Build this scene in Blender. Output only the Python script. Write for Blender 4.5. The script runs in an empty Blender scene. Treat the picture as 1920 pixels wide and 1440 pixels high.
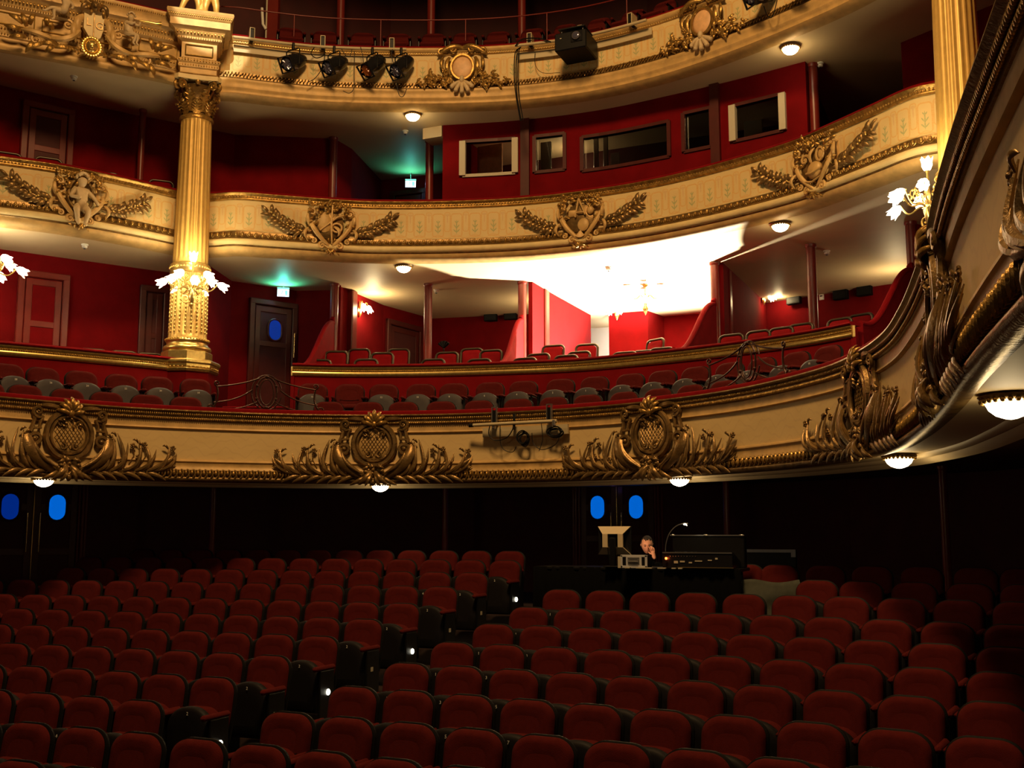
import bpy, math, random
from mathutils import Vector, Matrix
PI = math.pi
sc = bpy.context.scene
col = sc.collection
# ------------------------------------------------------------------ camera
# world: x across the hall, y along its axis away from the stage, z up; camera stands on the stage
H = 2.6; CX = 6.3865; PITCH = 0.1362; YAW = 0.414; FPX = 2041.4
cam = bpy.data.objects.new('camera', bpy.data.cameras.new('camera')); col.objects.link(cam)
cam.location = (CX, 0, H); cam.rotation_euler = (PI/2 + PITCH, 0, YAW)
cam.data.sensor_width = 36; cam.data.lens = 36*FPX/1920; cam.data.clip_end = 200; cam.data.clip_start = 0.05
sc.camera = cam
sc.view_settings.view_transform = 'Standard'; sc.view_settings.look = 'None'
sc.view_settings.exposure = 0.0; sc.view_settings.gamma = 1; sc.view_settings.use_curve_mapping = False
sc.cycles.max_bounces = 6; sc.cycles.diffuse_bounces = 4; sc.cycles.glossy_bounces = 3
sc.cycles.sample_clamp_indirect = 3.0; sc.cycles.caustics_reflective = False; sc.cycles.caustics_refractive = False
sc.cycles.use_denoising = True
w = bpy.data.worlds.new('world'); sc.world = w; w.use_nodes = True
w.node_tree.nodes['Background'].inputs[0].default_value = (0.9, 0.55, 0.3, 1)
w.node_tree.nodes['Background'].inputs[1].default_value = 0.004
WARM = (1.0, 0.66, 0.30); WARM2 = (1.0, 0.60, 0.24); COOL = (0.75, 0.85, 1.0)
def lamp(name, kind, loc, energy, color=WARM, size=0.1, target=None, spot=None, blend=0.3, size_y=None):
    d = bpy.data.lights.new(name, kind); o = bpy.data.objects.new(name, d); col.objects.link(o)
    o.location = loc; d.energy = energy; d.color = color
    if kind == 'AREA':
        d.size = size
        if size_y: d.shape = 'RECTANGLE'; d.size_y = size_y
        else: d.shape = 'DISK'
    else: d.shadow_soft_size = size
    if spot: d.spot_size = spot; d.spot_blend = blend
    if target is not None:
        o.rotation_euler = (Vector(target) - Vector(loc)).to_track_quat('-Z', 'Y').to_euler()
    return o
# the hall's dimmed ceiling chandelier, high over the stalls
lamp('house_light', 'AREA', (2.8, 5.6, 16.0), 1500, (1.0, 0.59, 0.235), 2.6, target=(0.0, 13.5, 5))
# unseen fill lamp added over the stage, behind and above the camera
lamp('stage_fill', 'AREA', (2.0, -5.0, 9.0), 55, (1.0, 0.70, 0.42), 1.6, target=(3.5, 12, 4))
# floodlight standing in the middle box, turned to its ceiling
lamp('box_floodlight', 'SPOT', (0.35, 20.9, 5.15), 5200, (1.0, 0.90, 0.68), 0.10, target=(0.20, 19.9, 7.52), spot=2.55, blend=0.25)
lamp('foyer_light', 'POINT', (-1.2, 23.9, 6.9), 60, (1.0, 0.95, 0.85), 0.15)
# profile spot that grazes the statue over the column and the upper tier beside it
lamp('statue_spot', 'SPOT', (3.5, 3.0, 19.0), 14000, (1.0, 0.84, 0.55), 0.05, target=(-6.05, 14.8, 11.72), spot=0.085, blend=0.15)

# ------------------------------------------------------------------ photo pixel helpers
def ray(px, py):
    u = (px-960)/FPX; v = (720-py)/FPX
    X, Y, Z = u, math.cos(PITCH) - v*math.sin(PITCH), math.sin(PITCH) + v*math.cos(PITCH)
    return (X*math.cos(YAW) - Y*math.sin(YAW), X*math.sin(YAW) + Y*math.cos(YAW), Z)
def atz(px, py, Z):
    d = ray(px, py); k = (Z-H)/d[2]; return Vector((CX + d[0]*k, d[1]*k, Z))
def aty(px, py, y):
    d = ray(px, py); k = y/d[1]; return Vector((CX + d[0]*k, y, H + d[2]*k))
def atx(px, py, x):
    d = ray(px, py); k = (x-CX)/d[0]; return Vector((x, d[1]*k, H + d[2]*k))
def proj(P):
    x, y, z = P[0]-CX, P[1], P[2]-H
    X = x*math.cos(YAW) + y*math.sin(YAW); Y = -x*math.sin(YAW) + y*math.cos(YAW)
    F = Y*math.cos(PITCH) + z*math.sin(PITCH); U = -Y*math.sin(PITCH) + z*math.cos(PITCH)
    if F < 0.2: return (-9999, -9999)
    return (960 + FPX*X/F, 720 - FPX*U/F)

# ------------------------------------------------------------------ materials
MATS = {}
def mat(name, color, rough=0.6, metal=0.0, emit=None, estr=0.0, noise=0.0, nscale=8.0, bump=0.0, bscale=60.0, spec=None, alpha=None, sheen=0.0, coat=0.0):
    m = bpy.data.materials.new(name); m.use_nodes = True; nt = m.node_tree; b = nt.nodes['Principled BSDF']
    b.inputs['Base Color'].default_value = (*color, 1); b.inputs['Roughness'].default_value = rough; b.inputs['Metallic'].default_value = metal
    if spec is not None: b.inputs['Specular IOR Level'].default_value = spec
    if sheen: b.inputs['Sheen Weight'].default_value = sheen
    if coat: b.inputs['Coat Weight'].default_value = coat
    if emit is not None:
        b.inputs['Emission Color'].default_value = (*emit, 1); b.inputs['Emission Strength'].default_value = estr
    if noise or bump:
        tc = nt.nodes.new('ShaderNodeTexCoord')
    if noise:
        n = nt.nodes.new('ShaderNodeTexNoise'); n.inputs['Scale'].default_value = nscale; n.inputs['Detail'].default_value = 5
        nt.links.new(tc.outputs['Object'], n.inputs['Vector'])
        r = nt.nodes.new('ShaderNodeValToRGB')
        r.color_ramp.elements[0].position = 0.3; r.color_ramp.elements[1].position = 0.7
        r.color_ramp.elements[0].color = (*[c*(1-noise) for c in color], 1); r.color_ramp.elements[1].color = (*[min(1, c*(1+noise*0.6)) for c in color], 1)
        nt.links.new(n.outputs['Fac'], r.inputs['Fac']); nt.links.new(r.outputs['Color'], b.inputs['Base Color'])
    if bump:
        n2 = nt.nodes.new('ShaderNodeTexNoise'); n2.inputs['Scale'].default_value = bscale; n2.inputs['Detail'].default_value = 3
        nt.links.new(tc.outputs['Object'], n2.inputs['Vector'])
        bp = nt.nodes.new('ShaderNodeBump'); bp.inputs['Strength'].default_value = bump; bp.inputs['Distance'].default_value = 0.01
        nt.links.new(n2.outputs['Fac'], bp.inputs['Height']); nt.links.new(bp.outputs['Normal'], b.inputs['Normal'])
    MATS[name] = m; return m
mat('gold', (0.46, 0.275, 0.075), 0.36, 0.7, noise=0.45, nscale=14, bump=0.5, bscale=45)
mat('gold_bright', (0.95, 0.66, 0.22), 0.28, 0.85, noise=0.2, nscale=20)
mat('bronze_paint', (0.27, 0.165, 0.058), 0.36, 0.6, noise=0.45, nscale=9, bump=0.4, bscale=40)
mat('ochre', (0.62, 0.40, 0.15), 0.5, 0.1, noise=0.22, nscale=6, bump=0.15, bscale=30)
mat('ochre_light', (0.80, 0.62, 0.30), 0.5, 0.0, noise=0.12, nscale=5)
mat('cream', (0.74, 0.62, 0.42), 0.65, 0.0, noise=0.08, nscale=2)
mat('soffit_paint', (0.80, 0.63, 0.38), 0.55, 0.0, noise=0.06, nscale=1.5)
mat('peach', (0.80, 0.48, 0.24), 0.5, 0.0, noise=0.15, nscale=12)
mat('velvet', (0.19, 0.003, 0.006), 0.9, 0.0, noise=0.15, nscale=6, bump=0.2, bscale=90, spec=0.1)
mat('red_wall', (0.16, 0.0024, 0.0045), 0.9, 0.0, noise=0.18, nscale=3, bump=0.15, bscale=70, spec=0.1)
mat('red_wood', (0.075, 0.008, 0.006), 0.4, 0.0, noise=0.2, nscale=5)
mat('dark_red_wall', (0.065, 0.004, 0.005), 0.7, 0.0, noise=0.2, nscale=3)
mat('post_paint', (0.17, 0.017, 0.012), 0.35, 0.0, noise=0.15, nscale=4)
mat('seat_red', (0.085, 0.0085, 0.0075), 0.95, 0.0, noise=0.12, nscale=25, bump=0.25, bscale=160, spec=0.1)
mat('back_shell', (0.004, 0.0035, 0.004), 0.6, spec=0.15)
mat('stalls_shell_shaded', (0.006, 0.005, 0.0065), 0.6, spec=0.2)  # same shell as seat_shell, darkened to paint in the stalls' shade
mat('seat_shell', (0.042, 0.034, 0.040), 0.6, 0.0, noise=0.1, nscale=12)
mat('seat_rim', (0.03, 0.026, 0.022), 0.35, 0.0)
mat('seat_metal', (0.008, 0.008, 0.009), 0.4, 0.4)
mat('plate_white', (0.85, 0.85, 0.80), 0.4)
mat('black', (0.004, 0.004, 0.0045), 0.5, spec=0.25)
mat('black_cloth', (0.0028, 0.0028, 0.003), 1.0, spec=0.05, bump=0.3, bscale=20)
mat('black_gloss', (0.012, 0.012, 0.014), 0.22)
mat('steel', (0.55, 0.55, 0.56), 0.3, 0.9)
mat('brass', (0.75, 0.55, 0.25), 0.25, 0.9)
mat('iron', (0.06, 0.028, 0.02), 0.3, 0.6)
mat('carpet', (0.085, 0.075, 0.065), 0.95, noise=0.3, nscale=40)
mat('dark_floor', (0.02, 0.008, 0.008), 0.9)
mat('skin', (0.62, 0.33, 0.22), 0.55)
mat('hair', (0.015, 0.010, 0.008), 0.7)
mat('marble_gilt', (0.72, 0.46, 0.13), 0.4, 0.3, noise=0.1, nscale=10)
mat('stone_cream', (0.62, 0.47, 0.27), 0.5, 0.0, noise=0.15, nscale=10)
mat('glow', (1, 0.9, 0.7), 0.4, emit=(1.0, 0.86, 0.60), estr=9.0)
mat('glow_tulip', (1, 0.9, 0.7), 0.4, emit=(1.0, 0.84, 0.58), estr=14.0)
mat('glow_small', (1, 0.95, 0.85), 0.4, emit=(1.0, 0.93, 0.72), estr=9.0)
mat('glow_red', (1, 0.2, 0.1), 0.4, emit=(1.0, 0.12, 0.02), estr=9.0)
mat('blue_glass', (0.01, 0.05, 0.3), 0.9, emit=(0.0, 0.19, 0.95), estr=0.62)
mat('blue_glass_dim', (0.005, 0.02, 0.15), 0.9, emit=(0.0, 0.06, 0.65), estr=0.30)
mat('exit_face', (0.7, 0.9, 0.9), 0.4, emit=(0.62, 0.90, 1.0), estr=4.0)
mat('exit_green', (0.02, 0.4, 0.25), 0.4, emit=(0.25, 0.75, 0.65), estr=1.4)
mat('lens', (0.10, 0.10, 0.16), 0.08, 0.3, coat=1.0)
mat('lens_amber', (0.45, 0.12, 0.03), 0.08, 0.3, coat=1.0)
mat('glass_dark', (0.010, 0.014, 0.016), 0.05, coat=0.5)
mat('pale_panel', (0.55, 0.50, 0.38), 0.6)
mat('green_grey_cloth', (0.06, 0.065, 0.05), 0.9, noise=0.25, nscale=10)
mat('monitor_white', (0.72, 0.60, 0.40), 0.5)
mat('white_wall', (0.92, 0.85, 0.72), 0.7)
mat('pipe', (0.55, 0.46, 0.28), 0.5)
mat('chair_frame', (0.055, 0.042, 0.024), 0.3, 0.4)
mat('gel_glint', (0.35, 0.38, 0.50), 0.15, 0.8); mat('gel_amber', (0.75, 0.25, 0.06), 0.15, 0.7); mat('steel_white', (0.75, 0.77, 0.82), 0.35, 0.3)

def glass(name):
    m = bpy.data.materials.new(name); m.use_nodes = True; nt = m.node_tree; nt.nodes.remove(nt.nodes['Principled BSDF'])
    t = nt.nodes.new('ShaderNodeBsdfTransparent'); t.inputs[0].default_value = (0.72, 0.78, 0.76, 1); g = nt.nodes.new('ShaderNodeBsdfGlossy'); g.inputs[0].default_value = (1, 1, 1, 1); g.inputs['Roughness'].default_value = 0.03
    x = nt.nodes.new('ShaderNodeMixShader'); x.inputs[0].default_value = 0.07; nt.links.new(t.outputs[0], x.inputs[1]); nt.links.new(g.outputs[0], x.inputs[2]); nt.links.new(x.outputs[0], nt.nodes['Material Output'].inputs[0]); MATS[name] = m
glass('booth_glass')
def uvmat(name, build):
    m = bpy.data.materials.new(name); m.use_nodes = True; nt = m.node_tree; b = nt.nodes['Principled BSDF']
    b.inputs['Roughness'].default_value = 0.6
    uv = nt.nodes.new('ShaderNodeUVMap'); uv.uv_map = 'UVMap'
    sep = nt.nodes.new('ShaderNodeSeparateXYZ'); nt.links.new(uv.outputs[0], sep.inputs[0])
    def M(op, a, b_=None, c=None):
        n = nt.nodes.new('ShaderNodeMath'); n.operation = op
        for i, v in enumerate((a, b_, c)):
            if v is None: continue
            if isinstance(v, (int, float)): n.inputs[i].default_value = v
            else: nt.links.new(v, n.inputs[i])
        return n.outputs[0]
    def mix(f, c1, c2):
        n = nt.nodes.new('ShaderNodeMix'); n.data_type = 'RGBA'
        if isinstance(f, (int, float)): n.inputs[0].default_value = f
        else: nt.links.new(f, n.inputs[0])
        for i, c_ in ((6, c1), (7, c2)):
            if isinstance(c_, tuple): n.inputs[i].default_value = (*c_, 1)
            else: nt.links.new(c_, n.inputs[i])
        return n.outputs[2]
    def noise(scale, detail=4):
        n = nt.nodes.new('ShaderNodeTexNoise'); n.inputs['Scale'].default_value = scale; n.inputs['Detail'].default_value = detail
        nt.links.new(uv.outputs[0], n.inputs['Vector']); return n.outputs['Fac']
    nt.links.new(build(M, mix, noise, sep.outputs[0], sep.outputs[1]), b.inputs['Base Color'])
    MATS[name] = m
def painted(M, mix, noise, x, y):          # arches with a small green plant in each, x in metres along, y 0..1 up the panel
    P = 0.34
    fx = M('SUBTRACT', M('MODULO', M('ADD', x, 100*P), P), P/2)         # -P/2..P/2
    ax = M('ABSOLUTE', fx); yy = M('MULTIPLY', y, 0.58)
    def rbox(cx, cy, hx, hy, r, wd):
        dx = M('MAXIMUM', M('SUBTRACT', M('ABSOLUTE', M('SUBTRACT', ax, cx)), hx), 0.0)
        dy = M('MAXIMUM', M('SUBTRACT', M('ABSOLUTE', M('SUBTRACT', yy, cy)), hy), 0.0)
        d = M('SQRT', M('ADD', M('MULTIPLY', dx, dx), M('MULTIPLY', dy, dy)))
        return M('LESS_THAN', M('ABSOLUTE', M('SUBTRACT', d, r)), wd)
    l1 = rbox(0, 0.27, 0.050, 0.16, 0.050, 0.011)
    l2 = rbox(P/2, 0.33, 0.015, 0.14, 0.035, 0.008)
    l3 = M('LESS_THAN', M('ABSOLUTE', M('SUBTRACT', yy, M('ADD', 0.06, M('MULTIPLY', 0.03, M('COSINE', M('MULTIPLY', fx, 2*PI/P)))))), 0.006)
    def ell(cx, cy, rx, ry):
        a = M('DIVIDE', M('SUBTRACT', ax, cx), rx); b = M('DIVIDE', M('SUBTRACT', yy, cy), ry)
        return M('LESS_THAN', M('ADD', M('MULTIPLY', a, a), M('MULTIPLY', b, b)), 1.0)
    def sprig(cx, cy, rx, ry, k):
        a = M('DIVIDE', M('SUBTRACT', ax, cx), rx); b = M('DIVIDE', M('SUBTRACT', M('SUBTRACT', yy, cy), M('MULTIPLY', ax, k)), ry)
        return M('LESS_THAN', M('ADD', M('MULTIPLY', a, a), M('MULTIPLY', b, b)), 1.0)
    g = M('MAXIMUM', ell(0, 0.24, 0.010, 0.13), M('MAXIMUM', sprig(0.026, 0.22, 0.026, 0.016, 1.1), M('MAXIMUM', sprig(0.028, 0.14, 0.030, 0.015, 0.9), sprig(0.016, 0.31, 0.018, 0.014, 1.2))))
    r = M('MAXIMUM', ell(P/2, 0.40, 0.012, 0.09), ell(P/2-0.02, 0.46, 0.02, 0.02))
    base = mix(noise(2.2), (0.68, 0.49, 0.21), (0.80, 0.62, 0.30))
    n = noise(30, 3)
    lines = M('MULTIPLY', M('MAXIMUM', l1, M('MAXIMUM', l2, l3)), M('MULTIPLY', n, 1.3))
    c1 = mix(lines, base, (0.72, 0.40, 0.12))
    c2 = mix(M('MULTIPLY', g, M('MULTIPLY', n, 1.3)), c1, (0.30, 0.36, 0.16))
    return mix(M('MULTIPLY', r, M('MULTIPLY', n, 0.6)), c2, (0.62, 0.30, 0.14))
uvmat('painted_panel', painted)
def damask(M, mix, noise, x, y):
    s1 = M('SINE', M('MULTIPLY', x, 13.0)); s2 = M('SINE', M('ADD', M('MULTIPLY', y, 11.0), M('MULTIPLY', s1, 1.3)))
    line = M('LESS_THAN', M('ABSOLUTE', M('ADD', s2, M('MULTIPLY', 0.5, M('SINE', M('MULTIPLY', x, 31.0))))), 0.28)
    base = mix(noise(3.0), (0.68, 0.49, 0.22), (0.80, 0.60, 0.28))
    return mix(M('MULTIPLY', line, M('MULTIPLY', noise(18), 0.35)), base, (0.55, 0.36, 0.20))
uvmat('damask_panel', damask)

# ------------------------------------------------------------------ mesh builder
def V(*a): return Vector(a)
class MB:
    def __init__(s): s.v = []; s.f = []; s.uv = None
    def add(s, vs, fs):
        o = len(s.v); s.v += [tuple(p) for p in vs]; s.f += [tuple(i+o for i in f) for f in fs]; return s
    def box(s, c, d, rz=0.0, bev=0.0):
        x, y, z = d[0]/2, d[1]/2, d[2]/2
        if bev:
            b = min(bev, x*0.9, y*0.9, z*0.9); vs = []
            # chamfered box: 24 vertices
            for sx in (-1, 1):
                for sy in (-1, 1):
                    for sz in (-1, 1):
                        vs += [(sx*x, sy*(y-b), sz*(z-b)), (sx*(x-b), sy*y, sz*(z-b)), (sx*(x-b), sy*(y-b), sz*z)]
            idx = lambda sx, sy, sz, k: ((sx*2+sy)*2+sz)*3+k
            fs = []
            for sx in (0, 1):
                q = [idx(sx, 0, 0, 0), idx(sx, 1, 0, 0), idx(sx, 1, 1, 0), idx(sx, 0, 1, 0)]; fs.append(q if sx else q[::-1])
            for sy in (0, 1):
                q = [idx(0, sy, 0, 1), idx(0, sy, 1, 1), idx(1, sy, 1, 1), idx(1, sy, 0, 1)]; fs.append(q if sy else q[::-1])
            for sz in (0, 1):
                q = [idx(0, 0, sz, 2), idx(1, 0, sz, 2), idx(1, 1, sz, 2), idx(0, 1, sz, 2)]; fs.append(q if sz else q[::-1])
            for a in (0, 1):
                for b_ in (0, 1):
                    fs.append([idx(a, b_, 0, 0), idx(a, b_, 1, 0), idx(a, b_, 1, 1), idx(a, b_, 0, 1)])
                    fs.append([idx(a, 0, b_, 0), idx(a, 1, b_, 0), idx(a, 1, b_, 2), idx(a, 0, b_, 2)])
                    fs.append([idx(0, a, b_, 1), idx(1, a, b_, 1), idx(1, a, b_, 2), idx(0, a, b_, 2)])
                    for c_ in (0, 1): 
                        fs.append([idx(a, b_, c_, 0), idx(a, b_, c_, 1), idx(a, b_, c_, 2)])
        else:
            vs = [(i*x, j*y, k*z) for i in (-1, 1) for j in (-1, 1) for k in (-1, 1)]
            fs = [(0, 1, 3, 2), (4, 6, 7, 5), (0, 4, 5, 1), (2, 3, 7, 6), (0, 2, 6, 4), (1, 5, 7, 3)]
        ca, sa = math.cos(rz), math.sin(rz)
        vs = [(c[0]+p[0]*ca-p[1]*sa, c[1]+p[0]*sa+p[1]*ca, c[2]+p[2]) for p in vs]
        return s.add(vs, fs)
    def ball(s, c, r, n=8, m=5):
        if isinstance(r, (int, float)): r = (r, r, r)
        vs = [(c[0], c[1], c[2]+r[2])]
        for i in range(1, m):
            p = PI*i/m
            for j in range(n):
                q = 2*PI*j/n; vs.append((c[0]+r[0]*math.sin(p)*math.cos(q), c[1]+r[1]*math.sin(p)*math.sin(q), c[2]+r[2]*math.cos(p)))
        vs.append((c[0], c[1], c[2]-r[2])); L = len(vs)-1; fs = []
        for j in range(n): fs.append((0, 1+j, 1+(j+1) % n))
        for i in range(m-2):
            for j in range(n):
                a = 1+i*n+j; b = 1+i*n+(j+1) % n; fs.append((a, a+n, b+n, b))
        for j in range(n): fs.append((L, 1+(m-2)*n+(j+1) % n, 1+(m-2)*n+j))
        return s.add(vs, fs)
    def lathe(s, c, prof, n=24, cap=True, a0=0.0, a1=2*PI):
        full = abs(a1-a0-2*PI) < 1e-6; k = n if full else n+1; vs = []
        for (r, z) in prof:
            for j in range(k):
                q = a0+(a1-a0)*j/n; vs.append((c[0]+r*math.cos(q), c[1]+r*math.sin(q), c[2]+z))
        fs = []
        for i in range(len(prof)-1):
            for j in range(n):
                b = (j+1) % k; fs.append((i*k+j, i*k+b, (i+1)*k+b, (i+1)*k+j))
        if cap and full: fs.append(tuple(range(k))[::-1]); fs.append(tuple((len(prof)-1)*k+j for j in range(k)))
        return s.add(vs, fs)
    def tube(s, pts, r, n=6, flat=None, up=None, cap=True):
        """round tube, or elliptical: r = in-plane half width, flat = half depth along 'up'"""
        pts = [Vector(p) for p in pts]; N = len(pts)
        rr = r if isinstance(r, (list, tuple)) else [r]*N
        ff = None if flat is None else (flat if isinstance(flat, (list, tuple)) else [flat]*N)
        vs = []; prev = None
        for i in range(N):
            t = (pts[min(i+1, N-1)]-pts[max(i-1, 0)])
            if t.length < 1e-9: t = V(0, 0, 1)
            t.normalize()
            if up is not None: d = Vector(up)-t*t.dot(Vector(up))
            else:
                if prev is None: prev = V(0, 0, 1) if abs(t.z) < 0.9 else V(1, 0, 0)
                d = prev-t*prev.dot(t)
            if d.length < 1e-6: d = t.orthogonal()
            d.normalize(); prev = d; e = t.cross(d)
            for j in range(n):
                q = 2*PI*j/n; vs.append(pts[i]+e*(rr[i]*math.cos(q))+d*((ff[i] if ff else rr[i])*math.sin(q)))
        fs = []
        for i in range(N-1):
            for j in range(n):
                b = (j+1) % n; fs.append((i*n+j, i*n+b, (i+1)*n+b, (i+1)*n+j))
        if cap: fs.append(tuple(range(n))[::-1]); fs.append(tuple((N-1)*n+j for j in range(n)))
        return s.add(vs, fs)
    def prism(s, poly, z0, z1):
        n = len(poly); vs = [(p[0], p[1], z0) for p in poly]+[(p[0], p[1], z1) for p in poly]
        fs = [tuple(range(n))[::-1], tuple(range(n, 2*n))]+[(i, (i+1) % n, n+(i+1) % n, n+i) for i in range(n)]
        return s.add(vs, fs)
    def xform(s, fn): s.v = [tuple(fn(p)) for p in s.v]; return s
    def join(s, o): return s.add(o.v, o.f)
    def mesh(s, name, smooth=False):
        me = bpy.data.meshes.new(name); me.from_pydata(s.v, [], s.f); 
        if s.uv is not None:
            L = me.uv_layers.new(name='UVMap')
            for lp in me.loops: L.data[lp.index].uv = s.uv[lp.vertex_index]
        if smooth:
            me.polygons.foreach_set('use_smooth', [True]*len(me.polygons))
            if smooth != 'all':
                try: me.set_sharp_from_angle(angle=0.9)
                except Exception: pass
        me.update(); return me
    def build(s, name, material, parent=None, smooth=True, fix=True, loc=None, rz=0.0):
        me = s.mesh(name, smooth)
        me.materials.append(MATS[material])
        if fix:
            import bmesh as bmm
            b = bmm.new(); b.from_mesh(me); bmm.ops.recalc_face_normals(b, faces=b.faces); b.to_mesh(me); b.free()
        o = bpy.data.objects.new(name, me); col.objects.link(o)
        if parent is not None: o.parent = parent
        if loc is not None: o.location = loc; o.rotation_euler.z = rz
        return o
def empty(name, loc=(0, 0, 0), rz=0.0, parent=None):
    o = bpy.data.objects.new(name, None); col.objects.link(o); o.location = loc; o.rotation_euler.z = rz; o.empty_display_size = 0.1
    if parent is not None: o.parent = parent
    return o
def tag(o, label=None, cat=None, group=None, kind=None):
    if label: o['label'] = label
    if cat: o['category'] = cat
    if group: o['group'] = group
    if kind: o['kind'] = kind
    return o
def kids(o): return KIDS.get(o.name, [])
def child_list(o): return [c for c in bpy.data.objects if c.parent == o]
def copy_tree(o, parent=None, cl=None):
    c = o.copy(); col.objects.link(c)
    if parent is not None: c.parent = parent
    for ch in (cl[o] if cl is not None else child_list(o)): copy_tree(ch, c, cl)
    return c
def tree_map(o):
    m = {}
    def rec(q):
        m[q] = child_list(q)
        for ch in m[q]: rec(ch)
    rec(o); return m

# ------------------------------------------------------------------ plan curves
class Curve:
    def __init__(s, pts, step=0.05, inner=(0, 7), smooth=True):
        P = [Vector((p[0], p[1])) for p in pts]; D = []
        if smooth:
            for i in range(len(P)-1):
                p0 = P[i-1] if i else P[0]*2-P[1]; p1 = P[i]; p2 = P[i+1]; p3 = P[i+2] if i+2 < len(P) else P[-1]*2-P[-2]
                d1 = max((p1-p0).length**0.5, 1e-4); d2 = max((p2-p1).length**0.5, 1e-4); d3 = max((p3-p2).length**0.5, 1e-4)
                m1 = ((p1-p0)/d1-(p2-p0)/(d1+d2)+(p2-p1)/d2)*d2; m2 = ((p2-p1)/d2-(p3-p1)/(d2+d3)+(p3-p2)/d3)*d2
                for k in range(16):
                    t = k/16; D.append((2*t**3-3*t*t+1)*p1+(t**3-2*t*t+t)*m1+(-2*t**3+3*t*t)*p2+(t**3-t*t)*m2)
            D.append(P[-1])
        else: D = P
        s.D = D; s.S = [0.0]
        for i in range(1, len(D)): s.S.append(s.S[-1]+(D[i]-D[i-1]).length)
        s.L = s.S[-1]; s.inner = Vector(inner); s.sgn = 1
        m = s.at(s.L/2); t = s.tan(s.L/2); n = Vector((-t.y, t.x)); s.sgn = 1 if n.dot(s.inner-m) > 0 else -1
    def at(s, q):
        if q <= 0: return s.D[0]+(s.D[0]-s.D[1]).normalized()*(-q)
        if q >= s.L: return s.D[-1]+(s.D[-1]-s.D[-2]).normalized()*(q-s.L)
        lo, hi = 0, len(s.S)-1
        while hi-lo > 1:
            m = (lo+hi)//2
            if s.S[m] <= q: lo = m
            else: hi = m
        k = (q-s.S[lo])/max(s.S[hi]-s.S[lo], 1e-9); return s.D[lo].lerp(s.D[hi], k)
    def tan(s, q, h=0.06): return (s.at(q+h)-s.at(q-h)).normalized()
    def nor(s, q, h=0.06): t = s.tan(q, h); return Vector((-t.y, t.x))*s.sgn
    def near(s, x, y):
        p = Vector((x, y)); i = min(range(len(s.D)), key=lambda k: (s.D[k]-p).length); return s.S[i]
    def pt(s, q, out=0.0, z=0.0):
        p = s.at(q)+s.nor(q)*out; return Vector((p.x, p.y, z))
    def off(s, out, step=0.3): 
        n = max(2, int(s.L/step)); return Curve([tuple(s.at(s.L*i/n)+s.nor(s.L*i/n, 0.2)*out) for i in range(n+1)], inner=tuple(s.inner))
def sweep(cv, prof, s0=None, s1=None, step=0.12, closed=False, uvy=None, cap=True):
    """prof: list of (out, z). Returns MB with UV (arc length, height 0..1)"""
    s0 = 0 if s0 is None else s0; s1 = cv.L if s1 is None else s1
    n = max(2, int((s1-s0)/step)); m = MB(); K = len(prof); m.uv = []
    zs = [p[1] for p in prof]; z0, z1 = min(zs), max(zs)
    for i in range(n+1):
        q = s0+(s1-s0)*i/n; P = cv.at(q); N = cv.nor(q)
        for (o, z) in prof:
            m.v.append((P.x+N.x*o, P.y+N.y*o, z)); m.uv.append((q, (z-z0)/max(z1-z0, 1e-6)))
    KK = K if closed else K-1
    for i in range(n):
        for j in range(KK):
            b = (j+1) % K; m.f.append((i*K+j, i*K+b, (i+1)*K+b, (i+1)*K+j))
    if closed and cap: m.f.append(tuple(range(K))); m.f.append(tuple(n*K+j for j in range(K))[::-1])
    return m
def bend(m, cv, s0, z0, out=0.0):
    """local (x along, y up, z outwards) -> wrapped on the fascia"""
    def fn(p):
        q = s0+p[0]; P = cv.at(q); N = cv.nor(q); o = out+p[2]
        return (P.x+N.x*o, P.y+N.y*o, z0+p[1])
    m.v = [fn(p) for p in m.v]; return m

# ------------------------------------------------------------------ the hall: curves in plan
def mirror(right): return [(-x, y) for x, y in right[::-1] if x > 1e-6]+right
C1 = Curve(mirror([(0, 14.73), (1.0, 14.64), (2.06, 14.34), (3.0, 13.88), (3.87, 13.2), (4.9, 11.95), (5.35, 10.95), (5.62, 10.1), (5.82, 9.1), (5.95, 8.3), (6.12, 7.05), (6.25, 5.86), (6.36, 5.0), (6.5, 4.05), (6.66, 3.0), (6.86, 1.6), (7.05, 0.2), (7.2, -1.2)]))
C2 = Curve([(-x, y) for x, y in [(6.28, 15.10), (6.02, 15.16), (5.75, 15.2), (5.52, 15.33), (5.2, 15.6), (4.45, 16.2), (3.9, 16.6), (2.86, 17.08), (1.85, 17.42), (1.0, 17.6)]]+[(0, 17.66)]+[(x, y) for x, y in [(1.0, 17.6), (1.85, 17.42), (2.86, 17.08), (3.9, 16.6), (4.45, 16.2), (5.2, 15.6), (5.52, 15.33), (5.75, 15.2), (6.02, 15.16), (6.28, 15.10)]])
C3 = Curve([(-x, y) for x, y in [(6.3, 15.12), (5.9, 15.35), (5.5, 15.7), (4.75, 16.28), (3.65, 16.88), (2.4, 17.42), (1.26, 17.76)]]+[(0, 17.9)]+[(x, y) for x, y in [(1.26, 17.76), (2.4, 17.42), (3.65, 16.88), (4.75, 16.28), (5.5, 15.7), (5.9, 15.35), (6.3, 15.12)]])
WL = [(-6.56, 14.92), (-6.62, 14.72), (-6.82, 14.16), (-7.16, 13.4), (-7.5, 12.8), (-8.02, 12.15), (-8.9, 11.1), (-9.9, 10.1)]
C2L = Curve(WL[::-1]); C2R = Curve([(-x, y) for x, y in WL])
W3L = [(-6.45, 14.5), (-6.52, 14.36), (-7.45, 13.13), (-8.25, 12.13), (-9.3, 10.8)]
C3L = Curve(W3L[::-1]); C3R = Curve([(-x, y) for x, y in W3L])
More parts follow.
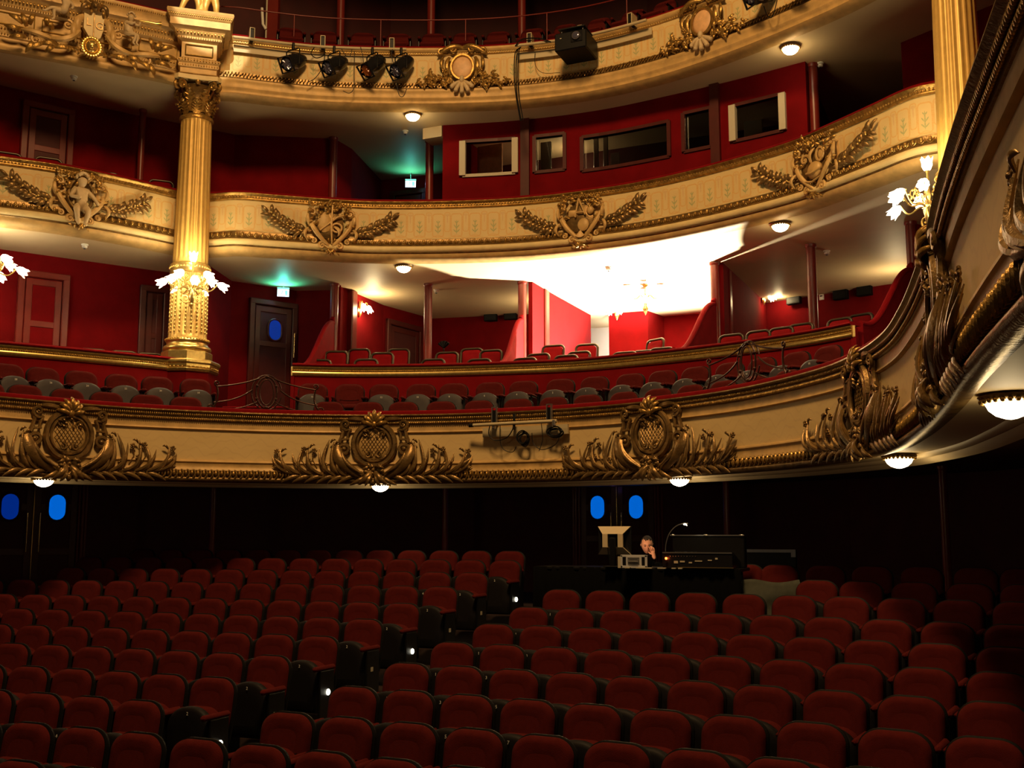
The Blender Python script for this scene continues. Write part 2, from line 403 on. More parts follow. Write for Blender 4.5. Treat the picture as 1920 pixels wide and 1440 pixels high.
CR = Curve(mirror([(0, 17.22), (1.2, 17.06), (2.3, 16.82), (3.35, 16.46), (4.1, 16.12), (4.72, 15.72)]))
WR = [(-6.2, 14.45), (-6.3, 14.2), (-6.94, 13.04), (-7.57, 12.04), (-8.6, 10.7), (-9.6, 9.7)]
CRL = Curve(WR[::-1]); CRR = Curve([(-x, y) for x, y in WR])
Z1T, Z1B = 4.39, 3.35; ZR = 5.50; Z2T, Z2B = 8.63, 7.52; Z3T, Z3B = 11.66, 10.50
NS = 'structure'
def struct(o, name=None): tag(o, kind=NS); return o

# ---- stalls floor: raked, then flat under the balcony
def floor_z(y):
    T = [(2, 0.0), (5.0, 0.02), (7.385, 0.33), (8.25, 0.42), (9.09, 0.53), (9.93, 0.64), (10.76, 0.76), (11.58, 0.89), (12.40, 1.05), (13.34, 1.19), (14.25, 1.33), (15.15, 1.45), (16, 1.5), (30, 1.5)]
    if y <= T[0][0]: return T[0][1]
    for a, b in zip(T, T[1:]):
        if y <= b[0]: return a[1]+(b[1]-a[1])*(y-a[0])/(b[0]-a[0])
    return 1.5
m = MB(); ys = [-2, 2, 3.5, 5.0, 6.2]+[7.385, 8.25, 9.09, 9.93, 10.76, 11.58, 12.4, 13.34, 14.25, 15.15, 16, 24.5]
for y in ys: m.v += [(-12, y, floor_z(y)), (12, y, floor_z(y)), (-12, y, floor_z(y)-0.3), (12, y, floor_z(y)-0.3)]
for i in range(len(ys)-1):
    a = i*4; m.f += [(a, a+1, a+5, a+4), (a+2, a+6, a+7, a+3), (a, a+4, a+6, a+2), (a+1, a+3, a+7, a+5)]
m.f += [(0, 2, 3, 1), (len(m.v)-4, len(m.v)-3, len(m.v)-1, len(m.v)-2)]
struct(m.build('floor', 'dark_floor', smooth=False))
m = MB()          # carpet strip of the centre aisle
for y in ys[3:-2]:
    x0, x1 = 0.17+0.012*(y-7.4), 1.02+0.05*(y-7.4)
    m.v += [(x0, y, floor_z(y)+0.008), (x1, y, floor_z(y)+0.008)]
for i in range(len(m.v)//2-1): m.f.append((2*i, 2*i+1, 2*i+3, 2*i+2))
tag(m.build('aisle_carpet', 'carpet', smooth=False), 'grey brown carpet strip of the aisle between the two blocks of stalls seats', 'carpet')

def wall_strip(name, pts, z0, z1, material, th=0.12, parent=None):
    """vertical wall of thickness th following plan polyline (thickness away from the hall)"""
    n = len(pts); L = []; R = []
    for i, p in enumerate(pts):
        a = Vector(pts[max(i-1, 0)]); b = Vector(pts[min(i+1, n-1)]); t = (b-a).normalized(); q = Vector(p)
        L.append(q); R.append(q+Vector((-t.y, t.x))*th)
    m = MB()
    for q in L: m.v += [(q.x, q.y, z0), (q.x, q.y, z1)]
    for q in R: m.v += [(q.x, q.y, z0), (q.x, q.y, z1)]
    for i in range(n-1):
        m.f += [(2*i, 2*i+2, 2*i+3, 2*i+1), (2*n+2*i, 2*n+2*i+1, 2*n+2*i+3, 2*n+2*i+2), (2*i+1, 2*i+3, 2*n+2*i+3, 2*n+2*i+1), (2*i, 2*n+2*i, 2*n+2*i+2, 2*i+2)]
    m.f += [(0, 1, 2*n+1, 2*n), (2*n-2, 4*n-2, 4*n-1, 2*n-1)]
    return m.build(name, material, parent, smooth=False)

# ---- stalls level back wall with its two visible double doors
CB = Curve([(-10.6, 8.0), (-9.6, 11.5), (-8.6, 13.7), (-7.0, 15.9), (-4.8, 17.9), (-2.4, 19.1), (0, 19.5), (2.4, 19.1), (4.8, 17.9), (7.0, 15.9), (8.6, 13.7), (9.6, 11.5), (10.6, 8.0)])
bw = [tuple(CB.at(CB.L*i/60)) for i in range(61)]
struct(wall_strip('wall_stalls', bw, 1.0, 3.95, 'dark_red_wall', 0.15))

def sheet(name, inner_pts, outer_pts, z, th, material, up=1):
    """horizontal slab between two plan polylines of equal length"""
    n = len(inner_pts); m = MB()
    for p, q in zip(inner_pts, outer_pts): m.v += [(p[0], p[1], z), (q[0], q[1], z), (p[0], p[1], z+th), (q[0], q[1], z+th)]
    for i in range(n-1):
        a = 4*i; m.f += [(a, a+4, a+5, a+1), (a+2, a+3, a+7, a+6), (a, a+2, a+6, a+4), (a+1, a+5, a+7, a+3)]
    m.f += [(0, 1, 3, 2), (4*n-4, 4*n-2, 4*n-1, 4*n-3)]
    return m.build(name, material, smooth=False)
def pts_of(cv, out, n=90): return [tuple(cv.at(cv.L*i/n)+cv.nor(cv.L*i/n)*out) for i in range(n+1)]
# lamp soffit of the big balcony, then the dark ceiling further in
struct(sheet('ceiling', pts_of(C1, -0.12), pts_of(C1, -0.62), 3.375, 0.05, 'soffit_paint'))
def clampo(p): return p
o_ = [tuple(CB.at(CB.L*i/90)+Vector((0, 0.0))) for i in range(91)]
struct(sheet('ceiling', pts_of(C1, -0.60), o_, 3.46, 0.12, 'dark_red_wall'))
struct(sweep(C1, [(-0.52, 3.42), (-0.54, 3.36), (-0.60, 3.335), (-0.66, 3.36), (-0.70, 3.32), (-0.76, 3.30), (-0.80, 3.34), (-0.82, 3.48), (-0.60, 3.50)], closed=True).build('trim_1', 'soffit_paint'))

# ---- big lower balcony front
def beads(cv, s0, s1, pitch, z, out, r, n=6, m_=4, gap=None):
    m = MB(); k = int((s1-s0)/pitch)
    for i in range(k):
        q = s0+(i+0.5)*(s1-s0)/k; P = cv.at(q); N = cv.nor(q); T = cv.tan(q)
        c = (P.x+N.x*out, P.y+N.y*out, z)
        b = MB().ball((0, 0, 0), r, n, m_)
        b.v = [(c[0]+T.x*p[0]+N.x*p[1], c[1]+T.y*p[0]+N.y*p[1], c[2]+p[2]) for p in b.v]
        m.join(b)
    return m
S1a, S1b = 2.0, C1.L-0.6
par = empty('balcony_parapet'); tag(par, 'large horseshoe balcony front at the bottom of the boxes, with cream panels and gilt mouldings', 'balcony front')
sweep(C1, [(-0.05, 4.458), (-0.02, 4.45), (-0.005, 4.43), (-0.005, 4.388), (-0.22, 4.388), (-0.23, 4.42), (-0.20, 4.458)], closed=True).build('velvet_rail', 'velvet', par)
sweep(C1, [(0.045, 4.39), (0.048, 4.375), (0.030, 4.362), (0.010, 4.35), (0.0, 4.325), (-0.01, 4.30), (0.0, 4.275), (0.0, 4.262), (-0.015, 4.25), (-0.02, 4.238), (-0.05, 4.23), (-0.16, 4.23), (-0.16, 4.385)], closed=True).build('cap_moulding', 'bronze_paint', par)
beads(C1, S1a, S1b, 0.030, 4.325, 0.010, (0.014, 0.016, 0.026)).build('rope_moulding', 'gold', par)
beads(C1, S1a, S1b, 0.030, 4.262, 0.002, (0.014, 0.014, 0.021)).build('rope_moulding', 'gold', par)
sweep(C1, [(-0.04, 4.24), (-0.03, 4.235), (-0.035, 4.15), (-0.03, 4.13), (-0.022, 4.122), (-0.035, 4.112), (-0.06, 4.108)], closed=False).build('panel_frame', 'ochre', par)
sweep(C1, [(-0.055, 4.12), (-0.058, 3.9), (-0.055, 3.66)]).build('fascia_panel', 'damask_panel', par)
sweep(C1, [(-0.06, 3.675), (-0.035, 3.67), (-0.022, 3.655), (-0.022, 3.64), (-0.035, 3.63), (-0.04, 3.625), (-0.032, 3.54), (-0.02, 3.53), (-0.02, 3.515)]).build('lower_frame', 'ochre', par)
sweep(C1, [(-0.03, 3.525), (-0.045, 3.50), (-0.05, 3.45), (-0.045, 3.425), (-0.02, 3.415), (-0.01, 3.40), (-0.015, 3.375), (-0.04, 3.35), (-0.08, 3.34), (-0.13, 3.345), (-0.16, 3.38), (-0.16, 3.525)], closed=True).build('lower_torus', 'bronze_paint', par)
# guilloche of knobs and hooped leaves
mm = MB(); k = int((S1b-S1a)/0.085)
for i in range(k):
    q = S1a+(i+0.5)*(S1b-S1a)/k; P = C1.at(q); N = C1.nor(q); T = C1.tan(q)
    b = MB().ball((0, 0.012, 0), (0.028, 0.036, 0.042), 8, 5)
    near = P.y < 9
    arc = [(0.043*math.cos(a)*1.0, 0.03+0.012*math.cos(a), 0.056*math.sin(a)) for a in [PI*(-0.46+0.92*j/6) for j in range(7)]]
    b.tube(arc, [0.005, 0.010, 0.013, 0.013, 0.013, 0.010, 0.005], 5)
    b.v = [(P.x+N.x*(p[1]-0.03)+T.x*p[0], P.y+N.y*(p[1]-0.03)+T.y*p[0], 3.474+p[2]) for p in b.v]
    mm.join(b)
mm.build('guilloche_moulding', 'gold', par)
sweep(C1, [(-0.16, 3.44), (-0.16, 4.44), (-0.24, 4.44), (-0.24, 3.44)], closed=True).build('backing_wall', 'velvet', par)
# balcony stepped floor and its slab
struct(sheet('floor', pts_of(C1, -0.24), pts_of(C1, -1.25), 3.62, 0.12, 'dark_floor'))
struct(sheet('floor', pts_of(C1, -1.25), pts_of(C1, -2.9), 3.62, 0.40, 'dark_floor'))

# ---- first-box-level front: red wall under a gilt rail
def box_front(cv, lab, sa=None, sb=None, z0=4.0):
    r = empty('box_parapet'); tag(r, lab, 'balcony front', group='box fronts with a plain gilt rail')
    k = dict(s0=sa, s1=sb, closed=True)
    sweep(cv, [(0.02, ZR+0.055), (0.06, ZR+0.045), (0.075, ZR+0.02), (0.06, ZR), (-0.16, ZR), (-0.16, ZR+0.05)], **k).build('velvet_rail', 'velvet', r)
    sweep(cv, [(0.04, ZR), (0.06, ZR-0.02), (0.05, ZR-0.05), (0.035, ZR-0.06), (0.045, ZR-0.075), (0.03, ZR-0.085), (0.04, ZR-0.10), (0.045, ZR-0.13), (0.03, ZR-0.165), (0.015, ZR-0.175), (-0.02, ZR-0.175), (-0.06, ZR)], **k).build('gilt_moulding', 'gold_bright', r)
    beads(cv, sa or 0, sb or cv.L, 0.036, ZR-0.072, 0.046, (0.012, 0.012, 0.014)).build('bead_moulding', 'gold', r)
    sweep(cv, [(0.0, ZR-0.17), (0.0, z0), (-0.10, z0), (-0.10, ZR)], **k).build('red_front', 'red_wall', r)
    return r
bf = box_front(CR, 'central box front with a gilt rail and red wall behind the rows of balcony seats')
for sx in (-1, 1):       # gilt return at the two ends beside the passages
    MB().box((sx*4.72, 15.72+0.16, ZR-0.085), (0.05, 0.34, 0.16)).build('gilt_end', 'gold_bright', bf, smooth=False)
    MB().box((sx*4.72, 15.72+0.5, 4.75), (0.07, 1.0, 1.45)).build('return_wall', 'red_wall', bf, smooth=False)
box_front(CRL, 'left side box front with a gilt rail ending at the fluted column', z0=4.0)
box_front(CRR, 'right side box front beyond the right fluted column', z0=4.0)

# ---- second tier front (painted panels, egg-and-dart, cream torus)
def egg_dart(cv, s0, s1, pitch, z, out, sc_=1.0):
    m = MB(); k = int((s1-s0)/pitch)
    for i in range(k):
        q = s0+(i+0.5)*(s1-s0)/k; P = cv.at(q); N = cv.nor(q); T = cv.tan(q)
        b = MB().ball((0, 0.02, 0), (0.026*sc_, 0.024*sc_, 0.038*sc_), 8, 5)
        arc = [(0.040*sc_*math.cos(a), 0.012, 0.048*sc_*math.sin(a)) for a in [PI*(-1.05+1.1*j/6) for j in range(7)]]
        b.tube(arc, 0.007*sc_, 4); b.ball((0.052*sc_, 0.012, -0.012), (0.007, 0.010, 0.032*sc_), 4, 4)
        b.v = [(P.x+N.x*(p[1]+out)+T.x*p[0], P.y+N.y*(p[1]+out)+T.y*p[0], z+p[2]) for p in b.v]
        m.join(b)
    return m
def tier2(cv, lab, sa=None, sb=None):
    r = empty('tier_parapet'); tag(r, lab, 'balcony front', group='middle tier fronts with painted panels')
    s0 = 0 if sa is None else sa; s1 = cv.L if sb is None else sb; k = dict(s0=s0, s1=s1)
    sweep(cv, [(0.0, Z2T+0.045), (0.03, Z2T+0.03), (0.04, Z2T), (-0.22, Z2T), (-0.22, Z2T+0.05)], closed=True, **k).build('velvet_rail', 'velvet', r)
    sweep(cv, [(0.035, Z2T), (0.04, Z2T-0.015), (0.02, Z2T-0.03), (0.015, Z2T-0.045), (0.0, Z2T-0.055), (0.0, Z2T-0.085), (0.012, Z2T-0.095), (0.012, Z2T-0.11), (-0.01, Z2T-0.125), (-0.04, Z2T-0.13), (-0.16, Z2T-0.13), (-0.16, Z2T)], closed=True, **k).build('cap_moulding', 'gold', r)
    beads(cv, s0, s1, 0.052, Z2T-0.070, 0.006, (0.018, 0.016, 0.022), 6, 4).build('leaf_moulding', 'gold', r)
    sweep(cv, [(-0.03, Z2T-0.125), (-0.035, Z2T-0.4), (-0.03, Z2T-0.72)], **k).build('painted_panel', 'painted_panel', r)
    sweep(cv, [(-0.04, Z2T-0.69), (-0.015, Z2T-0.70), (-0.01, Z2T-0.80), (0.01, Z2T-0.815), (0.02, Z2T-0.83), (0.0, Z2T-0.84)], **k).build('gilt_band', 'bronze_paint', r)
    egg_dart(cv, s0, s1, 0.115, Z2T-0.76, 0.0).build('egg_moulding', 'gold', r)
    sweep(cv, [(0.0, Z2T-0.835), (0.035, Z2T-0.85), (0.05, Z2T-0.88), (0.045, Z2T-0.92), (0.02, Z2T-0.95), (0.0, Z2T-0.955)], **k).build('torus_moulding', 'ochre_light', r)
    sweep(cv, [(0.01, Z2T-0.95), (0.02, Z2T-0.965), (0.005, Z2T-0.98), (-0.005, Z2T-0.985)], **k).build('fillet', 'bronze_paint', r)
    sweep(cv, [(0.0, Z2T-0.98), (-0.005, Z2T-1.02), (-0.03, Z2T-1.06), (-0.08, Z2T-1.09), (-0.14, Z2T-1.10), (-0.20, Z2T-1.11), (-0.24, Z2T-1.11), (-0.24, Z2T-0.98)], closed=True, **k).build('cove_moulding', 'ochre', r)
    sweep(cv, [(-0.10, Z2T-1.03), (-0.10, Z2T), (-0.22, Z2T), (-0.22, Z2T-1.03)], closed=True, **k).build('backing_wall', 'velvet', r)
    return r
tier2(C2, 'middle tier front of the central bay, painted cream between the two fluted columns')
tier2(C2L, 'middle tier front of the left side bay, bowed in towards the left column')
tier2(C2R, 'middle tier front of the right side bay, seen just beyond the right column')

# ---- upper tier front of the central bay
t3 = empty('tier_parapet'); tag(t3, 'top tier front of the central bay, hung with stage lights and a projector', 'balcony front')
sweep(C3, [(0.0, Z3T+0.05), (0.03, Z3T+0.03), (0.04, Z3T), (-0.22, Z3T), (-0.22, Z3T+0.055)], closed=True).build('velvet_rail', 'velvet', t3)
sweep(C3, [(0.04, Z3T), (0.05, Z3T-0.02), (0.05, Z3T-0.04), (0.03, Z3T-0.07), (0.015, Z3T-0.085), (0.0, Z3T-0.095), (0.0, Z3T-0.115), (-0.02, Z3T-0.13), (-0.04, Z3T-0.13), (-0.16, Z3T-0.13), (-0.16, Z3T)], closed=True).build('cap_moulding', 'ochre', t3)
beads(C3, 0, C3.L, 0.046, Z3T-0.105, 0.004, (0.015, 0.015, 0.018), 6, 4).build('bead_moulding', 'gold_bright', t3)
sweep(C3, [(-0.03, Z3T-0.12), (-0.035, Z3T-0.4), (-0.03, Z3T-0.70)]).build('painted_panel', 'painted_panel', t3)
sweep(C3, [(-0.04, Z3T-0.67), (-0.01, Z3T-0.68), (-0.01, Z3T-0.775), (0.02, Z3T-0.79), (0.03, Z3T-0.80), (0.02, Z3T-0.81)]).build('leaf_band', 'bronze_paint', t3)
random.seed(5); mm = MB(); k = int(C3.L/0.06)
for i in range(k):
    q = (i+0.5)*C3.L/k; P = C3.at(q); N = C3.nor(q); T = C3.tan(q)
    b = MB()
    for j in (-1, 1):
        a = j*0.7+random.uniform(-0.25, 0.25); L = 0.055
        b.tube([(0, 0.0, 0), (L*0.5*math.sin(a), 0.022, L*0.5*math.cos(a)*j), (L*math.sin(a), 0.01, L*math.cos(a)*j)], [0.006, 0.014, 0.003], 4)
    b.v = [(P.x+N.x*p[1]+T.x*p[0], P.y+N.y*p[1]+T.y*p[0], Z3T-0.725+p[2]) for p in b.v]; mm.join(b)
mm.build('leaf_moulding', 'gold', t3)
sweep(C3, [(0.02, Z3T-0.80), (0.03, Z3T-0.82), (0.015, Z3T-0.86), (-0.01, Z3T-0.93), (0.0, Z3T-0.955), (0.0, Z3T-0.975), (-0.03, Z3T-1.0), (-0.04, Z3T-1.05), (-0.03, Z3T-1.07), (-0.06, Z3T-1.10), (-0.12, Z3T-1.14), (-0.20, Z3T-1.16), (-0.24, Z3T-1.16), (-0.24, Z3T-0.8)], closed=True).build('lower_cornice', 'ochre', t3)
sweep(C3, [(-0.10, Z3T-1.08), (-0.10, Z3T), (-0.22, Z3T), (-0.22, Z3T-1.08)], closed=True).build('backing_wall', 'velvet', t3)

# ---- ceilings (soffits) of the two box levels: full horseshoe slabs
def full_outline(cw_l, cc, cw_r, out, n=24):
    a = [tuple(cw_l.at(cw_l.L*i/n)+cw_l.nor(cw_l.L*i/n)*out) for i in range(n+1)]
    if a[0][0] > a[-1][0]: a = a[::-1]
    b = [tuple(cc.at(cc.L*i/(2*n))+cc.nor(cc.L*i/(2*n))*out) for i in range(2*n+1)]
    c = [(-p[0], p[1]) for p in a[::-1]]
    return a+b+c
def outer(n, r=0):
    pts = [(-13.5, 9.0), (-12, 13.5), (-9.5, 18.5), (-6.5, 23.5), (-3, 25.0), (3, 25.0), (6.5, 23.5), (9.5, 18.5), (12, 13.5), (13.5, 9.0)]
    c = Curve(pts, smooth=False); return [tuple(c.at(c.L*i/(n-1))) for i in range(n)]
i2 = full_outline(C2L, C2, C2R, -0.15); struct(sheet('ceiling', i2, outer(len(i2)), 7.53, 0.5, 'soffit_paint'))
i3 = full_outline(C3L, C3, C3R, -0.15); struct(sheet('ceiling', i3, outer(len(i3)), 10.52, 0.4, 'soffit_paint'))
struct(sheet('floor', i2, outer(len(i2)), 8.04, 0.02, 'dark_floor')); struct(sheet('floor', i3, outer(len(i3)), 10.93, 0.02, 'dark_floor'))
ir = full_outline(CRL, CR, CRR, -0.12); struct(sheet('floor', ir, outer(len(ir)), 4.55, 0.15, 'dark_floor'))

# ---- first-box-level walls (z 4.6 .. 7.53)
BZ = (4.02, 7.53)
lw = [(-10.4, 11.4), (-9.32, 13.35), (-7.96, 15.64), (-7.25, 16.7)]
struct(wall_strip('wall_left', lw, *BZ, 'red_wall'))
struct(wall_strip('wall_left', [(-6.62, 15.55), (-7.12, 17.0), (-6.47, 18.25), (-5.75, 18.5), (-5.45, 18.12)], *BZ, 'red_wall'))
struct(wall_strip('wall_left', [(-5.42, 18.12), (-5.55, 20.2), (-5.3, 21.95), (-1.86, 22.62), (-1.80, 19.45)], *BZ, 'red_wall', 0.08))
struct(wall_strip('wall_back', [(-1.74, 19.45), (-1.78, 23.05)], *BZ, 'red_wall', 0.06))
struct(wall_strip('wall_back', [(-1.35, 23.05), (-0.45, 23.10), (-0.30, 23.9), (2.05, 23.95), (1.98, 19.45)], *BZ, 'red_wall', 0.10))
struct(wall_strip('wall_back', [(-2.6, 24.6), (-0.3, 24.6)], *BZ, 'white_wall', 0.10))
struct(wall_strip('wall_right', [(2.06, 19.45), (2.12, 23.35), (5.1, 22.4), (5.45, 21.6), (5.42, 18.12)], *BZ, 'red_wall', 0.08))
struct(wall_strip('wall_right', [(5.45, 18.12), (5.75, 18.5), (6.47, 18.25), (7.12, 17.0), (6.62, 15.55)], *BZ, 'red_wall'))
struct(wall_strip('wall_right', [(7.25, 16.7), (7.96, 15.64), (9.32, 13.35), (10.4, 11.4)], *BZ, 'red_wall'))
# second level walls (z 8.06 .. 10.52)
BZ = (8.06, 10.52)
struct(wall_strip('wall_left', [(-10.6, 11.3), (-9.45, 13.25), (-8.50, 14.9), (-7.77, 15.97), (-7.13, 16.95), (-5.42, 17.95), (-5.42, 18.6), (-5.9, 20.6), (-3.1, 20.85), (-3.06, 18.5)], *BZ, 'red_wall', 0.08))
struct(wall_strip('wall_right', [(3.86, 18.3), (3.9, 22.3), (6.1, 22.0), (5.42, 18.6), (5.42, 17.95), (7.13, 16.95), (7.77, 15.97), (9.45, 13.25), (10.6, 11.3)], *BZ, 'red_wall', 0.08))
# top level back wall and a lid over the hall's rear
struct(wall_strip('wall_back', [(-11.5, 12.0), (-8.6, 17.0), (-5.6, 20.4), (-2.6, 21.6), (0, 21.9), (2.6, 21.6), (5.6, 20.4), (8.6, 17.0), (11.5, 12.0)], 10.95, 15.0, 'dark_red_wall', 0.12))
struct(MB().box((0, 20.0, 15.1), (26, 14, 0.2)).build('ceiling', 'dark_red_wall', smooth=False))
# outer shell so nothing is open behind
struct(wall_strip('wall_back', [(-13.6, 8.9), (-12.1, 13.6), (-9.6, 18.6), (-6.6, 23.6), (-3, 25.1), (3, 25.1), (6.6, 23.6), (9.6, 18.6), (12.1, 13.6), (13.6, 8.9)], 0.8, 15.2, 'dark_red_wall', 0.2))
struct(wall_strip('wall_left', [(-11.5, -2), (-11.5, 8.9), (-13.6, 8.9)], 0.0, 18, 'dark_red_wall', 0.2))
struct(wall_strip('wall_right', [(13.6, 8.9), (11.5, 8.9), (11.5, -2)], 0.0, 18, 'dark_red_wall', 0.2))

# ------------------------------------------------------------------ helpers tied to walls
def on_wall(px, py, p0, p1):
    """point where the line of sight meets the vertical plane through plan points p0, p1"""
    d = ray(px, py); ex, ey = p1[0]-p0[0], p1[1]-p0[1]; nx, ny = -ey, ex
    k = ((p0[0]-CX)*nx+(p0[1]-0)*ny)/(d[0]*nx+d[1]*ny); return Vector((CX+d[0]*k, d[1]*k, H+d[2]*k))
def s_at_px(cv, px, z, out=0.0):
    best = None; n = int(cv.L/0.02)
    for i in range(n+1):
        q = cv.L*i/n; u, v_ = proj(cv.pt(q, out, z))
        if best is None or abs(u-px) < best[0]: best = (abs(u-px), q)
    return best[1]
def framed(p0, p1):
    """empty-style frame: returns (angle, length) of the plan segment"""
    return math.atan2(p1[1]-p0[1], p1[0]-p0[0]), math.hypot(p1[0]-p0[0], p1[1]-p0[1])

# ------------------------------------------------------------------ fluted column with capital, pedestal and entablature block
def leaf_local(m, L, W, curl, n=6):
    pts = []; rw = []; rf = []
    for i in range(n+1):
        t = i/n; pts.append((0, -curl*(t**2.2), L*(t-0.25*max(0, t-0.75)*4*(t-0.75)*2)));
        rw.append(W*0.5*math.sin(PI*(0.18+0.80*t))**0.8+0.002); rf.append(0.012*(1-0.5*t))
    m.tube(pts, rw, 6, flat=rf, up=(0, -1, 0.2)); return m
def spiral(cx, cy, r0, r1, turns, a0, sg=1, n=18):
    return [(cx+(r0+(r1-r0)*i/n)*math.cos(a0+sg*2*PI*turns*i/n), cy+(r0+(r1-r0)*i/n)*math.sin(a0+sg*2*PI*turns*i/n)) for i in range(n+1)]
def sq_prof(m, prof, hx, hy):
    k = len(prof); vs = []
    for (o, z) in prof: vs += [(-hx-o, -hy-o, z), (hx+o, -hy-o, z), (hx+o, hy+o, z), (-hx-o, hy+o, z)]
    fs = []
    for i in range(k-1):
        for j in range(4): b = (j+1) % 4; fs.append((4*i+j, 4*i+b, 4*i+4+b, 4*i+4+j))
    fs += [(3, 2, 1, 0), (4*k-4, 4*k-3, 4*k-2, 4*k-1)]
    return m.add(vs, fs)
def column(x, y, rz, label):
    r = empty('fluted_column', (x, y, 4.02), rz); tag(r, label, 'column'); B = -4.02
    # red pedestal with gilt rail
    oc = lambda R, z: [(R*math.cos(PI/8+i*PI/4), R*math.sin(PI/8+i*PI/4)) for i in range(8)]
    MB().lathe((0, 0, 0), [(0.50, 0.0), (0.50, 1.31)], 8).build('pedestal', 'red_wall', r, smooth=False)
    MB().lathe((0, 0, B), [(0.50, 5.31), (0.53, 5.32), (0.55, 5.36), (0.53, 5.385), (0.545, 5.40), (0.545, 5.44), (0.57, 5.47), (0.57, 5.50), (0.54, 5.53), (0.45, 5.535)], 8).build('pedestal_rail', 'gold_bright', r, smooth=False)
    MB().lathe((0, 0, B), [(0.43, 5.53), (0.43, 5.68), (0.41, 5.70)], 8).build('plinth', 'gold_bright', r, smooth=False)
    MB().lathe((0, 0, B), [(0.38, 5.70), (0.405, 5.72), (0.41, 5.75), (0.395, 5.785), (0.36, 5.80), (0.345, 5.84), (0.355, 5.86), (0.37, 5.88), (0.36, 5.91), (0.335, 5.93)], 28).build('base_moulding', 'gold_bright', r)
    NF = 20; K = 6
    def fl(R, z, depth):
        out = []
        for i in range(NF):
            for j in range(K):
                a = 2*PI*(i+j/K)/NF; c = (0.0, 0.55, 1.0, 1.0, 0.55, 0.0)[j]
                q = R-depth*c; out.append((q*math.cos(a), q*math.sin(a), z))
        return out
    def shaft(levels, name, material):
        m = MB(); n = NF*K
        for (R, z, d) in levels: m.v += fl(R, z, d)
        for i in range(len(levels)-1):
            for j in range(n): b = (j+1) % n; m.f.append((i*n+j, i*n+b, (i+1)*n+b, (i+1)*n+j))
        return m.build(name, material, r)
    z_ = lambda z: z+B
    shaft([(0.330, z_(5.92), 0), (0.325, z_(5.97), 0), (0.323, z_(6.0), 0.02), (0.315, z_(7.05), 0.02), (0.314, z_(7.08), 0)], 'lower_shaft', 'marble_gilt')
    m = MB()           # husks threaded in the lower flutes
    for i in range(NF):
        a = 2*PI*(i+0.5)/NF
        for j in range(15):
            z = 6.04+j*0.068; R = 0.318-0.008*(z-6)
            m.ball((R*math.cos(a), R*math.sin(a), z_(z)), (0.016, 0.016, 0.028), 6, 4)
    m.build('flute_husks', 'gold_bright', r)
    MB().lathe((0, 0, B), [(0.315, 7.07), (0.34, 7.08), (0.345, 7.11), (0.33, 7.14), (0.335, 7.16), (0.35, 7.19), (0.345, 7.23), (0.325, 7.25), (0.308, 7.26)], 28).build('ring_moulding', 'gold_bright', r)
    m = MB()
    for i in range(40): a = 2*PI*i/40; m.ball((0.345*math.cos(a), 0.345*math.sin(a), z_(7.175)), 0.018, 6, 4)
    for i in range(44): a = 2*PI*i/44; m.ball((0.368*math.cos(a), 0.368*math.sin(a), z_(5.905)), 0.014, 6, 4)
    for i in range(48): a = 2*PI*i/48; m.ball((0.54*math.cos(a)*0.98, 0.54*math.sin(a)*0.98, z_(5.39)), 0.014, 6, 4)
    m.build('ring_beads', 'gold_bright', r)
    shaft([(0.302, z_(7.26), 0), (0.302, z_(7.32), 0.004), (0.301, z_(7.36), 0.020), (0.268, z_(9.80), 0.018), (0.267, z_(9.84), 0.004), (0.267, z_(9.87), 0.0)], 'upper_shaft', 'marble_gilt')
    MB().lathe((0, 0, B), [(0.267, 9.86), (0.295, 9.87), (0.30, 9.90), (0.285, 9.93), (0.26, 9.94)], 28).build('astragal', 'gold', r)
    # capital: bell, two rows of acanthus, volutes, abacus
    MB().lathe((0, 0, B), [(0.25, 9.93), (0.255, 10.2), (0.29, 10.42), (0.33, 10.46)], 24).build('bell', 'bronze_paint', r)
    m = MB()
    for row, (n, z0, L, cu) in enumerate(((8, 9.94, 0.24, 0.085), (8, 9.98, 0.40, 0.11))):
        for i in range(n):
            a = 2*PI*(i+0.5*row)/n; l = MB()
            leaf_local(l, L, 0.17, cu)
            for t in (0.3, 0.5, 0.7):
                for sg in (-1, 1):
                    l.tube([(sg*0.03, -cu*t**2.2-0.008, L*t), (sg*0.085, -cu*t**2.2-0.022, L*t+0.035), (sg*0.095, -cu*t**2.2-0.035, L*t+0.015)], [0.018, 0.012, 0.004], 5)
            l.ball((0, -cu*1.05, L*0.93), (0.05, 0.03, 0.022), 6, 4)
            ca, sa = math.cos(a+PI/2), math.sin(a+PI/2); R = 0.262
            l.v = [(R*math.cos(a)+p[0]*ca-p[1]*sa, R*math.sin(a)+p[0]*sa+p[1]*ca, p[2]+z_(z0)) for p in l.v]
            m.join(l)
    m.build('acanthus_leaves', 'gold', r)
    m = MB()
    for i in range(4):
        a = PI/4+i*PI/2
        for sg in (-1, 1):
            pts = [(0.26, 0.03), (0.31, 0.14)]+[(0.425+p[0], 0.19+p[1]) for p in spiral(0, 0, 0.085, 0.012, 1.6, PI*0.8, -1)]
            w = [0.02, 0.026]+[0.030-0.012*j/18 for j in range(19)]
            P3 = []
            for (rr, zz) in pts:
                b = a+sg*0.17*(1-rr*0.6); P3.append((rr*math.cos(b), rr*math.sin(b), z_(10.24)+zz))
            m.tube(P3, w, 6)
        m.ball((0.425*math.cos(a), 0.425*math.sin(a), z_(10.43)), 0.035, 8, 5)
        b = a+PI/4; m.ball((0.33*math.cos(b), 0.33*math.sin(b), z_(10.50)), (0.05, 0.05, 0.06), 8, 5)
    m.build('volutes', 'gold', r)
    m = MB(); ab = []
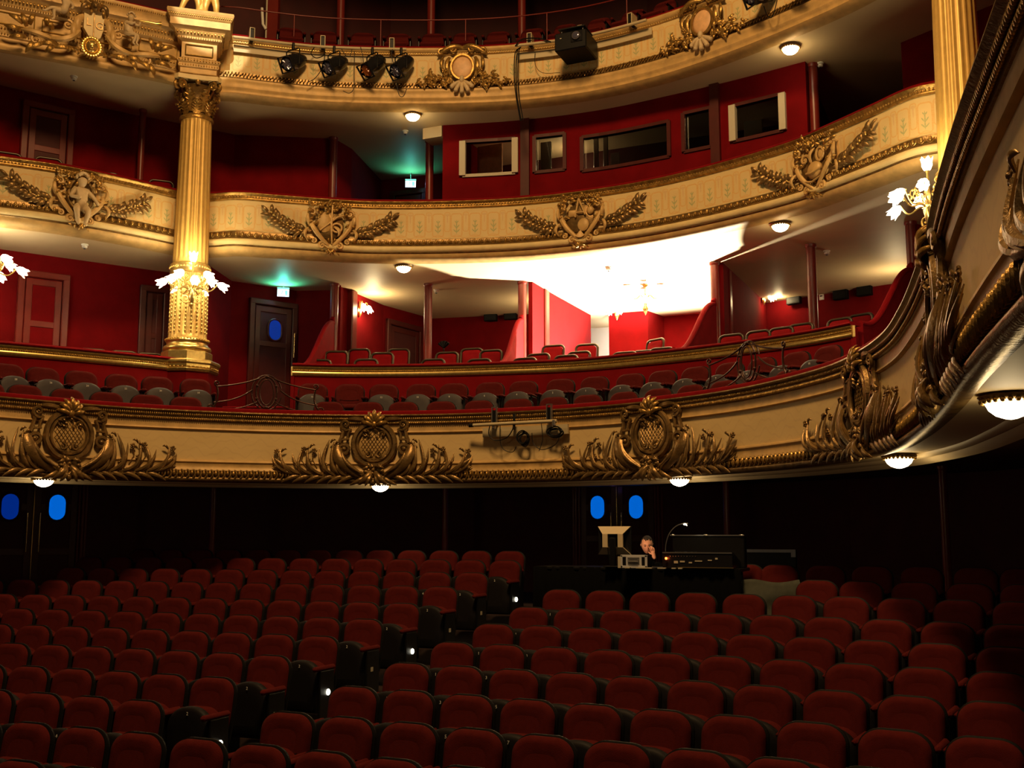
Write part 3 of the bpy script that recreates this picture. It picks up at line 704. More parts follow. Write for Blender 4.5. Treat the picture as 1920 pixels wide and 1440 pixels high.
    for i in range(4):
        a = PI/4+i*PI/2
        for d_, R in ((-0.09, 0.52), (0.09, 0.52), (0.45, 0.40), (0.785, 0.375), (1.12, 0.40)): ab.append((R*math.cos(a+d_), R*math.sin(a+d_)))
    m.prism(ab, z_(10.52), z_(10.60)); m.build('abacus', 'ochre_light', r, smooth=False)
    # entablature block
    prof = [(-0.02, 10.60), (0.02, 10.62), (0.0, 10.64), (0.0, 10.72), (0.03, 10.74), (0.03, 10.80), (0.05, 10.83), (0.05, 10.88), (0.0, 10.90), (-0.01, 10.92), (-0.01, 11.20), (0.02, 11.22), (0.06, 11.24), (0.06, 11.28), (0.09, 11.31), (0.12, 11.38), (0.15, 11.40), (0.20, 11.42), (0.20, 11.54), (0.22, 11.56), (0.25, 11.62), (0.26, 11.66), (0.25, 11.70), (-0.1, 11.72)]
    sq_prof(MB(), [(o, z_(z)) for o, z in prof], 0.31, 0.36).build('entablature_block', 'ochre', r, smooth=False)
    m = MB()
    hx, hy = 0.31, 0.36
    def band(z, out, pitch, rr):
        for side in range(3):
            if side == 0: a, b = (-hx-out, -hy-out), (hx+out, -hy-out)
            elif side == 1: a, b = (hx+out, -hy-out), (hx+out, hy)
            else: a, b = (-hx-out, hy), (-hx-out, -hy-out)
            L = math.hypot(b[0]-a[0], b[1]-a[1]); n = int(L/pitch)
            for i in range(n):
                t = (i+0.5)/n; m.ball((a[0]+(b[0]-a[0])*t, a[1]+(b[1]-a[1])*t, z_(z)), rr, 6, 4)
    band(11.34, 0.10, 0.055, (0.02, 0.02, 0.034)); band(11.26, 0.06, 0.04, (0.012, 0.012, 0.02)); band(11.60, 0.235, 0.035, (0.012, 0.012, 0.024)); band(10.855, 0.05, 0.05, (0.018, 0.016, 0.026)); band(10.77, 0.03, 0.045, (0.014, 0.014, 0.022))
    m.build('block_bands', 'gold', r)
    m = MB()
    for (x0, x1, z0, z1) in ((-0.23, 0.23, 10.96, 11.15),):
        for (a, b) in (((x0, z0), (x1, z0)), ((x1, z0), (x1, z1)), ((x1, z1), (x0, z1)), ((x0, z1), (x0, z0))):
            m.tube([(a[0], -hy-0.005, z_(a[1])), (b[0], -hy-0.005, z_(b[1]))], 0.012, 6)
    m.build('block_panel_frame', 'gold_bright', r)
    return r
RZL = math.atan2(0.65, 0.76)
colL = column(-6.27, 14.79, RZL, 'fluted gilt column at the left, under the statue with a candelabrum on its shaft')
colR = column(6.27, 14.79, -RZL, 'fluted gilt column at the right, cut off by the near balcony front')

# ---- side entablature of the upper tier (left and right bays)
def side_entab(cv, lab):
    r = empty('tier_entablature'); tag(r, lab, 'entablature')
    prof = [(-0.05, 10.50), (0.0, 10.51), (0.02, 10.55), (0.03, 10.60), (0.02, 10.62), (0.0, 10.64), (0.0, 10.72), (0.03, 10.74), (0.03, 10.80), (0.05, 10.83), (0.05, 10.88), (0.0, 10.90), (-0.01, 10.92), (-0.01, 11.20), (0.02, 11.22), (0.06, 11.24), (0.06, 11.28), (0.09, 11.31), (0.12, 11.38), (0.15, 11.40), (0.20, 11.42), (0.20, 11.54), (0.22, 11.56), (0.25, 11.62), (0.25, 11.66), (-0.12, 11.68), (-0.12, 10.50)]
    sweep(cv, prof, closed=True).build('mouldings', 'ochre', r)
    sweep(cv, [(0.20, 11.66), (0.21, 11.70), (-0.1, 11.72), (-0.1, 11.67)], closed=True).build('velvet_rail', 'velvet', r)
    beads(cv, 0, cv.L, 0.055, 11.34, 0.11, (0.02, 0.02, 0.034), 6, 4).build('egg_band', 'gold', r)
    beads(cv, 0, cv.L, 0.040, 11.26, 0.065, (0.012, 0.012, 0.02), 5, 4).build('bead_band', 'gold', r)
    beads(cv, 0, cv.L, 0.035, 11.60, 0.24, (0.012, 0.012, 0.024), 5, 4).build('leaf_band', 'gold', r)
    beads(cv, 0, cv.L, 0.050, 10.855, 0.055, (0.018, 0.016, 0.026), 5, 4).build('lower_leaf_band', 'gold', r)
    beads(cv, 0, cv.L, 0.045, 10.77, 0.035, (0.014, 0.014, 0.022), 5, 4).build('lower_bead_band', 'gold', r)
    m = MB(); n = int(cv.L/0.75)
    for i in range(n):
        a, b = (i+0.08)*cv.L/n, (i+0.92)*cv.L/n
        P = lambda q, z: cv.pt(q, 0.0, z)
        for (q0, z0, q1, z1) in ((a, 10.96, b, 10.96), (b, 10.96, b, 11.16), (b, 11.16, a, 11.16), (a, 11.16, a, 10.96)):
            m.tube([P(q0+(q1-q0)*t/4, z0+(z1-z0)*t/4) for t in range(5)], 0.011, 6)
    m.build('frieze_frames', 'gold_bright', r)
side_entab(C3L, 'carved entablature of the left bay carrying the L and G coat of arms')
side_entab(C3R, 'carved entablature of the right bay behind the right column')

# ------------------------------------------------------------------ posts
POSTS = [(-1.90, 19.36), (1.94, 19.36), (-3.70, 18.80), (3.75, 18.80), (-5.40, 18.03), (5.42, 18.03)]
def post(x, y, z0, z1, label, r=0.082):
    e = empty('round_post', (x, y, z0)); tag(e, label, 'post')
    MB().lathe((0, 0, 0), [(r, 0), (r, z1-z0)], 16).build('shaft', 'post_paint', e)
    MB().lathe((0, 0, 0), [(r*1.5, 0.0), (r*1.5, 0.06), (r*1.05, 0.12)], 16).build('foot', 'post_paint', e)
    MB().lathe((0, 0, z1-z0-0.06), [(r*1.05, 0), (r*1.2, 0.02), (r*1.2, 0.06)], 16).build('collar', 'post_paint', e)
PL = {(-1.90, 'b'): 'red round post at the left edge of the brightly lit middle box', (1.94, 'b'): 'dark red round post at the right edge of the brightly lit middle box',
      (-3.70, 'b'): 'red round post in the middle of the box left of the bright one', (3.75, 'b'): 'red round post in the middle of the box right of the bright one',
      (-5.40, 'b'): 'red round post at the left end of the boxes, beside the exit passage', (5.42, 'b'): 'red round post at the right end of the boxes, behind the near balcony front'}
for (x, y) in POSTS: post(x, y, 4.70, 7.53, PL[(x, 'b')])
post(-3.70, 18.80, 8.06, 10.52, 'dark red round post on the middle tier left of the control booth')
post(3.98, 18.22, 8.06, 10.52, 'dark red round post on the middle tier right of the control booth')
post(-5.42, 17.90, 8.06, 10.52, 'dark post on the middle tier between column and control booth')
post(-7.9, 15.2, 8.06, 10.52, 'thin grey post behind the middle tier of the left bay', 0.06)
for (x, y), l in zip(POSTS, ['dark post of the top tier above the left edge of the bright box', 'dark post of the top tier above the right edge of the bright box', 'dark red post of the top tier above the four stage lights', 'dark red post of the top tier behind the projector', 'dark post of the top tier beside the white light strip', 'dark post of the top tier at its right end']):
    post(x, y, 10.95, 15.0, l)
for (x, y), l in zip([(-2.51, 17.3), (2.51, 17.3), (-5.81, 15.07), (5.81, 15.07)], ['thin dark post under the balcony rising between stalls seats left of the desk', 'thin dark post under the balcony behind the sound desk', 'thin dark post under the balcony behind the left block of stalls seats', 'thin dark post under the balcony at the far right of the stalls']):
    post(x, y, floor_z(y)-0.0, 3.46, l, 0.055)

# ------------------------------------------------------------------ swooping box partitions
def swoosh(p_post, p_rail, label, z0=4.7, zpost=6.72):
    ang, L = framed(p_post, p_rail); e = empty('box_partition', (p_post[0], p_post[1], 0), ang); tag(e, label, 'partition')
    prof = []
    for i in range(25):
        t = i/24; x = 0.05+t*(L-0.08)
        z = 5.56+(zpost-5.56)*(0.5+0.5*math.cos(PI*min(1, t*1.02)))**1.15
        prof.append((x, z))
    prof[0] = (0.05, zpost); 
    m = MB(); n = len(prof)
    for y_ in (-0.04, 0.04):
        m.v += [(x, y_, z0) for x, z in prof]+[(x, y_, z) for x, z in prof]
    for i in range(n-1):
        m.f += [(i, i+1, n+i+1, n+i), (2*n+i, 3*n+i, 3*n+i+1, 2*n+i+1), (n+i, n+i+1, 3*n+i+1, 3*n+i)]
    m.f += [(0, n, 3*n, 2*n), (n-1, 3*n-1, 4*n-1, 2*n-1)]
    m.build('panel', 'velvet', e, smooth=False)
    r = MB().tube([(x, 0, z) for x, z in prof], 0.05, 8)
    r.tube([(0.06, 0, zpost-0.02), (0.12, 0, zpost+0.06), (0.05, 0, zpost+0.11), (0.0, 0, zpost+0.07)], [0.05, 0.055, 0.045, 0.03], 8)
    r.build('padded_edge', 'velvet', e)
swoosh((-5.40, 18.03), (-4.78, 15.95), 'swooping red velvet partition at the left end of the box front')
swoosh((-1.90, 19.36), (-1.40, 17.10), 'bright red swooping partition at the left side of the middle box')
swoosh((1.94, 19.36), (1.75, 17.05), 'dark red swooping partition at the right side of the middle box')
swoosh((5.42, 18.03), (4.78, 15.95), 'swooping red velvet partition at the right end of the box front')
# short pilaster walls seen as strips beside the posts
for (x, y), l in (((-1.80, 20.2), 'narrow red pilaster inside the middle box near its left post'), ((1.99, 20.0), 'narrow dark pilaster inside the middle box near its right post'), ((-5.44, 18.7), 'narrow red pilaster behind the left end post of the boxes')):
    e = empty('wall_pilaster', (x, y, 4.7)); tag(e, l, 'pilaster')
    MB().box((0, 0, 1.41), (0.22, 0.20, 2.82), bev=0.02).build('shaft', 'post_paint', e, smooth=False); MB().box((0, 0, 0.1), (0.26, 0.24, 0.2)).build('foot', 'post_paint', e, smooth=False)

# ------------------------------------------------------------------ ceiling lamps
def make_lamp():
    e = empty('ceiling_lamp')
    MB().lathe((0, 0, 0), [(0.10, 0.0), (0.16, -0.005), (0.172, -0.02), (0.165, -0.035), (0.145, -0.045), (0.12, -0.045)], 28).build('rim', 'bronze_paint', e)
    m = MB()
    for i in range(24): a = 2*PI*i/24; m.ball((0.15*math.cos(a), 0.15*math.sin(a), -0.045), (0.016, 0.016, 0.018), 6, 4)
    m.build('rim_beads', 'gold', e)
    MB().lathe((0, 0, 0), [(0.135, -0.035), (0.132, -0.06), (0.115, -0.095), (0.08, -0.125), (0.035, -0.142), (0.004, -0.148)], 28).build('glass_bowl', 'glow', e)
    return e
lamp0 = make_lamp(); lm = tree_map(lamp0); used = [False]
def place_lamp(x, y, z, label, energy=5.0, group=None):
    if not used[0]: o = lamp0; used[0] = True
    else: o = copy_tree(lamp0, cl=lm)
    o.location = (x, y, z); tag(o, label, 'ceiling lamp', group)
    lamp('lamp_light', 'POINT', (x, y, z-0.30), energy, (1.0, 0.70, 0.30), 0.10)
for px, lab, e_ in ((85, 'glowing bowl lamp under the balcony above the left double door', 3.0), (712, 'glowing bowl lamp under the balcony below the middle-left cartouche', 3.0), (1275, 'glowing bowl lamp under the balcony above the sound desk', 3.0), (1685, 'glowing bowl lamp under the balcony at the right bend', 5.0), (1893, 'large glowing bowl lamp at the right edge, nearest of all', 4.5)):
    q = s_at_px(C1, px, 3.38, -0.34 if px > 200 else -0.3); p = C1.pt(q, -0.34, 3.377); place_lamp(p.x, p.y, p.z, lab, e_)
for px, lab in ((757, 'glowing bowl lamp under the middle tier on the left'), (1463, 'glowing bowl lamp under the middle tier on the right')):
    p = atz(px, 497 if px < 1000 else 418, 7.53); place_lamp(p.x, p.y, p.z, lab, 5.0)
for px, py, lab in ((774, 213, 'glowing bowl lamp under the top tier on the left'), (1482, 86, 'glowing bowl lamp under the top tier on the right')):
    p = atz(px, py, 10.52); place_lamp(p.x, p.y, p.z, lab, 6.0)

# smoke detectors
def detector(px, py, z, lab):
    p = atz(px, py, z); e = empty('smoke_detector', (p.x, p.y, z)); tag(e, lab, 'smoke detector')
    MB().lathe((0, 0, 0), [(0.06, 0), (0.06, -0.02), (0.045, -0.03), (0.045, -0.06), (0.03, -0.07)], 16).build('housing', 'plate_white', e)
    MB().lathe((0, 0, -0.075), [(0.02, 0), (0.02, -0.008)], 10).build('sensor_cap', 'seat_shell', e)
for a in ((159, 458, 7.53, 'white smoke detector under the middle tier of the left bay'), (139, 143, 10.52, 'white smoke detector under the upper entablature at the left'), (760, 245, 10.52, 'white smoke detector just below the left top tier lamp'), (1538, 118, 10.52, 'white smoke detector right of the top tier lamp'), (818, 543, 7.53, 'small white detector beside the post of the left box'), (1550, 470, 7.53, 'white smoke detector above the right box'), (1141, 501, 7.53, 'small detector on the dazzling ceiling of the middle box')):
    detector(*a)

# ------------------------------------------------------------------ tulip-shade lights
def tulip(m_glow, c, d, L=0.165, R=0.068):
    """flower shade opening along direction d"""
    d = Vector(d).normalized(); q = d.to_track_quat('Z', 'Y'); N = 24; rows = [(0.018, 0), (0.045, 0.03), (R*0.95, 0.08), (R*0.9, 0.115), (R*1.1, L)]
    vs = []
    for k, (r, z) in enumerate(rows):
        for j in range(N):
            a = 2*PI*j/N; rr = r*(1+0.10*math.cos(6*a)*(k/4)); zz = z+(0.022*math.cos(6*a) if k == 4 else 0)
            vs.append(Vector(c)+q @ Vector((rr*math.cos(a), rr*math.sin(a), zz)))
    fs = []
    for i in range(4):
        for j in range(N): b = (j+1) % N; fs.append((i*N+j, i*N+b, (i+1)*N+b, (i+1)*N+j))
    fs.append(tuple(range(N))[::-1]); m_glow.add(vs, fs)
def arm3(p0, p1, sag, n=12):
    p0, p1 = Vector(p0), Vector(p1); return [p0.lerp(p1, i/n)+Vector((0, 0, -sag*math.sin(PI*i/n)+0.05*math.sin(2*PI*i/n))) for i in range(n+1)]
def candelabrum(base, inward, label, light=38):
    inw = Vector((inward[0], inward[1], 0)).normalized(); side = Vector((-inw.y, inw.x, 0))
    e = empty('candelabrum', base); tag(e, label, 'candelabrum'); rz = math.atan2(inw.y, inw.x); e.rotation_euler.z = rz
    # local frame: +x inwards from the column, y sideways. column axis at x=-0.62
    m = MB()
    m.tube([(-0.30, 0, -0.30), (-0.12, 0, -0.36), (0.02, 0, -0.30), (0.06, 0, -0.15), (0.0, 0, -0.02)], [0.03, 0.028, 0.03, 0.03, 0.02], 8)
    m.tube([(-0.30, 0, -0.10), (-0.22, 0, -0.22), (-0.10, 0, -0.22), (-0.03, 0, -0.12)], [0.015, 0.02, 0.02, 0.012], 6)
    for sy in (-1, 1):
        m.tube([(p[0]-0.12, sy*0.03, p[1]-0.20) for p in spiral(0, 0, 0.10, 0.015, 1.5, -PI/2, 1)], 0.012, 6)
        m.tube([(-0.02, sy*(p[0]+0.10), p[1]-0.26) for p in spiral(0, 0, 0.09, 0.012, 1.4, PI, 1)], 0.012, 6)
    m.lathe((0, 0, -0.38), [(0.004, 0), (0.02, 0.02), (0.01, 0.05), (0.035, 0.09), (0.05, 0.14), (0.03, 0.19), (0.06, 0.24), (0.075, 0.28), (0.05, 0.33), (0.02, 0.36), (0.03, 0.42), (0.018, 0.50), (0.014, 0.72), (0.03, 0.75), (0.03, 0.77)], 12)
    m.build('stem', 'gold_bright', e)
    g = MB(); tulip(g, (0, 0, 0.36), (0, 0, 1)); g.build('tulip_shade', 'glow_tulip', e)
    for k in range(9):
        a = -PI*0.86+k*PI*1.72/8; ra = 0.28 if k % 2 else 0.42; dz = 0.08 if k % 2 else -0.06
        tip = (ra*math.cos(a), ra*math.sin(a), dz+0.07)
        am = MB().tube(arm3((0.03*math.cos(a), 0.03*math.sin(a), -0.12), tip, 0.06), [0.013]*7+[0.011]*6, 6)
        am.tube([(0.16*math.cos(a)+p[0]*math.cos(a), 0.16*math.sin(a)+p[0]*math.sin(a), 0.10+p[1]) for p in spiral(0, 0, 0.07, 0.01, 1.3, -PI/2, 1)], 0.009, 5)
        for j in range(4): am.ball((tip[0]*(0.45+0.14*j), tip[1]*(0.45+0.14*j), 0.02+0.06*(j % 2)), 0.014, 5, 4)
        ao = am.build('arm', 'gold_bright', e)
        t = MB(); tulip(t, tip, (math.cos(a)*0.9, math.sin(a)*0.9, -0.55)); t.build('tulip_shade', 'glow_tulip', ao)
    P = Vector(base)
    lamp('candelabrum_light', 'POINT', P+inw*0.55+Vector((0, 0, 0.05)), light, (1.0, 0.76, 0.36), 0.15)
    lamp('candelabrum_light', 'POINT', P+Vector((0, 0, 0.62)), light*0.5, (1.0, 0.76, 0.36), 0.06)
    for sy in (-1, 1): lamp('candelabrum_light', 'POINT', P+side*0.50*sy+inw*0.05+Vector((0, 0, -0.08)), light*0.35, (1.0, 0.76, 0.36), 0.08)
    return e
INL = (0.70, -0.71); 
candelabrum((-6.27+0.60*INL[0], 14.79+0.60*INL[1], 6.80), INL, 'gilt candelabrum with glowing tulip shades on the left column')
candelabrum((6.27-0.60*INL[0], 14.79+0.60*INL[1], 6.80), (-INL[0], INL[1]), 'gilt candelabrum with glowing tulip shades at the right column')
p = atz(-22, 500, 6.85); candelabrum(tuple(p), (0.8, -0.6), 'candelabrum mostly outside the frame, one glowing shade at the left edge', 14)
def sconce(P, nrm, label, n=2, light=6.0):
    a0 = math.atan2(nrm[1], nrm[0]); e = empty('wall_sconce', P, a0); tag(e, label, 'wall light')
    m = MB(); m.lathe((0.03, 0, -0.20), [(0.004, 0), (0.03, 0.05), (0.05, 0.11), (0.03, 0.18), (0.045, 0.24), (0.02, 0.30), (0.004, 0.36)], 10); m.ball((0.02, 0, -0.05), (0.03, 0.06, 0.09), 8, 6)
    m.build('wall_bracket', 'gold_bright', e)
    for k in range(n):
        y = (k-(n-1)/2)*0.22; ap = [(0.05, y*0.2, -0.02), (0.10, y*0.6, 0.08), (0.14, y*0.9, 0.12), (0.17, y, 0.05)]
        ao = MB().tube(ap, [0.012, 0.012, 0.012, 0.012], 6).ball((0.12, y*0.8, 0.12), 0.018, 6, 4).build('arm', 'gold_bright', e)
        t = MB(); tulip(t, (0.17, y, 0.06), (0.35, y*0.8, -1), 0.14, 0.058); t.build('tulip_shade', 'glow_tulip', ao)
    q = Vector(P)+Vector((nrm[0], nrm[1], 0)).normalized()*0.34+Vector((0, 0, -0.04)); lamp('sconce_light', 'POINT', q, light, (1.0, 0.76, 0.38), 0.08)
P = on_wall(672, 578, (-5.42, 18.12), (-5.55, 20.2)); sconce(tuple(P), (1, 0.05), 'tulip wall light on the red side wall of the left box', 2, 34)
P = on_wall(1158, 585, (-1.35, 23.05), (-0.45, 23.10)); sconce((P.x, P.y-0.02, P.z), (0, -1), 'pair of tulip lights on the red pier inside the middle box', 2, 4)
P = on_wall(1426, 556, (2.06, 19.45), (2.12, 23.35)); sconce((P.x+0.03, P.y, P.z), (1, 0), 'tulip wall light on the red side wall of the right box', 2, 34)
sconce((-1.93, 21.1, 7.0), (-1, 0), 'tulip wall light hidden behind the partition left of the bright box', 2, 26)
sconce((5.30, 21.25, 7.0), (-1, 0), 'tulip wall light at the far end of the right box', 2, 24)
# little chandelier hanging in the middle box
P = aty(1210, 565, 20.6); e = empty('hanging_chandelier', (P.x, P.y, P.z)); tag(e, 'small gilt chandelier hanging from the ceiling of the middle box', 'chandelier')
m = MB().tube([(0, 0, 7.53-P.z), (0, 0, 0.1)], 0.010, 6); m.lathe((0, 0, -0.28), [(0.004, 0), (0.03, 0.06), (0.06, 0.13), (0.03, 0.2), (0.07, 0.28), (0.03, 0.36), (0.012, 0.44)], 12); m.lathe((0, 0, 7.53-P.z-0.05), [(0.02, 0), (0.06, 0.03), (0.06, 0.05)], 12)
m.build('stem', 'gold_bright', e)
for k in range(4):
    a = k*PI/2+0.3; t_ = (0.24*math.cos(a), 0.24*math.sin(a), 0.06)
    ao = MB().tube(arm3((0, 0, -0.05), t_, -0.10), 0.012, 6).build('arm', 'gold_bright', e)
    t = MB(); tulip(t, t_, (math.cos(a)*0.5, math.sin(a)*0.5, -1), 0.13, 0.06); t.build('tulip_shade', 'glow_tulip', ao)

# ------------------------------------------------------------------ doors
def stadium(cx, cz, hw, hh, n=8):
    r = hw; pts = []
    for i in range(n+1): a = PI*i/n; pts.append((cx+r*math.cos(a), cz+(hh-r)+r*math.sin(a)))
    for i in range(n+1): a = PI+PI*i/n; pts.append((cx+r*math.cos(a), cz-(hh-r)+r*math.sin(a)))
    return pts
def ydisc(m, poly, y0, y1):
    n = len(poly); m.add([(p[0], y0, p[1]) for p in poly]+[(p[0], y1, p[1]) for p in poly], [tuple(range(n)), tuple(range(n, 2*n))[::-1]]+[(i, n+i, n+(i+1) % n, (i+1) % n) for i in range(n)]); return m
def hoop(m, poly, y, r):
    pts = [(p[0], y, p[1]) for p in poly]+[(poly[0][0], y, poly[0][1])]; return m.tube(pts, r, 6, cap=False)
NDOOR = [0]
def double_door(P, ang, zf, ztop, glasses, zwin):
    """P plan point, ang = direction of local +x (to the right seen from the hall), local -y faces the hall"""
    NDOOR[0] += 1; e = empty('door_%d' % NDOOR[0], (P[0], P[1], 0), ang); struct(e)
    fm = MB(); 
    for sx in (-1, 1):
        fm.box((sx*0.80, -0.03, (zf+ztop)/2), (0.05, 0.10, ztop-zf), bev=0.012); fm.box((sx*0.86, -0.02, (zf+ztop)/2), (0.05, 0.06, ztop-zf), bev=0.012); fm.box((sx*0.74, -0.04, (zf+ztop)/2), (0.04, 0.06, ztop-zf), bev=0.012)
    fm.box((0, -0.03, ztop), (1.75, 0.1, 0.1)); fm.build('door_frame', 'post_paint', e, smooth=False)
    for sx, gm in zip((-1, 1), glasses):
        l = MB().box((sx*0.36, 0.0, (zf+ztop)/2), (0.70, 0.05, ztop-zf-0.02)).build('door_leaf', 'dark_red_wall', e, smooth=False)
        s_ = MB()
        for (cx, w_) in ((sx*0.065, 0.11), (sx*0.655, 0.11)): s_.box((cx, -0.035, (zf+ztop)/2), (w_, 0.02, ztop-zf-0.04), bev=0.006)
        for (cz, h_) in ((zf+0.12, 0.2), (zwin, 0.12), (zf+1.0, 0.12)): s_.box((sx*0.36, -0.034, cz), (0.60, 0.018, h_), bev=0.006)
        s_.build('door_stiles', 'red_wood', l, smooth=False)
        ydisc(MB(), stadium(sx*0.375, zwin, 0.135, 0.215), -0.060, -0.03).build('window_pane', gm, l, smooth=False)
        w_ = MB(); hoop(w_, stadium(sx*0.375, zwin, 0.155, 0.235), -0.055, 0.024); w_.build('window_rim', 'red_wood', l)
        h_ = MB().tube([(sx*0.10, -0.10, zwin-0.75), (sx*0.10, -0.10, zwin-0.10)], 0.012, 8); h_.tube([(sx*0.10, -0.10, zwin-0.65), (sx*0.10, -0.03, zwin-0.65)], 0.009, 6); h_.tube([(sx*0.10, -0.10, zwin-0.2), (sx*0.10, -0.03, zwin-0.2)], 0.009, 6)
        h_.build('pull_handle', 'brass', l)
    MB().box((0, -0.058, (zf+ztop)/2), (0.012, 0.012, ztop-zf-0.1)).build('lit_gap_strip', 'brass', e, smooth=False)  # brass strip stands in for foyer light showing between the leaves
    return e
q0 = s_at_px(CB, 1159, 3.1); Pd = CB.pt(q0, 0.03); t_ = CB.tan(q0)
double_door((Pd.x, Pd.y), math.atan2(t_.y, t_.x), floor_z(19), 3.75, ('blue_glass', 'blue_glass'), 3.08)
lamp('door_glow', 'POINT', (Pd.x, Pd.y-0.25, 3.40), 0.05, (0.4, 0.25, 1.0), 0.03)
q0 = s_at_px(CB, 63, 3.1); Pd = CB.pt(q0, 0.03); t_ = CB.tan(q0)
double_door((Pd.x, Pd.y), math.atan2(t_.y, t_.x), floor_z(14), 3.75, ('blue_glass_dim', 'blue_glass'), 3.04)
def panel_door(p0, p1, px0, px1, py_top, zf, material='dark_red_wall', frame='red_wood', glass=None, wpx=None, rail=0.62):
    NDOOR[0] += 1
    A = on_wall(px0, py_top[0], p0, p1); B = on_wall(px1, py_top[1], p0, p1); zt = (A.z+B.z)/2; W = (Vector((B.x, B.y))-Vector((A.x, A.y))).length
    ang = math.atan2(B.y-A.y, B.x-A.x); M_ = (A+B)/2; e = empty('door_%d' % NDOOR[0], (M_.x+0.03*math.sin(ang), M_.y-0.03*math.cos(ang), 0), ang); struct(e)
    f = MB()
    for sx in (-1, 1): f.box((sx*(W/2-0.06), -0.02, (zf+zt)/2), (0.12, 0.08, zt-zf), bev=0.015)
    f.box((0, -0.02, zt-0.06), (W, 0.09, 0.12), bev=0.015); f.build('door_frame', frame, e, smooth=False)
    w_ = W-0.26; l = MB().box((0, 0, (zf+zt)/2-0.06), (w_, 0.05, zt-zf-0.14)).build('door_leaf', material, e, smooth=False)
    s_ = MB(); zr = zf+(zt-zf)*rail
    for sx in (-1, 1): s_.box((sx*(w_/2-0.06), -0.03, (zf+zt)/2-0.06), (0.11, 0.02, zt-zf-0.16), bev=0.006)
    for cz in (zt-0.20, zr, zf+0.12): s_.box((0, -0.029, cz), (w_-0.2, 0.018, 0.11), bev=0.006)
    s_.build('door_stiles', frame, l, smooth=False)
    if glass:
        G = on_wall(wpx[0], wpx[1], p0, p1); gx = (Vector((G.x-M_.x, G.y-M_.y))).dot(Vector((math.cos(ang), math.sin(ang))))
        ydisc(MB(), stadium(gx, G.z, 0.125, 0.20), -0.062, -0.02).build('window_pane', glass, l, smooth=False)
        h_ = MB(); hoop(h_, stadium(gx, G.z, 0.145, 0.22), -0.05, 0.022); h_.build('window_rim', 'red_wood', l)
    k_ = MB().ball((w_/2-0.06, -0.07, zf+1.05), 0.028, 8, 6); k_.tube([(w_/2-0.06, -0.07, zf+1.05), (w_/2-0.06, -0.02, zf+1.05)], 0.01, 6); k_.build('door_knob', 'brass', l)
    return e
panel_door((-9.32, 13.35), (-7.96, 15.64), 34, 131, (506, 517), 4.72, 'red_wall', 'post_paint')
panel_door((-9.32, 13.35), (-7.96, 15.64), 262, 318, (535, 541), 4.72, 'dark_red_wall', 'red_wood')
d_ = panel_door((-7.12, 17.0), (-6.47, 18.25), 466, 556, (558, 571), 4.05, 'dark_red_wall', 'red_wood', 'blue_glass_dim', (512, 620), 0.72)
panel_door((-5.55, 20.2), (-5.3, 21.95), 722, 788, (601, 611), 4.72, 'dark_red_wall', 'red_wood')
panel_door((-9.45, 13.25), (-8.50, 14.9), 42, 140, (184, 212), 8.1, 'dark_red_wall', 'post_paint')
panel_door((-5.9, 20.58), (-3.1, 20.83), 734, 802, (352, 362), 8.1, 'dark_red_wall', 'red_wood')
# white door-edge trim caught by light on the passage door
A = on_wall(549, 640, (-7.12, 17.0), (-6.47, 18.25))
tag(MB().tube([(0, 0, -0.25), (0, 0, 0.25)], 0.016, 8).build('pull_bar', 'brass', loc=(A.x+0.08, A.y-0.06, A.z-0.1)), 'short brass pull bar shining on the passage door with the blue window', 'handle')

# ---- exit signs
def exit_sign(P, ang, label, zc, up=16):
    e = empty('exit_sign', P, ang); tag(e, label, 'exit sign')
    MB().box((0, 0, 0), (0.24, 0.05, 0.17), bev=0.006).build('housing', 'plate_white', e, smooth=False)
    MB().box((0, -0.03, -0.01), (0.225, 0.008, 0.14)).build('lit_face', 'exit_face', e, smooth=False)
    fg = MB(); fg.ball((-0.02, -0.036, 0.03), (0.012, 0.004, 0.013), 8, 5); fg.tube([(-0.015, -0.036, 0.018), (-0.03, -0.036, -0.02), (-0.01, -0.036, -0.055)], 0.008, 5); fg.tube([(-0.03, -0.036, -0.02), (-0.055, -0.036, -0.05)], 0.007, 5); fg.tube([(-0.02, -0.036, 0.01), (0.015, -0.036, -0.005)], 0.006, 5)
    fg.box((0.06, -0.036, -0.01), (0.05, 0.005, 0.10)); fg.build('running_man_mark', 'exit_green', e)
    MB().box((0, 0, 0.095), (0.24, 0.05, 0.02)).build('top_diffuser', 'exit_green', e, smooth=False)
    MB().tube([(0, 0, 0.10), (0, 0, zc-P[2])], 0.012, 6).build('stem', 'plate_white', e)
    c, s_ = math.cos(ang), math.sin(ang)
    lamp('exit_up', 'SPOT', (P[0]+0.16*s_, P[1]-0.16*c, P[2]-0.08), up, (0.06, 0.90, 0.62), 0.03, target=(P[0]+0.45*s_, P[1]-0.45*c, P[2]+0.6), spot=2.6, blend=0.6)
    lamp('exit_front', 'AREA', (P[0]+0.06*s_, P[1]-0.06*c, P[2]-0.02), 2.5, (0.35, 0.45, 1.0), 0.12, target=(P[0]+0.3*s_, P[1]-0.3*c, P[2]-0.6))
P = on_wall(531, 549, (-6.95, 16.85), (-6.30, 18.1)); exit_sign(tuple(P), math.radians(35), 'lit exit sign under the middle tier over the door with a blue window', 7.53)
P = on_wall(770, 345, (-5.9, 20.35), (-3.1, 20.6)); exit_sign(tuple(P), math.radians(25), 'lit exit sign in the dark passage of the middle tier left of the booth', 10.52, 7)

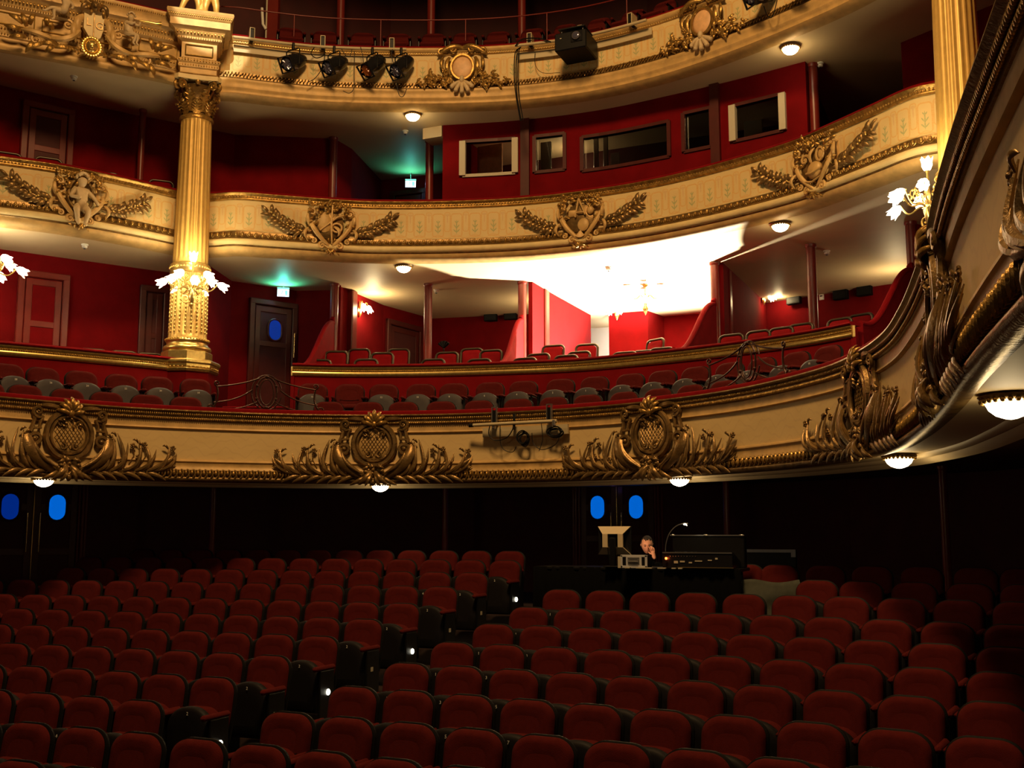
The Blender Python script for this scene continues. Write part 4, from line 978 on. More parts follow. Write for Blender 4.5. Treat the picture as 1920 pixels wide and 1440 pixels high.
# ------------------------------------------------------------------ control booth on the middle tier
BP = Curve([(-3.08, 18.18), (-1.6, 18.54), (0.0, 18.68), (1.5, 18.52), (2.7, 18.32), (3.88, 18.05)])
def booth_open(pxa, pxb, pya, pyb):
    """opening by pixel columns pxa..pxb, head row pya and sill row pyb (at the middle)"""
    sa = s_at_px(BP, pxa, 9.6); sb = s_at_px(BP, pxb, 9.6); sm = (sa+sb)/2; p = BP.at(sm); t = BP.tan(sm)
    zt = on_wall((pxa+pxb)/2, pya, (p.x, p.y), (p.x+t.x, p.y+t.y)).z; zb = on_wall((pxa+pxb)/2, pyb, (p.x, p.y), (p.x+t.x, p.y+t.y)).z
    return sa, sb, zb, zt
OP = [booth_open(868, 966, 266, 325), booth_open(1003, 1060, 256, 318), booth_open(1092, 1256, 247, 306), booth_open(1283, 1336, 210, 277), booth_open(1376, 1470, 190, 252)]
e = empty('control_booth'); tag(e, 'dark red control booth with five windows on the middle tier', 'booth')
def bwall(s0, s1, z0, z1, name='wall_panel'):
    if s1-s0 > 0.01 and z1-z0 > 0.01: sweep(BP, [(0, z0), (0, z1), (-0.09, z1), (-0.09, z0)], s0, s1, step=0.25, closed=True).build(name, 'red_wall', e, smooth=False)
cur = 0.0
for (sa, sb, zb, zt) in OP:
    bwall(cur, sa, 8.06, 10.52); bwall(sa, sb, 8.06, zb, 'sill_panel'); bwall(sa, sb, zt, 10.52, 'head_panel'); cur = sb
bwall(cur, BP.L, 8.06, 10.52)
for i, (sa, sb, zb, zt) in enumerate(OP):
    mt = 'pale_panel' if i in (0, 4) else 'red_wood'
    for q in (sa, sb):
        a = BP.pt(q, 0.015, zb-0.04); t = BP.tan(q); wd = 0.12 if i in (0, 4) else 0.07
        MB().box((a.x, a.y, (zb+zt)/2), (wd, 0.06 if i not in (0, 4) else 0.10, zt-zb+0.06), rz=math.atan2(t.y, t.x)).build('window_jamb', mt, e, smooth=False)
    sweep(BP, [(0.03, zb-0.06), (0.03, zb), (-0.06, zb), (-0.06, zb-0.06)], sa, sb, step=0.3, closed=True).build('window_sill', mt if i == 0 else 'red_wood', e, smooth=False)
    sweep(BP, [(0.03, zt), (0.03, zt+0.06), (-0.06, zt+0.06), (-0.06, zt)], sa, sb, step=0.3, closed=True).build('window_head', 'red_wood', e, smooth=False)
    if i in (1, 2, 3):
        sweep(BP, [(-0.05, zb), (-0.05, zt), (-0.056, zt), (-0.056, zb)], sa, sb, step=0.3, closed=True).build('window_pane', 'booth_glass', e, smooth=False)
for q in (s_at_px(BP, 986, 9.6), s_at_px(BP, 1343, 9.6)):
    a = BP.pt(q, 0.03); t = BP.tan(q); MB().box((a.x, a.y, 9.29), (0.17, 0.10, 2.46), rz=math.atan2(t.y, t.x)).build('pilaster', 'red_wood', e, smooth=False)
MB().box((-3.3, 18.35, 10.40), (0.42, 0.4, 0.22)).build('ceiling_beam', 'soffit_paint', e, smooth=False)
# inside the booth
struct(wall_strip('wall_back', [(-3.0, 20.8), (3.8, 20.8)], 8.06, 10.52, 'dark_red_wall', 0.1))
lamp('booth_inside', 'POINT', (-1.3, 20.3, 10.1), 14.0, (1.0, 0.6, 0.3), 0.1)
def booth_item(name, px0, px1, py0, py1, y, material, label, cat, th=0.05):
    a = aty(px0, py0, y); b = aty(px1, py1, y); o = MB().box(((a.x+b.x)/2, y, (a.z+b.z)/2), (abs(b.x-a.x), th, abs(a.z-b.z)), bev=0.01).build(name, material, smooth=False); tag(o, label, cat); return o
booth_item('wall_board', 896, 942, 276, 345, 19.35, 'peach', 'orange lit board seen through the first booth window', 'board')
booth_item('rack_door', 1014, 1034, 268, 345, 19.6, 'pale_panel', 'pale green cabinet door behind the narrow booth window', 'cabinet door')
booth_item('white_door', 1395, 1432, 228, 290, 20.4, 'pale_panel', 'pale framed door seen through the rightmost booth window', 'door')
booth_item('paper_sheet', 1145, 1163, 288, 330, 19.7, 'plate_white', 'pale sheet hanging low behind the wide booth window', 'paper')
booth_item('tall_panel', 1113, 1123, 255, 345, 19.9, 'steel', 'narrow grey upright panel behind the wide booth window', 'panel')
booth_item('tall_panel', 1131, 1141, 255, 345, 19.9, 'steel', 'second narrow grey upright panel, right of its twin in the booth', 'panel')

# white light strip and red frame on the top tier
P = on_wall(513, 30, (-5.4, 17.6), (-4.4, 18.0)); e = empty('lit_doorway', (P.x, P.y, 10.95), 0.3); tag(e, 'red door frame with a narrow pale lit edge on the top tier above the first stage light', 'door frame')
MB().box((0.0, 0, 1.6), (0.22, 0.12, 3.2)).build('jamb', 'post_paint', e, smooth=False)
MB().box((-0.13, -0.02, 1.3), (0.035, 0.05, 2.6)).build('pale_edge', 'pale_panel', e, smooth=False)
MB().tube([(-0.13, -0.06, 1.75), (-0.19, -0.08, 1.85), (-0.22, -0.08, 2.2)], 0.03, 8).build('cable_boot', 'plate_white', e)

# dark wall speakers / small black boxes on the back walls
for (px0, px1, py0, py1, w0, w1, lab) in ((1477, 1503, 556, 570, (2.12, 23.30), (5.1, 22.35), 'first small dark speaker on the red wall of the right box'), (1564, 1591, 548, 561, (2.12, 23.30), (5.1, 22.35), 'second small dark speaker on the red wall of the right box'), (1608, 1636, 541, 554, (2.12, 23.30), (5.1, 22.35), 'third small dark speaker on the red wall of the right box'),
        (911, 935, 591, 603, (-5.3, 21.9), (-1.86, 22.57), 'small dark speaker with a pale highlight high on the left box wall'), (948, 972, 590, 600, (-5.3, 21.9), (-1.86, 22.57), 'small dark speaker on the left box wall next to the bright box')):
    a = on_wall(px0, py0, w0, w1); b = on_wall(px1, py1, w0, w1); c = (a+b)/2; ang = math.atan2(w1[1]-w0[1], w1[0]-w0[0])
    e = empty('wall_speaker', (c.x, c.y-0.08, c.z), ang); tag(e, lab, 'speaker', 'small speakers high on the red box walls'); wd = (Vector((b.x, b.y))-Vector((a.x, a.y))).length
    MB().box((0, 0, 0), (wd, 0.12, abs(a.z-b.z)), bev=0.01).build('cabinet', 'back_shell', e, smooth=False); MB().box((0, -0.062, 0), (wd*0.85, 0.006, abs(a.z-b.z)*0.75)).build('grille', 'black', e, smooth=False)
a = on_wall(1541, 558, (2.12, 23.30), (5.1, 22.35)); e = empty('thermostat', (a.x, a.y-0.05, a.z), -0.3); tag(e, 'small white thermostat box on the red wall right of the round post', 'thermostat')
MB().box((0, 0, 0), (0.10, 0.04, 0.12), bev=0.008).build('case', 'plate_white', e, smooth=False); MB().box((0, -0.022, 0.02), (0.05, 0.004, 0.03)).build('display', 'seat_shell', e, smooth=False)

# ------------------------------------------------------------------ carved ornament toolkit (local: x along, y up, z out of the fascia)
def P3(pts, d0=0.03, bulge=0.0):
    n = len(pts)-1; return [(p[0], p[1], d0+bulge*math.sin(PI*i/max(n, 1))) for i, p in enumerate(pts)]
def bez(a, b, c, n=8): return [((1-t)**2*a[0]+2*t*(1-t)*b[0]+t*t*c[0], (1-t)**2*a[1]+2*t*(1-t)*b[1]+t*t*c[1]) for t in [i/n for i in range(n+1)]]
def frond(m, a, b, c, w, d=0.03, bulge=0.05, flat=0.018, n=9, tipw=0.15):
    """blade from a to c bowed through b, widest in the middle"""
    pts = bez(a, b, c, n); ws = [w*(tipw+(1-tipw)*math.sin(PI*min(1, 0.12+0.88*i/n))**0.7) for i in range(n+1)]; ws[-1] = w*0.12
    m.tube(P3(pts, d, bulge), ws, 6, flat=[max(flat*q/w, 0.004) for q in ws], up=(0, 0, 1)); return m
def leafp(m, x, y, ang, L, W, d=0.03, lift=0.03):
    ca, sa = math.cos(ang), math.sin(ang)
    frond(m, (x, y), (x+ca*L*0.5-sa*L*0.06, y+sa*L*0.5+ca*L*0.06), (x+ca*L, y+sa*L), W/2, d, lift, 0.014, 6, 0.3)
    m.tube([(x, y, d+0.008), (x+ca*L*0.5-sa*L*0.03, y+sa*L*0.5+ca*L*0.03, d+lift+0.014), (x+ca*L*0.93, y+sa*L*0.93, d+0.01)], 0.005, 4); return m
def scroll(m, cx, cy, r, a0, sg, w=0.02, d=0.04, turns=1.4):
    pts = spiral(cx, cy, r, r*0.12, turns, a0, sg, 16); m.tube(P3(pts, d, 0.02), [w*(1-0.55*i/16) for i in range(17)], 6); m.ball((cx, cy, d+0.02), (r*0.28, r*0.28, 0.02), 8, 5); return m
def ringp(m, cx, cy, rx, ry, w, d, n=28, a0=0, a1=2*PI):
    pts = [(cx+rx*math.cos(a0+(a1-a0)*i/n), cy+ry*math.sin(a0+(a1-a0)*i/n)) for i in range(n+1)]; m.tube(P3(pts, d), w, 6, cap=abs(a1-a0) < 6.2); return m
def rosette(m, x, y, r, d=0.06, n=5):
    for i in range(n): a = 2*PI*i/n; m.ball((x+r*0.6*math.cos(a), y+r*0.6*math.sin(a), d), (r*0.42, r*0.42, r*0.3), 6, 4)
    m.ball((x, y, d+r*0.2), (r*0.3, r*0.3, r*0.3), 6, 4); return m
def foliage(m, x0, x1, y0, y1, n, L, seed, d=0.03, up=0.0):
    R = random.Random(seed)
    for i in range(n):
        x = R.uniform(x0, x1); y = R.uniform(y0, y1); a = R.uniform(0, 2*PI) if not up else up+R.uniform(-0.8, 0.8)
        leafp(m, x, y, a, L*R.uniform(0.7, 1.2), L*0.42, d+R.uniform(0, 0.03), 0.03)
    return m

# ---- cartouche of the lower balcony
def cartouche_low():
    parts = {}
    f = MB(); ringp(f, 0, 0.06, 0.315, 0.32, 0.042, 0.05); ringp(f, 0, 0.06, 0.255, 0.26, 0.020, 0.075)
    for s in (-1, 1):
        scroll(f, s*0.44, 0.36, 0.075, -PI/2 if s > 0 else -PI/2, s, 0.028, 0.05)
        frond(f, (s*0.12, 0.42), (s*0.30, 0.47), (s*0.46, 0.44), 0.04, 0.04, 0.03, 0.03)
        f.tube(P3([(s*0.50, 0.36), (s*0.475, 0.26), (s*0.50, 0.16), (s*0.53, 0.08)], 0.04), [0.03, 0.026, 0.03, 0.035], 6)
        f.tube(P3([(s*0.36, 0.30), (s*0.40, 0.22), (s*0.41, 0.14)], 0.045), 0.02, 6)
        for y in (0.28, 0.14): f.tube(P3([(s*0.38, y), (s*0.50, y-0.01)], 0.05), 0.018, 6)
        ringp(f, s*0.46, -0.01, 0.075, 0.065, 0.028, 0.05, 16); f.ball((s*0.46, -0.01, 0.04), (0.04, 0.035, 0.04), 8, 5)
        frond(f, (s*0.55, 0.04), (s*0.62, -0.22), (s*0.10, -0.47), 0.085, 0.04, 0.07, 0.04, 14, 0.35)
        frond(f, (s*0.48, -0.08), (s*0.46, -0.26), (s*0.14, -0.40), 0.030, 0.11, 0.03, 0.02, 12)
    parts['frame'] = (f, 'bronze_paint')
    g = MB(); g.ball((0, 0.06, 0.02), (0.25, 0.255, 0.045), 24, 8); parts['shield_field'] = (g, 'ochre')
    l = MB()
    for i in range(-4, 5):
        for sg in (-1, 1):
            pts = []
            for t in range(9):
                q = -0.2+0.4*t/8; x = i*0.055+q*0.7; y = 0.06+sg*q
                if (x/0.23)**2+((y-0.06)/0.235)**2 < 0.85: pts.append((x, y, 0.02+0.05*math.sqrt(max(0, 1-(x/0.25)**2-((y-0.06)/0.255)**2))))
            if len(pts) > 1: l.tube(pts, 0.005, 4)
    for s in (-1, 1):
        scroll(l, s*0.09, -0.10, 0.055, PI/2, s, 0.018, 0.07); scroll(l, s*0.13, 0.21, 0.05, -PI*0.2 if s < 0 else PI*1.2, -s, 0.014, 0.06)
        frond(l, (s*0.02, -0.16), (s*0.16, -0.20), (s*0.22, -0.05), 0.022, 0.06, 0.03)
    foliage(l, -0.12, 0.12, 0.20, 0.26, 7, 0.07, 3, 0.05); parts['lattice_relief'] = (l, 'bronze_paint')
    c = MB()
    for i, a in enumerate([-1.25, -0.8, -0.4, 0, 0.4, 0.8, 1.25]):
        L = 0.27-0.05*abs(a); frond(c, (0.02*i/7, 0.34), (math.sin(a)*L*0.5, 0.34+math.cos(a)*L*0.75), (math.sin(a)*L*1.05, 0.34+math.cos(a)*L*0.92), 0.034, 0.06, 0.07, 0.022)
    c.ball((0, 0.36, 0.09), (0.05, 0.06, 0.04), 8, 5); parts['crown_palmette'] = (c, 'gold')
    b = MB(); R = random.Random(8)
    for i in range(26):
        x = R.uniform(-0.15, 0.15); y = R.uniform(-0.50, -0.24); b.ball((x*(0.6+abs(y)), y, 0.09+R.uniform(0, 0.03)), (0.03, 0.03, 0.03), 6, 4)
    foliage(b, -0.14, 0.14, -0.50, -0.25, 16, 0.11, 4, 0.08)
    for s in (-1, 1):
        frond(b, (s*0.02, -0.36), (s*0.10, -0.46), (s*0.22, -0.56), 0.045, 0.10, 0.06, 0.03); frond(b, (s*0.04, -0.40), (s*0.05, -0.50), (s*0.12, -0.58), 0.032, 0.12, 0.04, 0.03)
        frond(b, (s*0.10, -0.42), (s*0.22, -0.50), (s*0.36, -0.56), 0.032, 0.06, 0.05, 0.02)
    b.ball((0, -0.52, 0.10), (0.045, 0.06, 0.05), 8, 5); parts['hanging_mask_foliage'] = (b, 'bronze_paint')
    for s, nm in ((-1, 'leaf_spray'), (1, 'leaf_spray ')):
        w = MB(); R = random.Random(11)
        w.tube(P3(bez((s*0.18, -0.42), (s*0.8, -0.50), (s*1.32, -0.33), 14), 0.03, 0.02), [0.03]*5+[0.024]*5+[0.016]*5, 6)
        for i, (x, h, lean, wd) in enumerate(((0.56, 0.34, -0.06, 0.026), (0.63, 0.52, -0.02, 0.032), (0.73, 0.42, 0.10, 0.026), (0.80, 0.55, -0.12, 0.030), (0.90, 0.30, 0.12, 0.024), (0.97, 0.47, 0.02, 0.030), (1.07, 0.34, 0.16, 0.024), (1.15, 0.42, -0.08, 0.026), (1.24, 0.34, 0.20, 0.024), (1.31, 0.40, 0.10, 0.026), (1.38, 0.30, 0.14, 0.022))):
            frond(w, (s*(x-0.22), -0.43+0.004*i), (s*(x+0.10), -0.38), (s*(x+lean), -0.42+h), wd, 0.035, 0.06, 0.020, 12)
            if i % 2: frond(w, (s*(x+lean-0.02), -0.47+h), (s*(x+lean-0.05), -0.40+h), (s*(x+lean-0.10), -0.43+h), 0.018, 0.05, 0.02, 0.012, 6)
        frond(w, (s*1.18, -0.36), (s*1.34, -0.30), (s*1.50, -0.16), 0.035, 0.04, 0.04)
        frond(w, (s*1.05, -0.38), (s*1.35, -0.40), (s*1.52, -0.28), 0.028, 0.04, 0.04)
        for x in (0.35, 0.50, 0.66, 0.84, 1.02, 1.18):
            frond(w, (s*(x-0.10), -0.41), (s*(x+0.08), -0.44), (s*(x+0.20), -0.55+0.02*x), 0.030, 0.04, 0.03, 0.014)
        w2 = MB()
        for (x, y) in ((0.58, 0.04), (0.90, -0.04), (1.06, -0.02), (0.98, -0.20), (1.46, -0.06), (0.74, -0.26)): rosette(w2, s*x, y, 0.045, 0.05)
        for (x, y, x2, y2) in ((0.58, 0.04, 0.52, -0.30), (1.06, -0.02, 0.98, -0.35), (0.90, -0.04, 0.86, -0.3)): w.tube(P3([(s*x, y), (s*(x+0.03), (y+y2)/2), (s*x2, y2)], 0.025), 0.009, 5)
        w.join(w2); parts[nm] = (w, 'bronze_paint')
    return parts
def put(parts_fn, cv, s, z, out, label, cat, group=None, name='cartouche'):
    P = cv.pt(s, out, z); e = empty(name, (0, 0, 0)); tag(e, label, cat, group)
    for nm, (m, mt) in parts_fn().items(): bend(m, cv, s, z, out).build(nm.strip(), mt, e)
    return e
sA = C1.near(2.2, 14.27)-C1.L/2; half = C1.L/2; SP = 4.42
LOWLAB = [(-sA-SP, 'gilt cartouche on the balcony front at the far left, over the left door lamp'), (-sA, 'gilt cartouche on the balcony front in the middle of the photo, left of the pipe'),
          (sA, 'gilt cartouche on the balcony front above the sound desk'), (sA+SP, 'gilt cartouche at the right bend of the balcony front, seen edge on'),
          (sA+2*SP, 'large dark gilt cartouche on the near right balcony front, over the biggest lamp'), (sA+3*SP, 'huge dark gilt carving cut by the right edge of the photo')]
for (o_, l_) in LOWLAB: put(cartouche_low, C1, half+o_, 3.88, -0.05, l_, 'carved ornament', name='cartouche')

# ---- middle tier cartouche
def cartouche_mid(variant=0):
    parts = {}
    f = MB()
    for s in (-1, 1):
        frond(f, (s*0.37, 0.10), (s*0.34, -0.12), (0, -0.40), 0.042, 0.05, 0.05, 0.03, 12, 0.6)
        frond(f, (s*0.36, -0.02), (s*0.46, 0.10), (s*0.40, 0.26), 0.036, 0.04, 0.05, 0.03)
        scroll(f, s*0.34, 0.24, 0.075, 0 if s > 0 else PI, s, 0.028, 0.05)
        scroll(f, s*0.155, -0.37, 0.065, PI/2, -s, 0.026, 0.06); scroll(f, s*0.30, -0.29, 0.05, PI/2, s, 0.02, 0.05)
        frond(f, (s*0.40, -0.05), (s*0.52, -0.14), (s*0.42, -0.27), 0.03, 0.04, 0.04)
    parts['frame'] = (f, 'ochre')
    g = MB(); foliage(g, -0.36, 0.36, 0.26, 0.42, 30, 0.12, 20+variant, 0.05); 
    for i in range(9): x = -0.34+0.085*i; rosette(g, x, 0.36+0.05*math.sin(PI*i/8), 0.042, 0.09)
    parts['garland'] = (g, 'gold'); parts['left_foliage'] = (foliage(MB(), -0.34, -0.24, -0.05, 0.25, 8, 0.10, 21, 0.05), 'gold'); parts['right_foliage'] = (foliage(MB(), 0.24, 0.34, -0.05, 0.25, 8, 0.10, 22, 0.05), 'gold')
    c = MB(); c.ball((-0.03, 0.02, 0.03), (0.27, 0.27, 0.05), 20, 7)
    parts['emblem_ground'] = (c, 'bronze_paint')
    k = MB()
    if variant == 0:
        k.ball((-0.12, 0.05, 0.07), (0.13, 0.19, 0.04), 14, 7); k.tube([(0.02, 0.38, 0.10), (0.0, 0.05, 0.14), (0.02, -0.34, 0.08)], [0.014, 0.02, 0.012], 6)
        ringp(k, 0.10, -0.04, 0.09, 0.08, 0.022, 0.10, 16); k.tube([(-0.2, -0.1, 0.1), (0.1, 0.15, 0.13), (0.22, 0.2, 0.1)], 0.022, 6); frond(k, (0.05, -0.02), (0.2, -0.1), (0.12, -0.2), 0.03, 0.1)
    elif variant == 1:
        k.tube([(-0.02, 0.36, 0.10), (0.11, 0.05, 0.12)], 0.018, 6); k.tube([(-0.02, 0.36, 0.10), (-0.08, 0.02, 0.12)], 0.018, 6); k.tube([(-0.07, 0.10, 0.12), (0.10, 0.10, 0.12)], 0.016, 6)
        k.ball((0.06, -0.12, 0.08), (0.11, 0.12, 0.04), 14, 7); k.box((-0.13, 0.10, 0.08), (0.18, 0.13, 0.05), bev=0.02); k.ball((0.19, 0.13, 0.08), (0.07, 0.08, 0.04), 10, 6)
        for i in range(9): a = -PI/2+(i-4)*0.16; k.tube([(0, -0.22, 0.08), (0.13*math.cos(a)*1.0, -0.22+0.13*math.sin(a), 0.10)], [0.01, 0.014], 5)
    else:
        k.ball((0.03, -0.10, 0.08), (0.15, 0.14, 0.07), 16, 9); k.tube([(-0.13, -0.12, 0.11), (0.03, -0.16, 0.16), (0.19, -0.10, 0.11)], [0.018, 0.024, 0.018], 6)      # helmet
        frond(k, (-0.02, 0.02), (-0.06, 0.16), (0.06, 0.24), 0.035, 0.10, 0.03, 0.02); ringp(k, 0.15, 0.12, 0.075, 0.10, 0.020, 0.09, 16); k.ball((0.15, 0.12, 0.07), (0.06, 0.085, 0.025), 10, 6)
        scroll(k, -0.15, 0.10, 0.08, 0.3, 1, 0.026, 0.09); k.tube([(-0.22, -0.22, 0.09), (0.0, -0.28, 0.12), (0.22, -0.20, 0.09)], 0.016, 6)
    parts['emblem'] = (k, 'ochre')
    b = MB()
    for i, a in enumerate([-0.9, -0.45, 0, 0.45, 0.9]): L = 0.13-0.03*abs(a); frond(b, (0, -0.42), (math.sin(a)*L*0.6, -0.42-math.cos(a)*L*0.8), (math.sin(a)*L*1.1, -0.42-math.cos(a)*L), 0.022, 0.06, 0.05)
    foliage(b, -0.12, 0.12, -0.50, -0.38, 8, 0.08, 7, 0.06); parts['pendant_palmette'] = (b, 'gold')
    for s, nm in ((-1, 'laurel_branch'), (1, 'laurel_branch ')):
        w = MB(); st = bez((s*0.34, -0.10), (s*0.70, -0.16), (s*1.12, 0.20), 12); w.tube(P3(st, 0.035, 0.01), [0.018]*4+[0.014]*5+[0.008]*4, 6)
        R = random.Random(30+s)
        for i in range(2, 12, 2 if variant == 9 else 1):
            x, y = st[i]; ba = math.atan2(st[i][1]-st[i-1][1], st[i][0]-st[i-1][0])
            for sg in (-1, 1): leafp(w, x, y, ba+sg*R.uniform(0.6, 1.1), 0.17+R.uniform(-0.03, 0.04), 0.075, 0.035, 0.035)
        leafp(w, *st[-1], math.atan2(st[-1][1]-st[-2][1], st[-1][0]-st[-2][0]), 0.16, 0.06)
        parts[nm] = (w, 'bronze_paint'); bb = MB()
        for i in (3, 5, 7, 9, 11):
            for j in range(2): bb.ball((st[i][0]+R.uniform(-0.03, 0.03), st[i][1]+R.uniform(-0.03, 0.03), 0.085), 0.019, 8, 5)
        parts['golden_berries'+(' ' if s > 0 else '')] = (bb, 'gold_bright')
    return parts
for px, v_, l_ in ((620, 0, 'carved trophy with laurel branches on the middle tier, nearest the left column'), (1090, 1, 'carved trophy with laurel branches on the middle tier, above the bright box'), (1530, 2, 'carved trophy with laurel branches on the middle tier, toward the right column')):
    put(lambda: cartouche_mid(v_), C2, s_at_px(C2, px, 8.1), 8.12, -0.02, l_, 'carved ornament', name='trophy_relief')
# a second row for wings
s_w = s_at_px(C2L, 150, 8.1)
def wing_parts():
    p = cartouche_mid(0); p.pop('emblem'); p.pop('emblem_ground'); q = MB(); ringp(q, 0.0, 0.06, 0.2, 0.27, 0.03, 0.05, 22); p['arched_frame'] = (q, 'bronze_paint'); return p
put(wing_parts, C2L, s_w, 8.12, -0.02, 'carved relief with laurel branches around a seated cherub, middle tier of the left bay', 'carved ornament', name='trophy_relief')
put(lambda: cartouche_mid(0), C2R, C2R.L-s_w, 8.12, -0.02, 'carved laurel relief on the right bay front just beyond the right column', 'carved ornament', name='trophy_relief')

# ---- top tier cartouche
def cartouche_top():
    parts = {}; f = MB(); ringp(f, 0, 0.0, 0.21, 0.24, 0.030, 0.06, 24)
    for s in (-1, 1):
        scroll(f, s*0.18, 0.34, 0.07, PI/2, s, 0.026, 0.06); scroll(f, s*0.40, 0.30, 0.075, PI if s > 0 else 0, -s, 0.026, 0.05)
        frond(f, (0, 0.38), (s*0.22, 0.46), (s*0.48, 0.22), 0.05, 0.05, 0.05, 0.03, 12, 0.4); frond(f, (s*0.24, 0.20), (s*0.34, 0.02), (s*0.24, -0.16), 0.045, 0.05, 0.05)
        frond(f, (s*0.36, 0.22), (s*0.44, 0.05), (s*0.34, -0.08), 0.035, 0.04, 0.05); scroll(f, s*0.24, -0.28, 0.06, PI/2, s, 0.022, 0.06)
    parts['scroll_frame'] = (f, 'gold'); g = MB().ball((0, 0, 0.03), (0.20, 0.23, 0.05), 24, 8); parts['oval_field'] = (g, 'peach')
    l = MB(); foliage(l, -0.70, -0.22, -0.36, -0.12, 34, 0.13, 41, 0.04); foliage(l, 0.22, 0.70, -0.36, -0.12, 34, 0.13, 42, 0.04); foliage(l, -0.86, -0.6, -0.36, -0.26, 8, 0.12, 43, 0.03); foliage(l, 0.6, 0.86, -0.36, -0.26, 8, 0.12, 44, 0.03)
    for (x, y) in ((-0.42, -0.22), (0.42, -0.2), (-0.3, -0.32), (0.55, -0.3), (-0.6, -0.3), (0.34, -0.08), (-0.34, -0.08)): rosette(l, x, y, 0.05, 0.09)
    parts['foliage'] = (l, 'gold')
    sh = MB()
    for a in (-1.2, -0.6, 0, 0.6, 1.2): sh.tube([(0, -0.26, 0.06), (math.sin(a)*0.09, -0.30-math.cos(a)*0.07, 0.12), (math.sin(a)*0.19, -0.32-math.cos(a)*0.15, 0.09)], [0.02, 0.034, 0.046], 8); sh.ball((math.sin(a)*0.20, -0.33-math.cos(a)*0.16, 0.09), 0.046, 8, 6)
    sh.ball((0, -0.26, 0.11), (0.05, 0.08, 0.05), 8, 6); parts['shell'] = (sh, 'stone_cream')
    return parts
for px, l_ in ((868, 'gilt cartouche with a peach oval on the top tier, right of the stage lights'), (1320, 'gilt cartouche with a peach oval on the top tier, right of the projector')):
    put(cartouche_top, C3, s_at_px(C3, px, 11.3), 11.26, 0.0, l_, 'carved ornament', name='cartouche')

# ------------------------------------------------------------------ figures: one skinned body each
def skin_body(name, verts, edges, radii, material, parent=None, root=0, sub=2):
    me = bpy.data.meshes.new(name); me.from_pydata([tuple(v) for v in verts], edges, []); o = bpy.data.objects.new(name, me); col.objects.link(o)
    md = o.modifiers.new('skin', 'SKIN'); md.use_smooth_shade = True
    for i, r in enumerate(radii): me.skin_vertices[0].data[i].radius = (r, r) if not isinstance(r, tuple) else r
    me.skin_vertices[0].data[root].use_root = True
    sb = o.modifiers.new('sub', 'SUBSURF'); sb.levels = sub; sb.render_levels = sub
    dg = bpy.context.evaluated_depsgraph_get(); m2 = bpy.data.meshes.new_from_object(o.evaluated_get(dg)); m2.materials.clear(); m2.materials.append(MATS[material])
    m2.polygons.foreach_set('use_smooth', [True]*len(m2.polygons))
    bpy.data.objects.remove(o); q = bpy.data.objects.new(name, m2); col.objects.link(q)
    if parent is not None: q.parent = parent
    return q
def putto(h, pose):
    """joint positions in local x, y(up), z(out); chubby child"""
    J = dict(pelvis=(0, 0.40, 0), belly=(0, 0.50, 0.02), chest=(0, 0.62, 0.0), neck=(0, 0.71, 0), head=(0, 0.83, 0.02), crown=(0, 0.90, 0.01),
             sl=(-0.10, 0.67, 0), el=(-0.20, 0.56, 0.03), hl=(-0.22, 0.44, 0.08), sr=(0.10, 0.67, 0), er=(0.20, 0.56, 0.03), hr=(0.22, 0.44, 0.08),
             kl=(-0.08, 0.22, 0.04), al=(-0.09, 0.05, 0), fl=(-0.09, 0.02, 0.08), kr=(0.08, 0.22, 0.04), ar=(0.09, 0.05, 0), fr=(0.09, 0.02, 0.08), hipl=(-0.06, 0.36, 0), hipr=(0.06, 0.36, 0))
    J.update(pose); names = list(J); V_ = [Vector(J[n])*h for n in names]; ix = {n: i for i, n in enumerate(names)}
    E_ = [('pelvis', 'belly'), ('belly', 'chest'), ('chest', 'neck'), ('neck', 'head'), ('head', 'crown'), ('chest', 'sl'), ('sl', 'el'), ('el', 'hl'), ('chest', 'sr'), ('sr', 'er'), ('er', 'hr'), ('pelvis', 'hipl'), ('hipl', 'kl'), ('kl', 'al'), ('al', 'fl'), ('pelvis', 'hipr'), ('hipr', 'kr'), ('kr', 'ar'), ('ar', 'fr')]
    rad = dict(pelvis=0.095, belly=0.10, chest=0.095, neck=0.045, head=0.105, crown=0.06, sl=0.05, el=0.038, hl=0.032, sr=0.05, er=0.038, hr=0.032, kl=0.055, al=0.035, fl=0.025, kr=0.055, ar=0.035, fr=0.025, hipl=0.075, hipr=0.075)
    return V_, [(ix[a], ix[b]) for a, b in E_], [rad[n]*h for n in names], ix['pelvis']
def bend_obj(o, cv, s0, z0, out, off=(0, 0)):
    for v in o.data.vertices:
        p = v.co; q = s0+p.x+off[0]; P = cv.at(q); N = cv.nor(q); v.co = (P.x+N.x*(out+p.z), P.y+N.y*(out+p.z), z0+p.y+off[1])
def relief_putto(cv, s, z, out, h, pose, parent, off, mt='stone_cream'):
    V_, E_, R_, rt = putto(h, pose); o = skin_body('cherub', V_, E_, R_, mt, parent, rt, 2); bend_obj(o, cv, s, z, out, off)
    hd = V_[4]
    hm = MB()      # curls and face relief
    for i in range(16):
        a = PI*0.05+PI*0.9*i/15; hm.ball((hd[0]+0.10*h*math.cos(a), hd[1]+0.03*h+0.095*h*math.sin(a), hd[2]+0.02*h), 0.032*h, 6, 4)
    for i in range(10): a = PI*0.1+PI*0.8*i/9; hm.ball((hd[0]+0.07*h*math.cos(a), hd[1]+0.06*h+0.07*h*math.sin(a), hd[2]+0.06*h), 0.032*h, 6, 4)
    hm.v = [(p[0]+off[0], p[1]+off[1], p[2]) for p in hm.v]; bend(hm, cv, s, z, out).build('hair', mt, o)
    return o
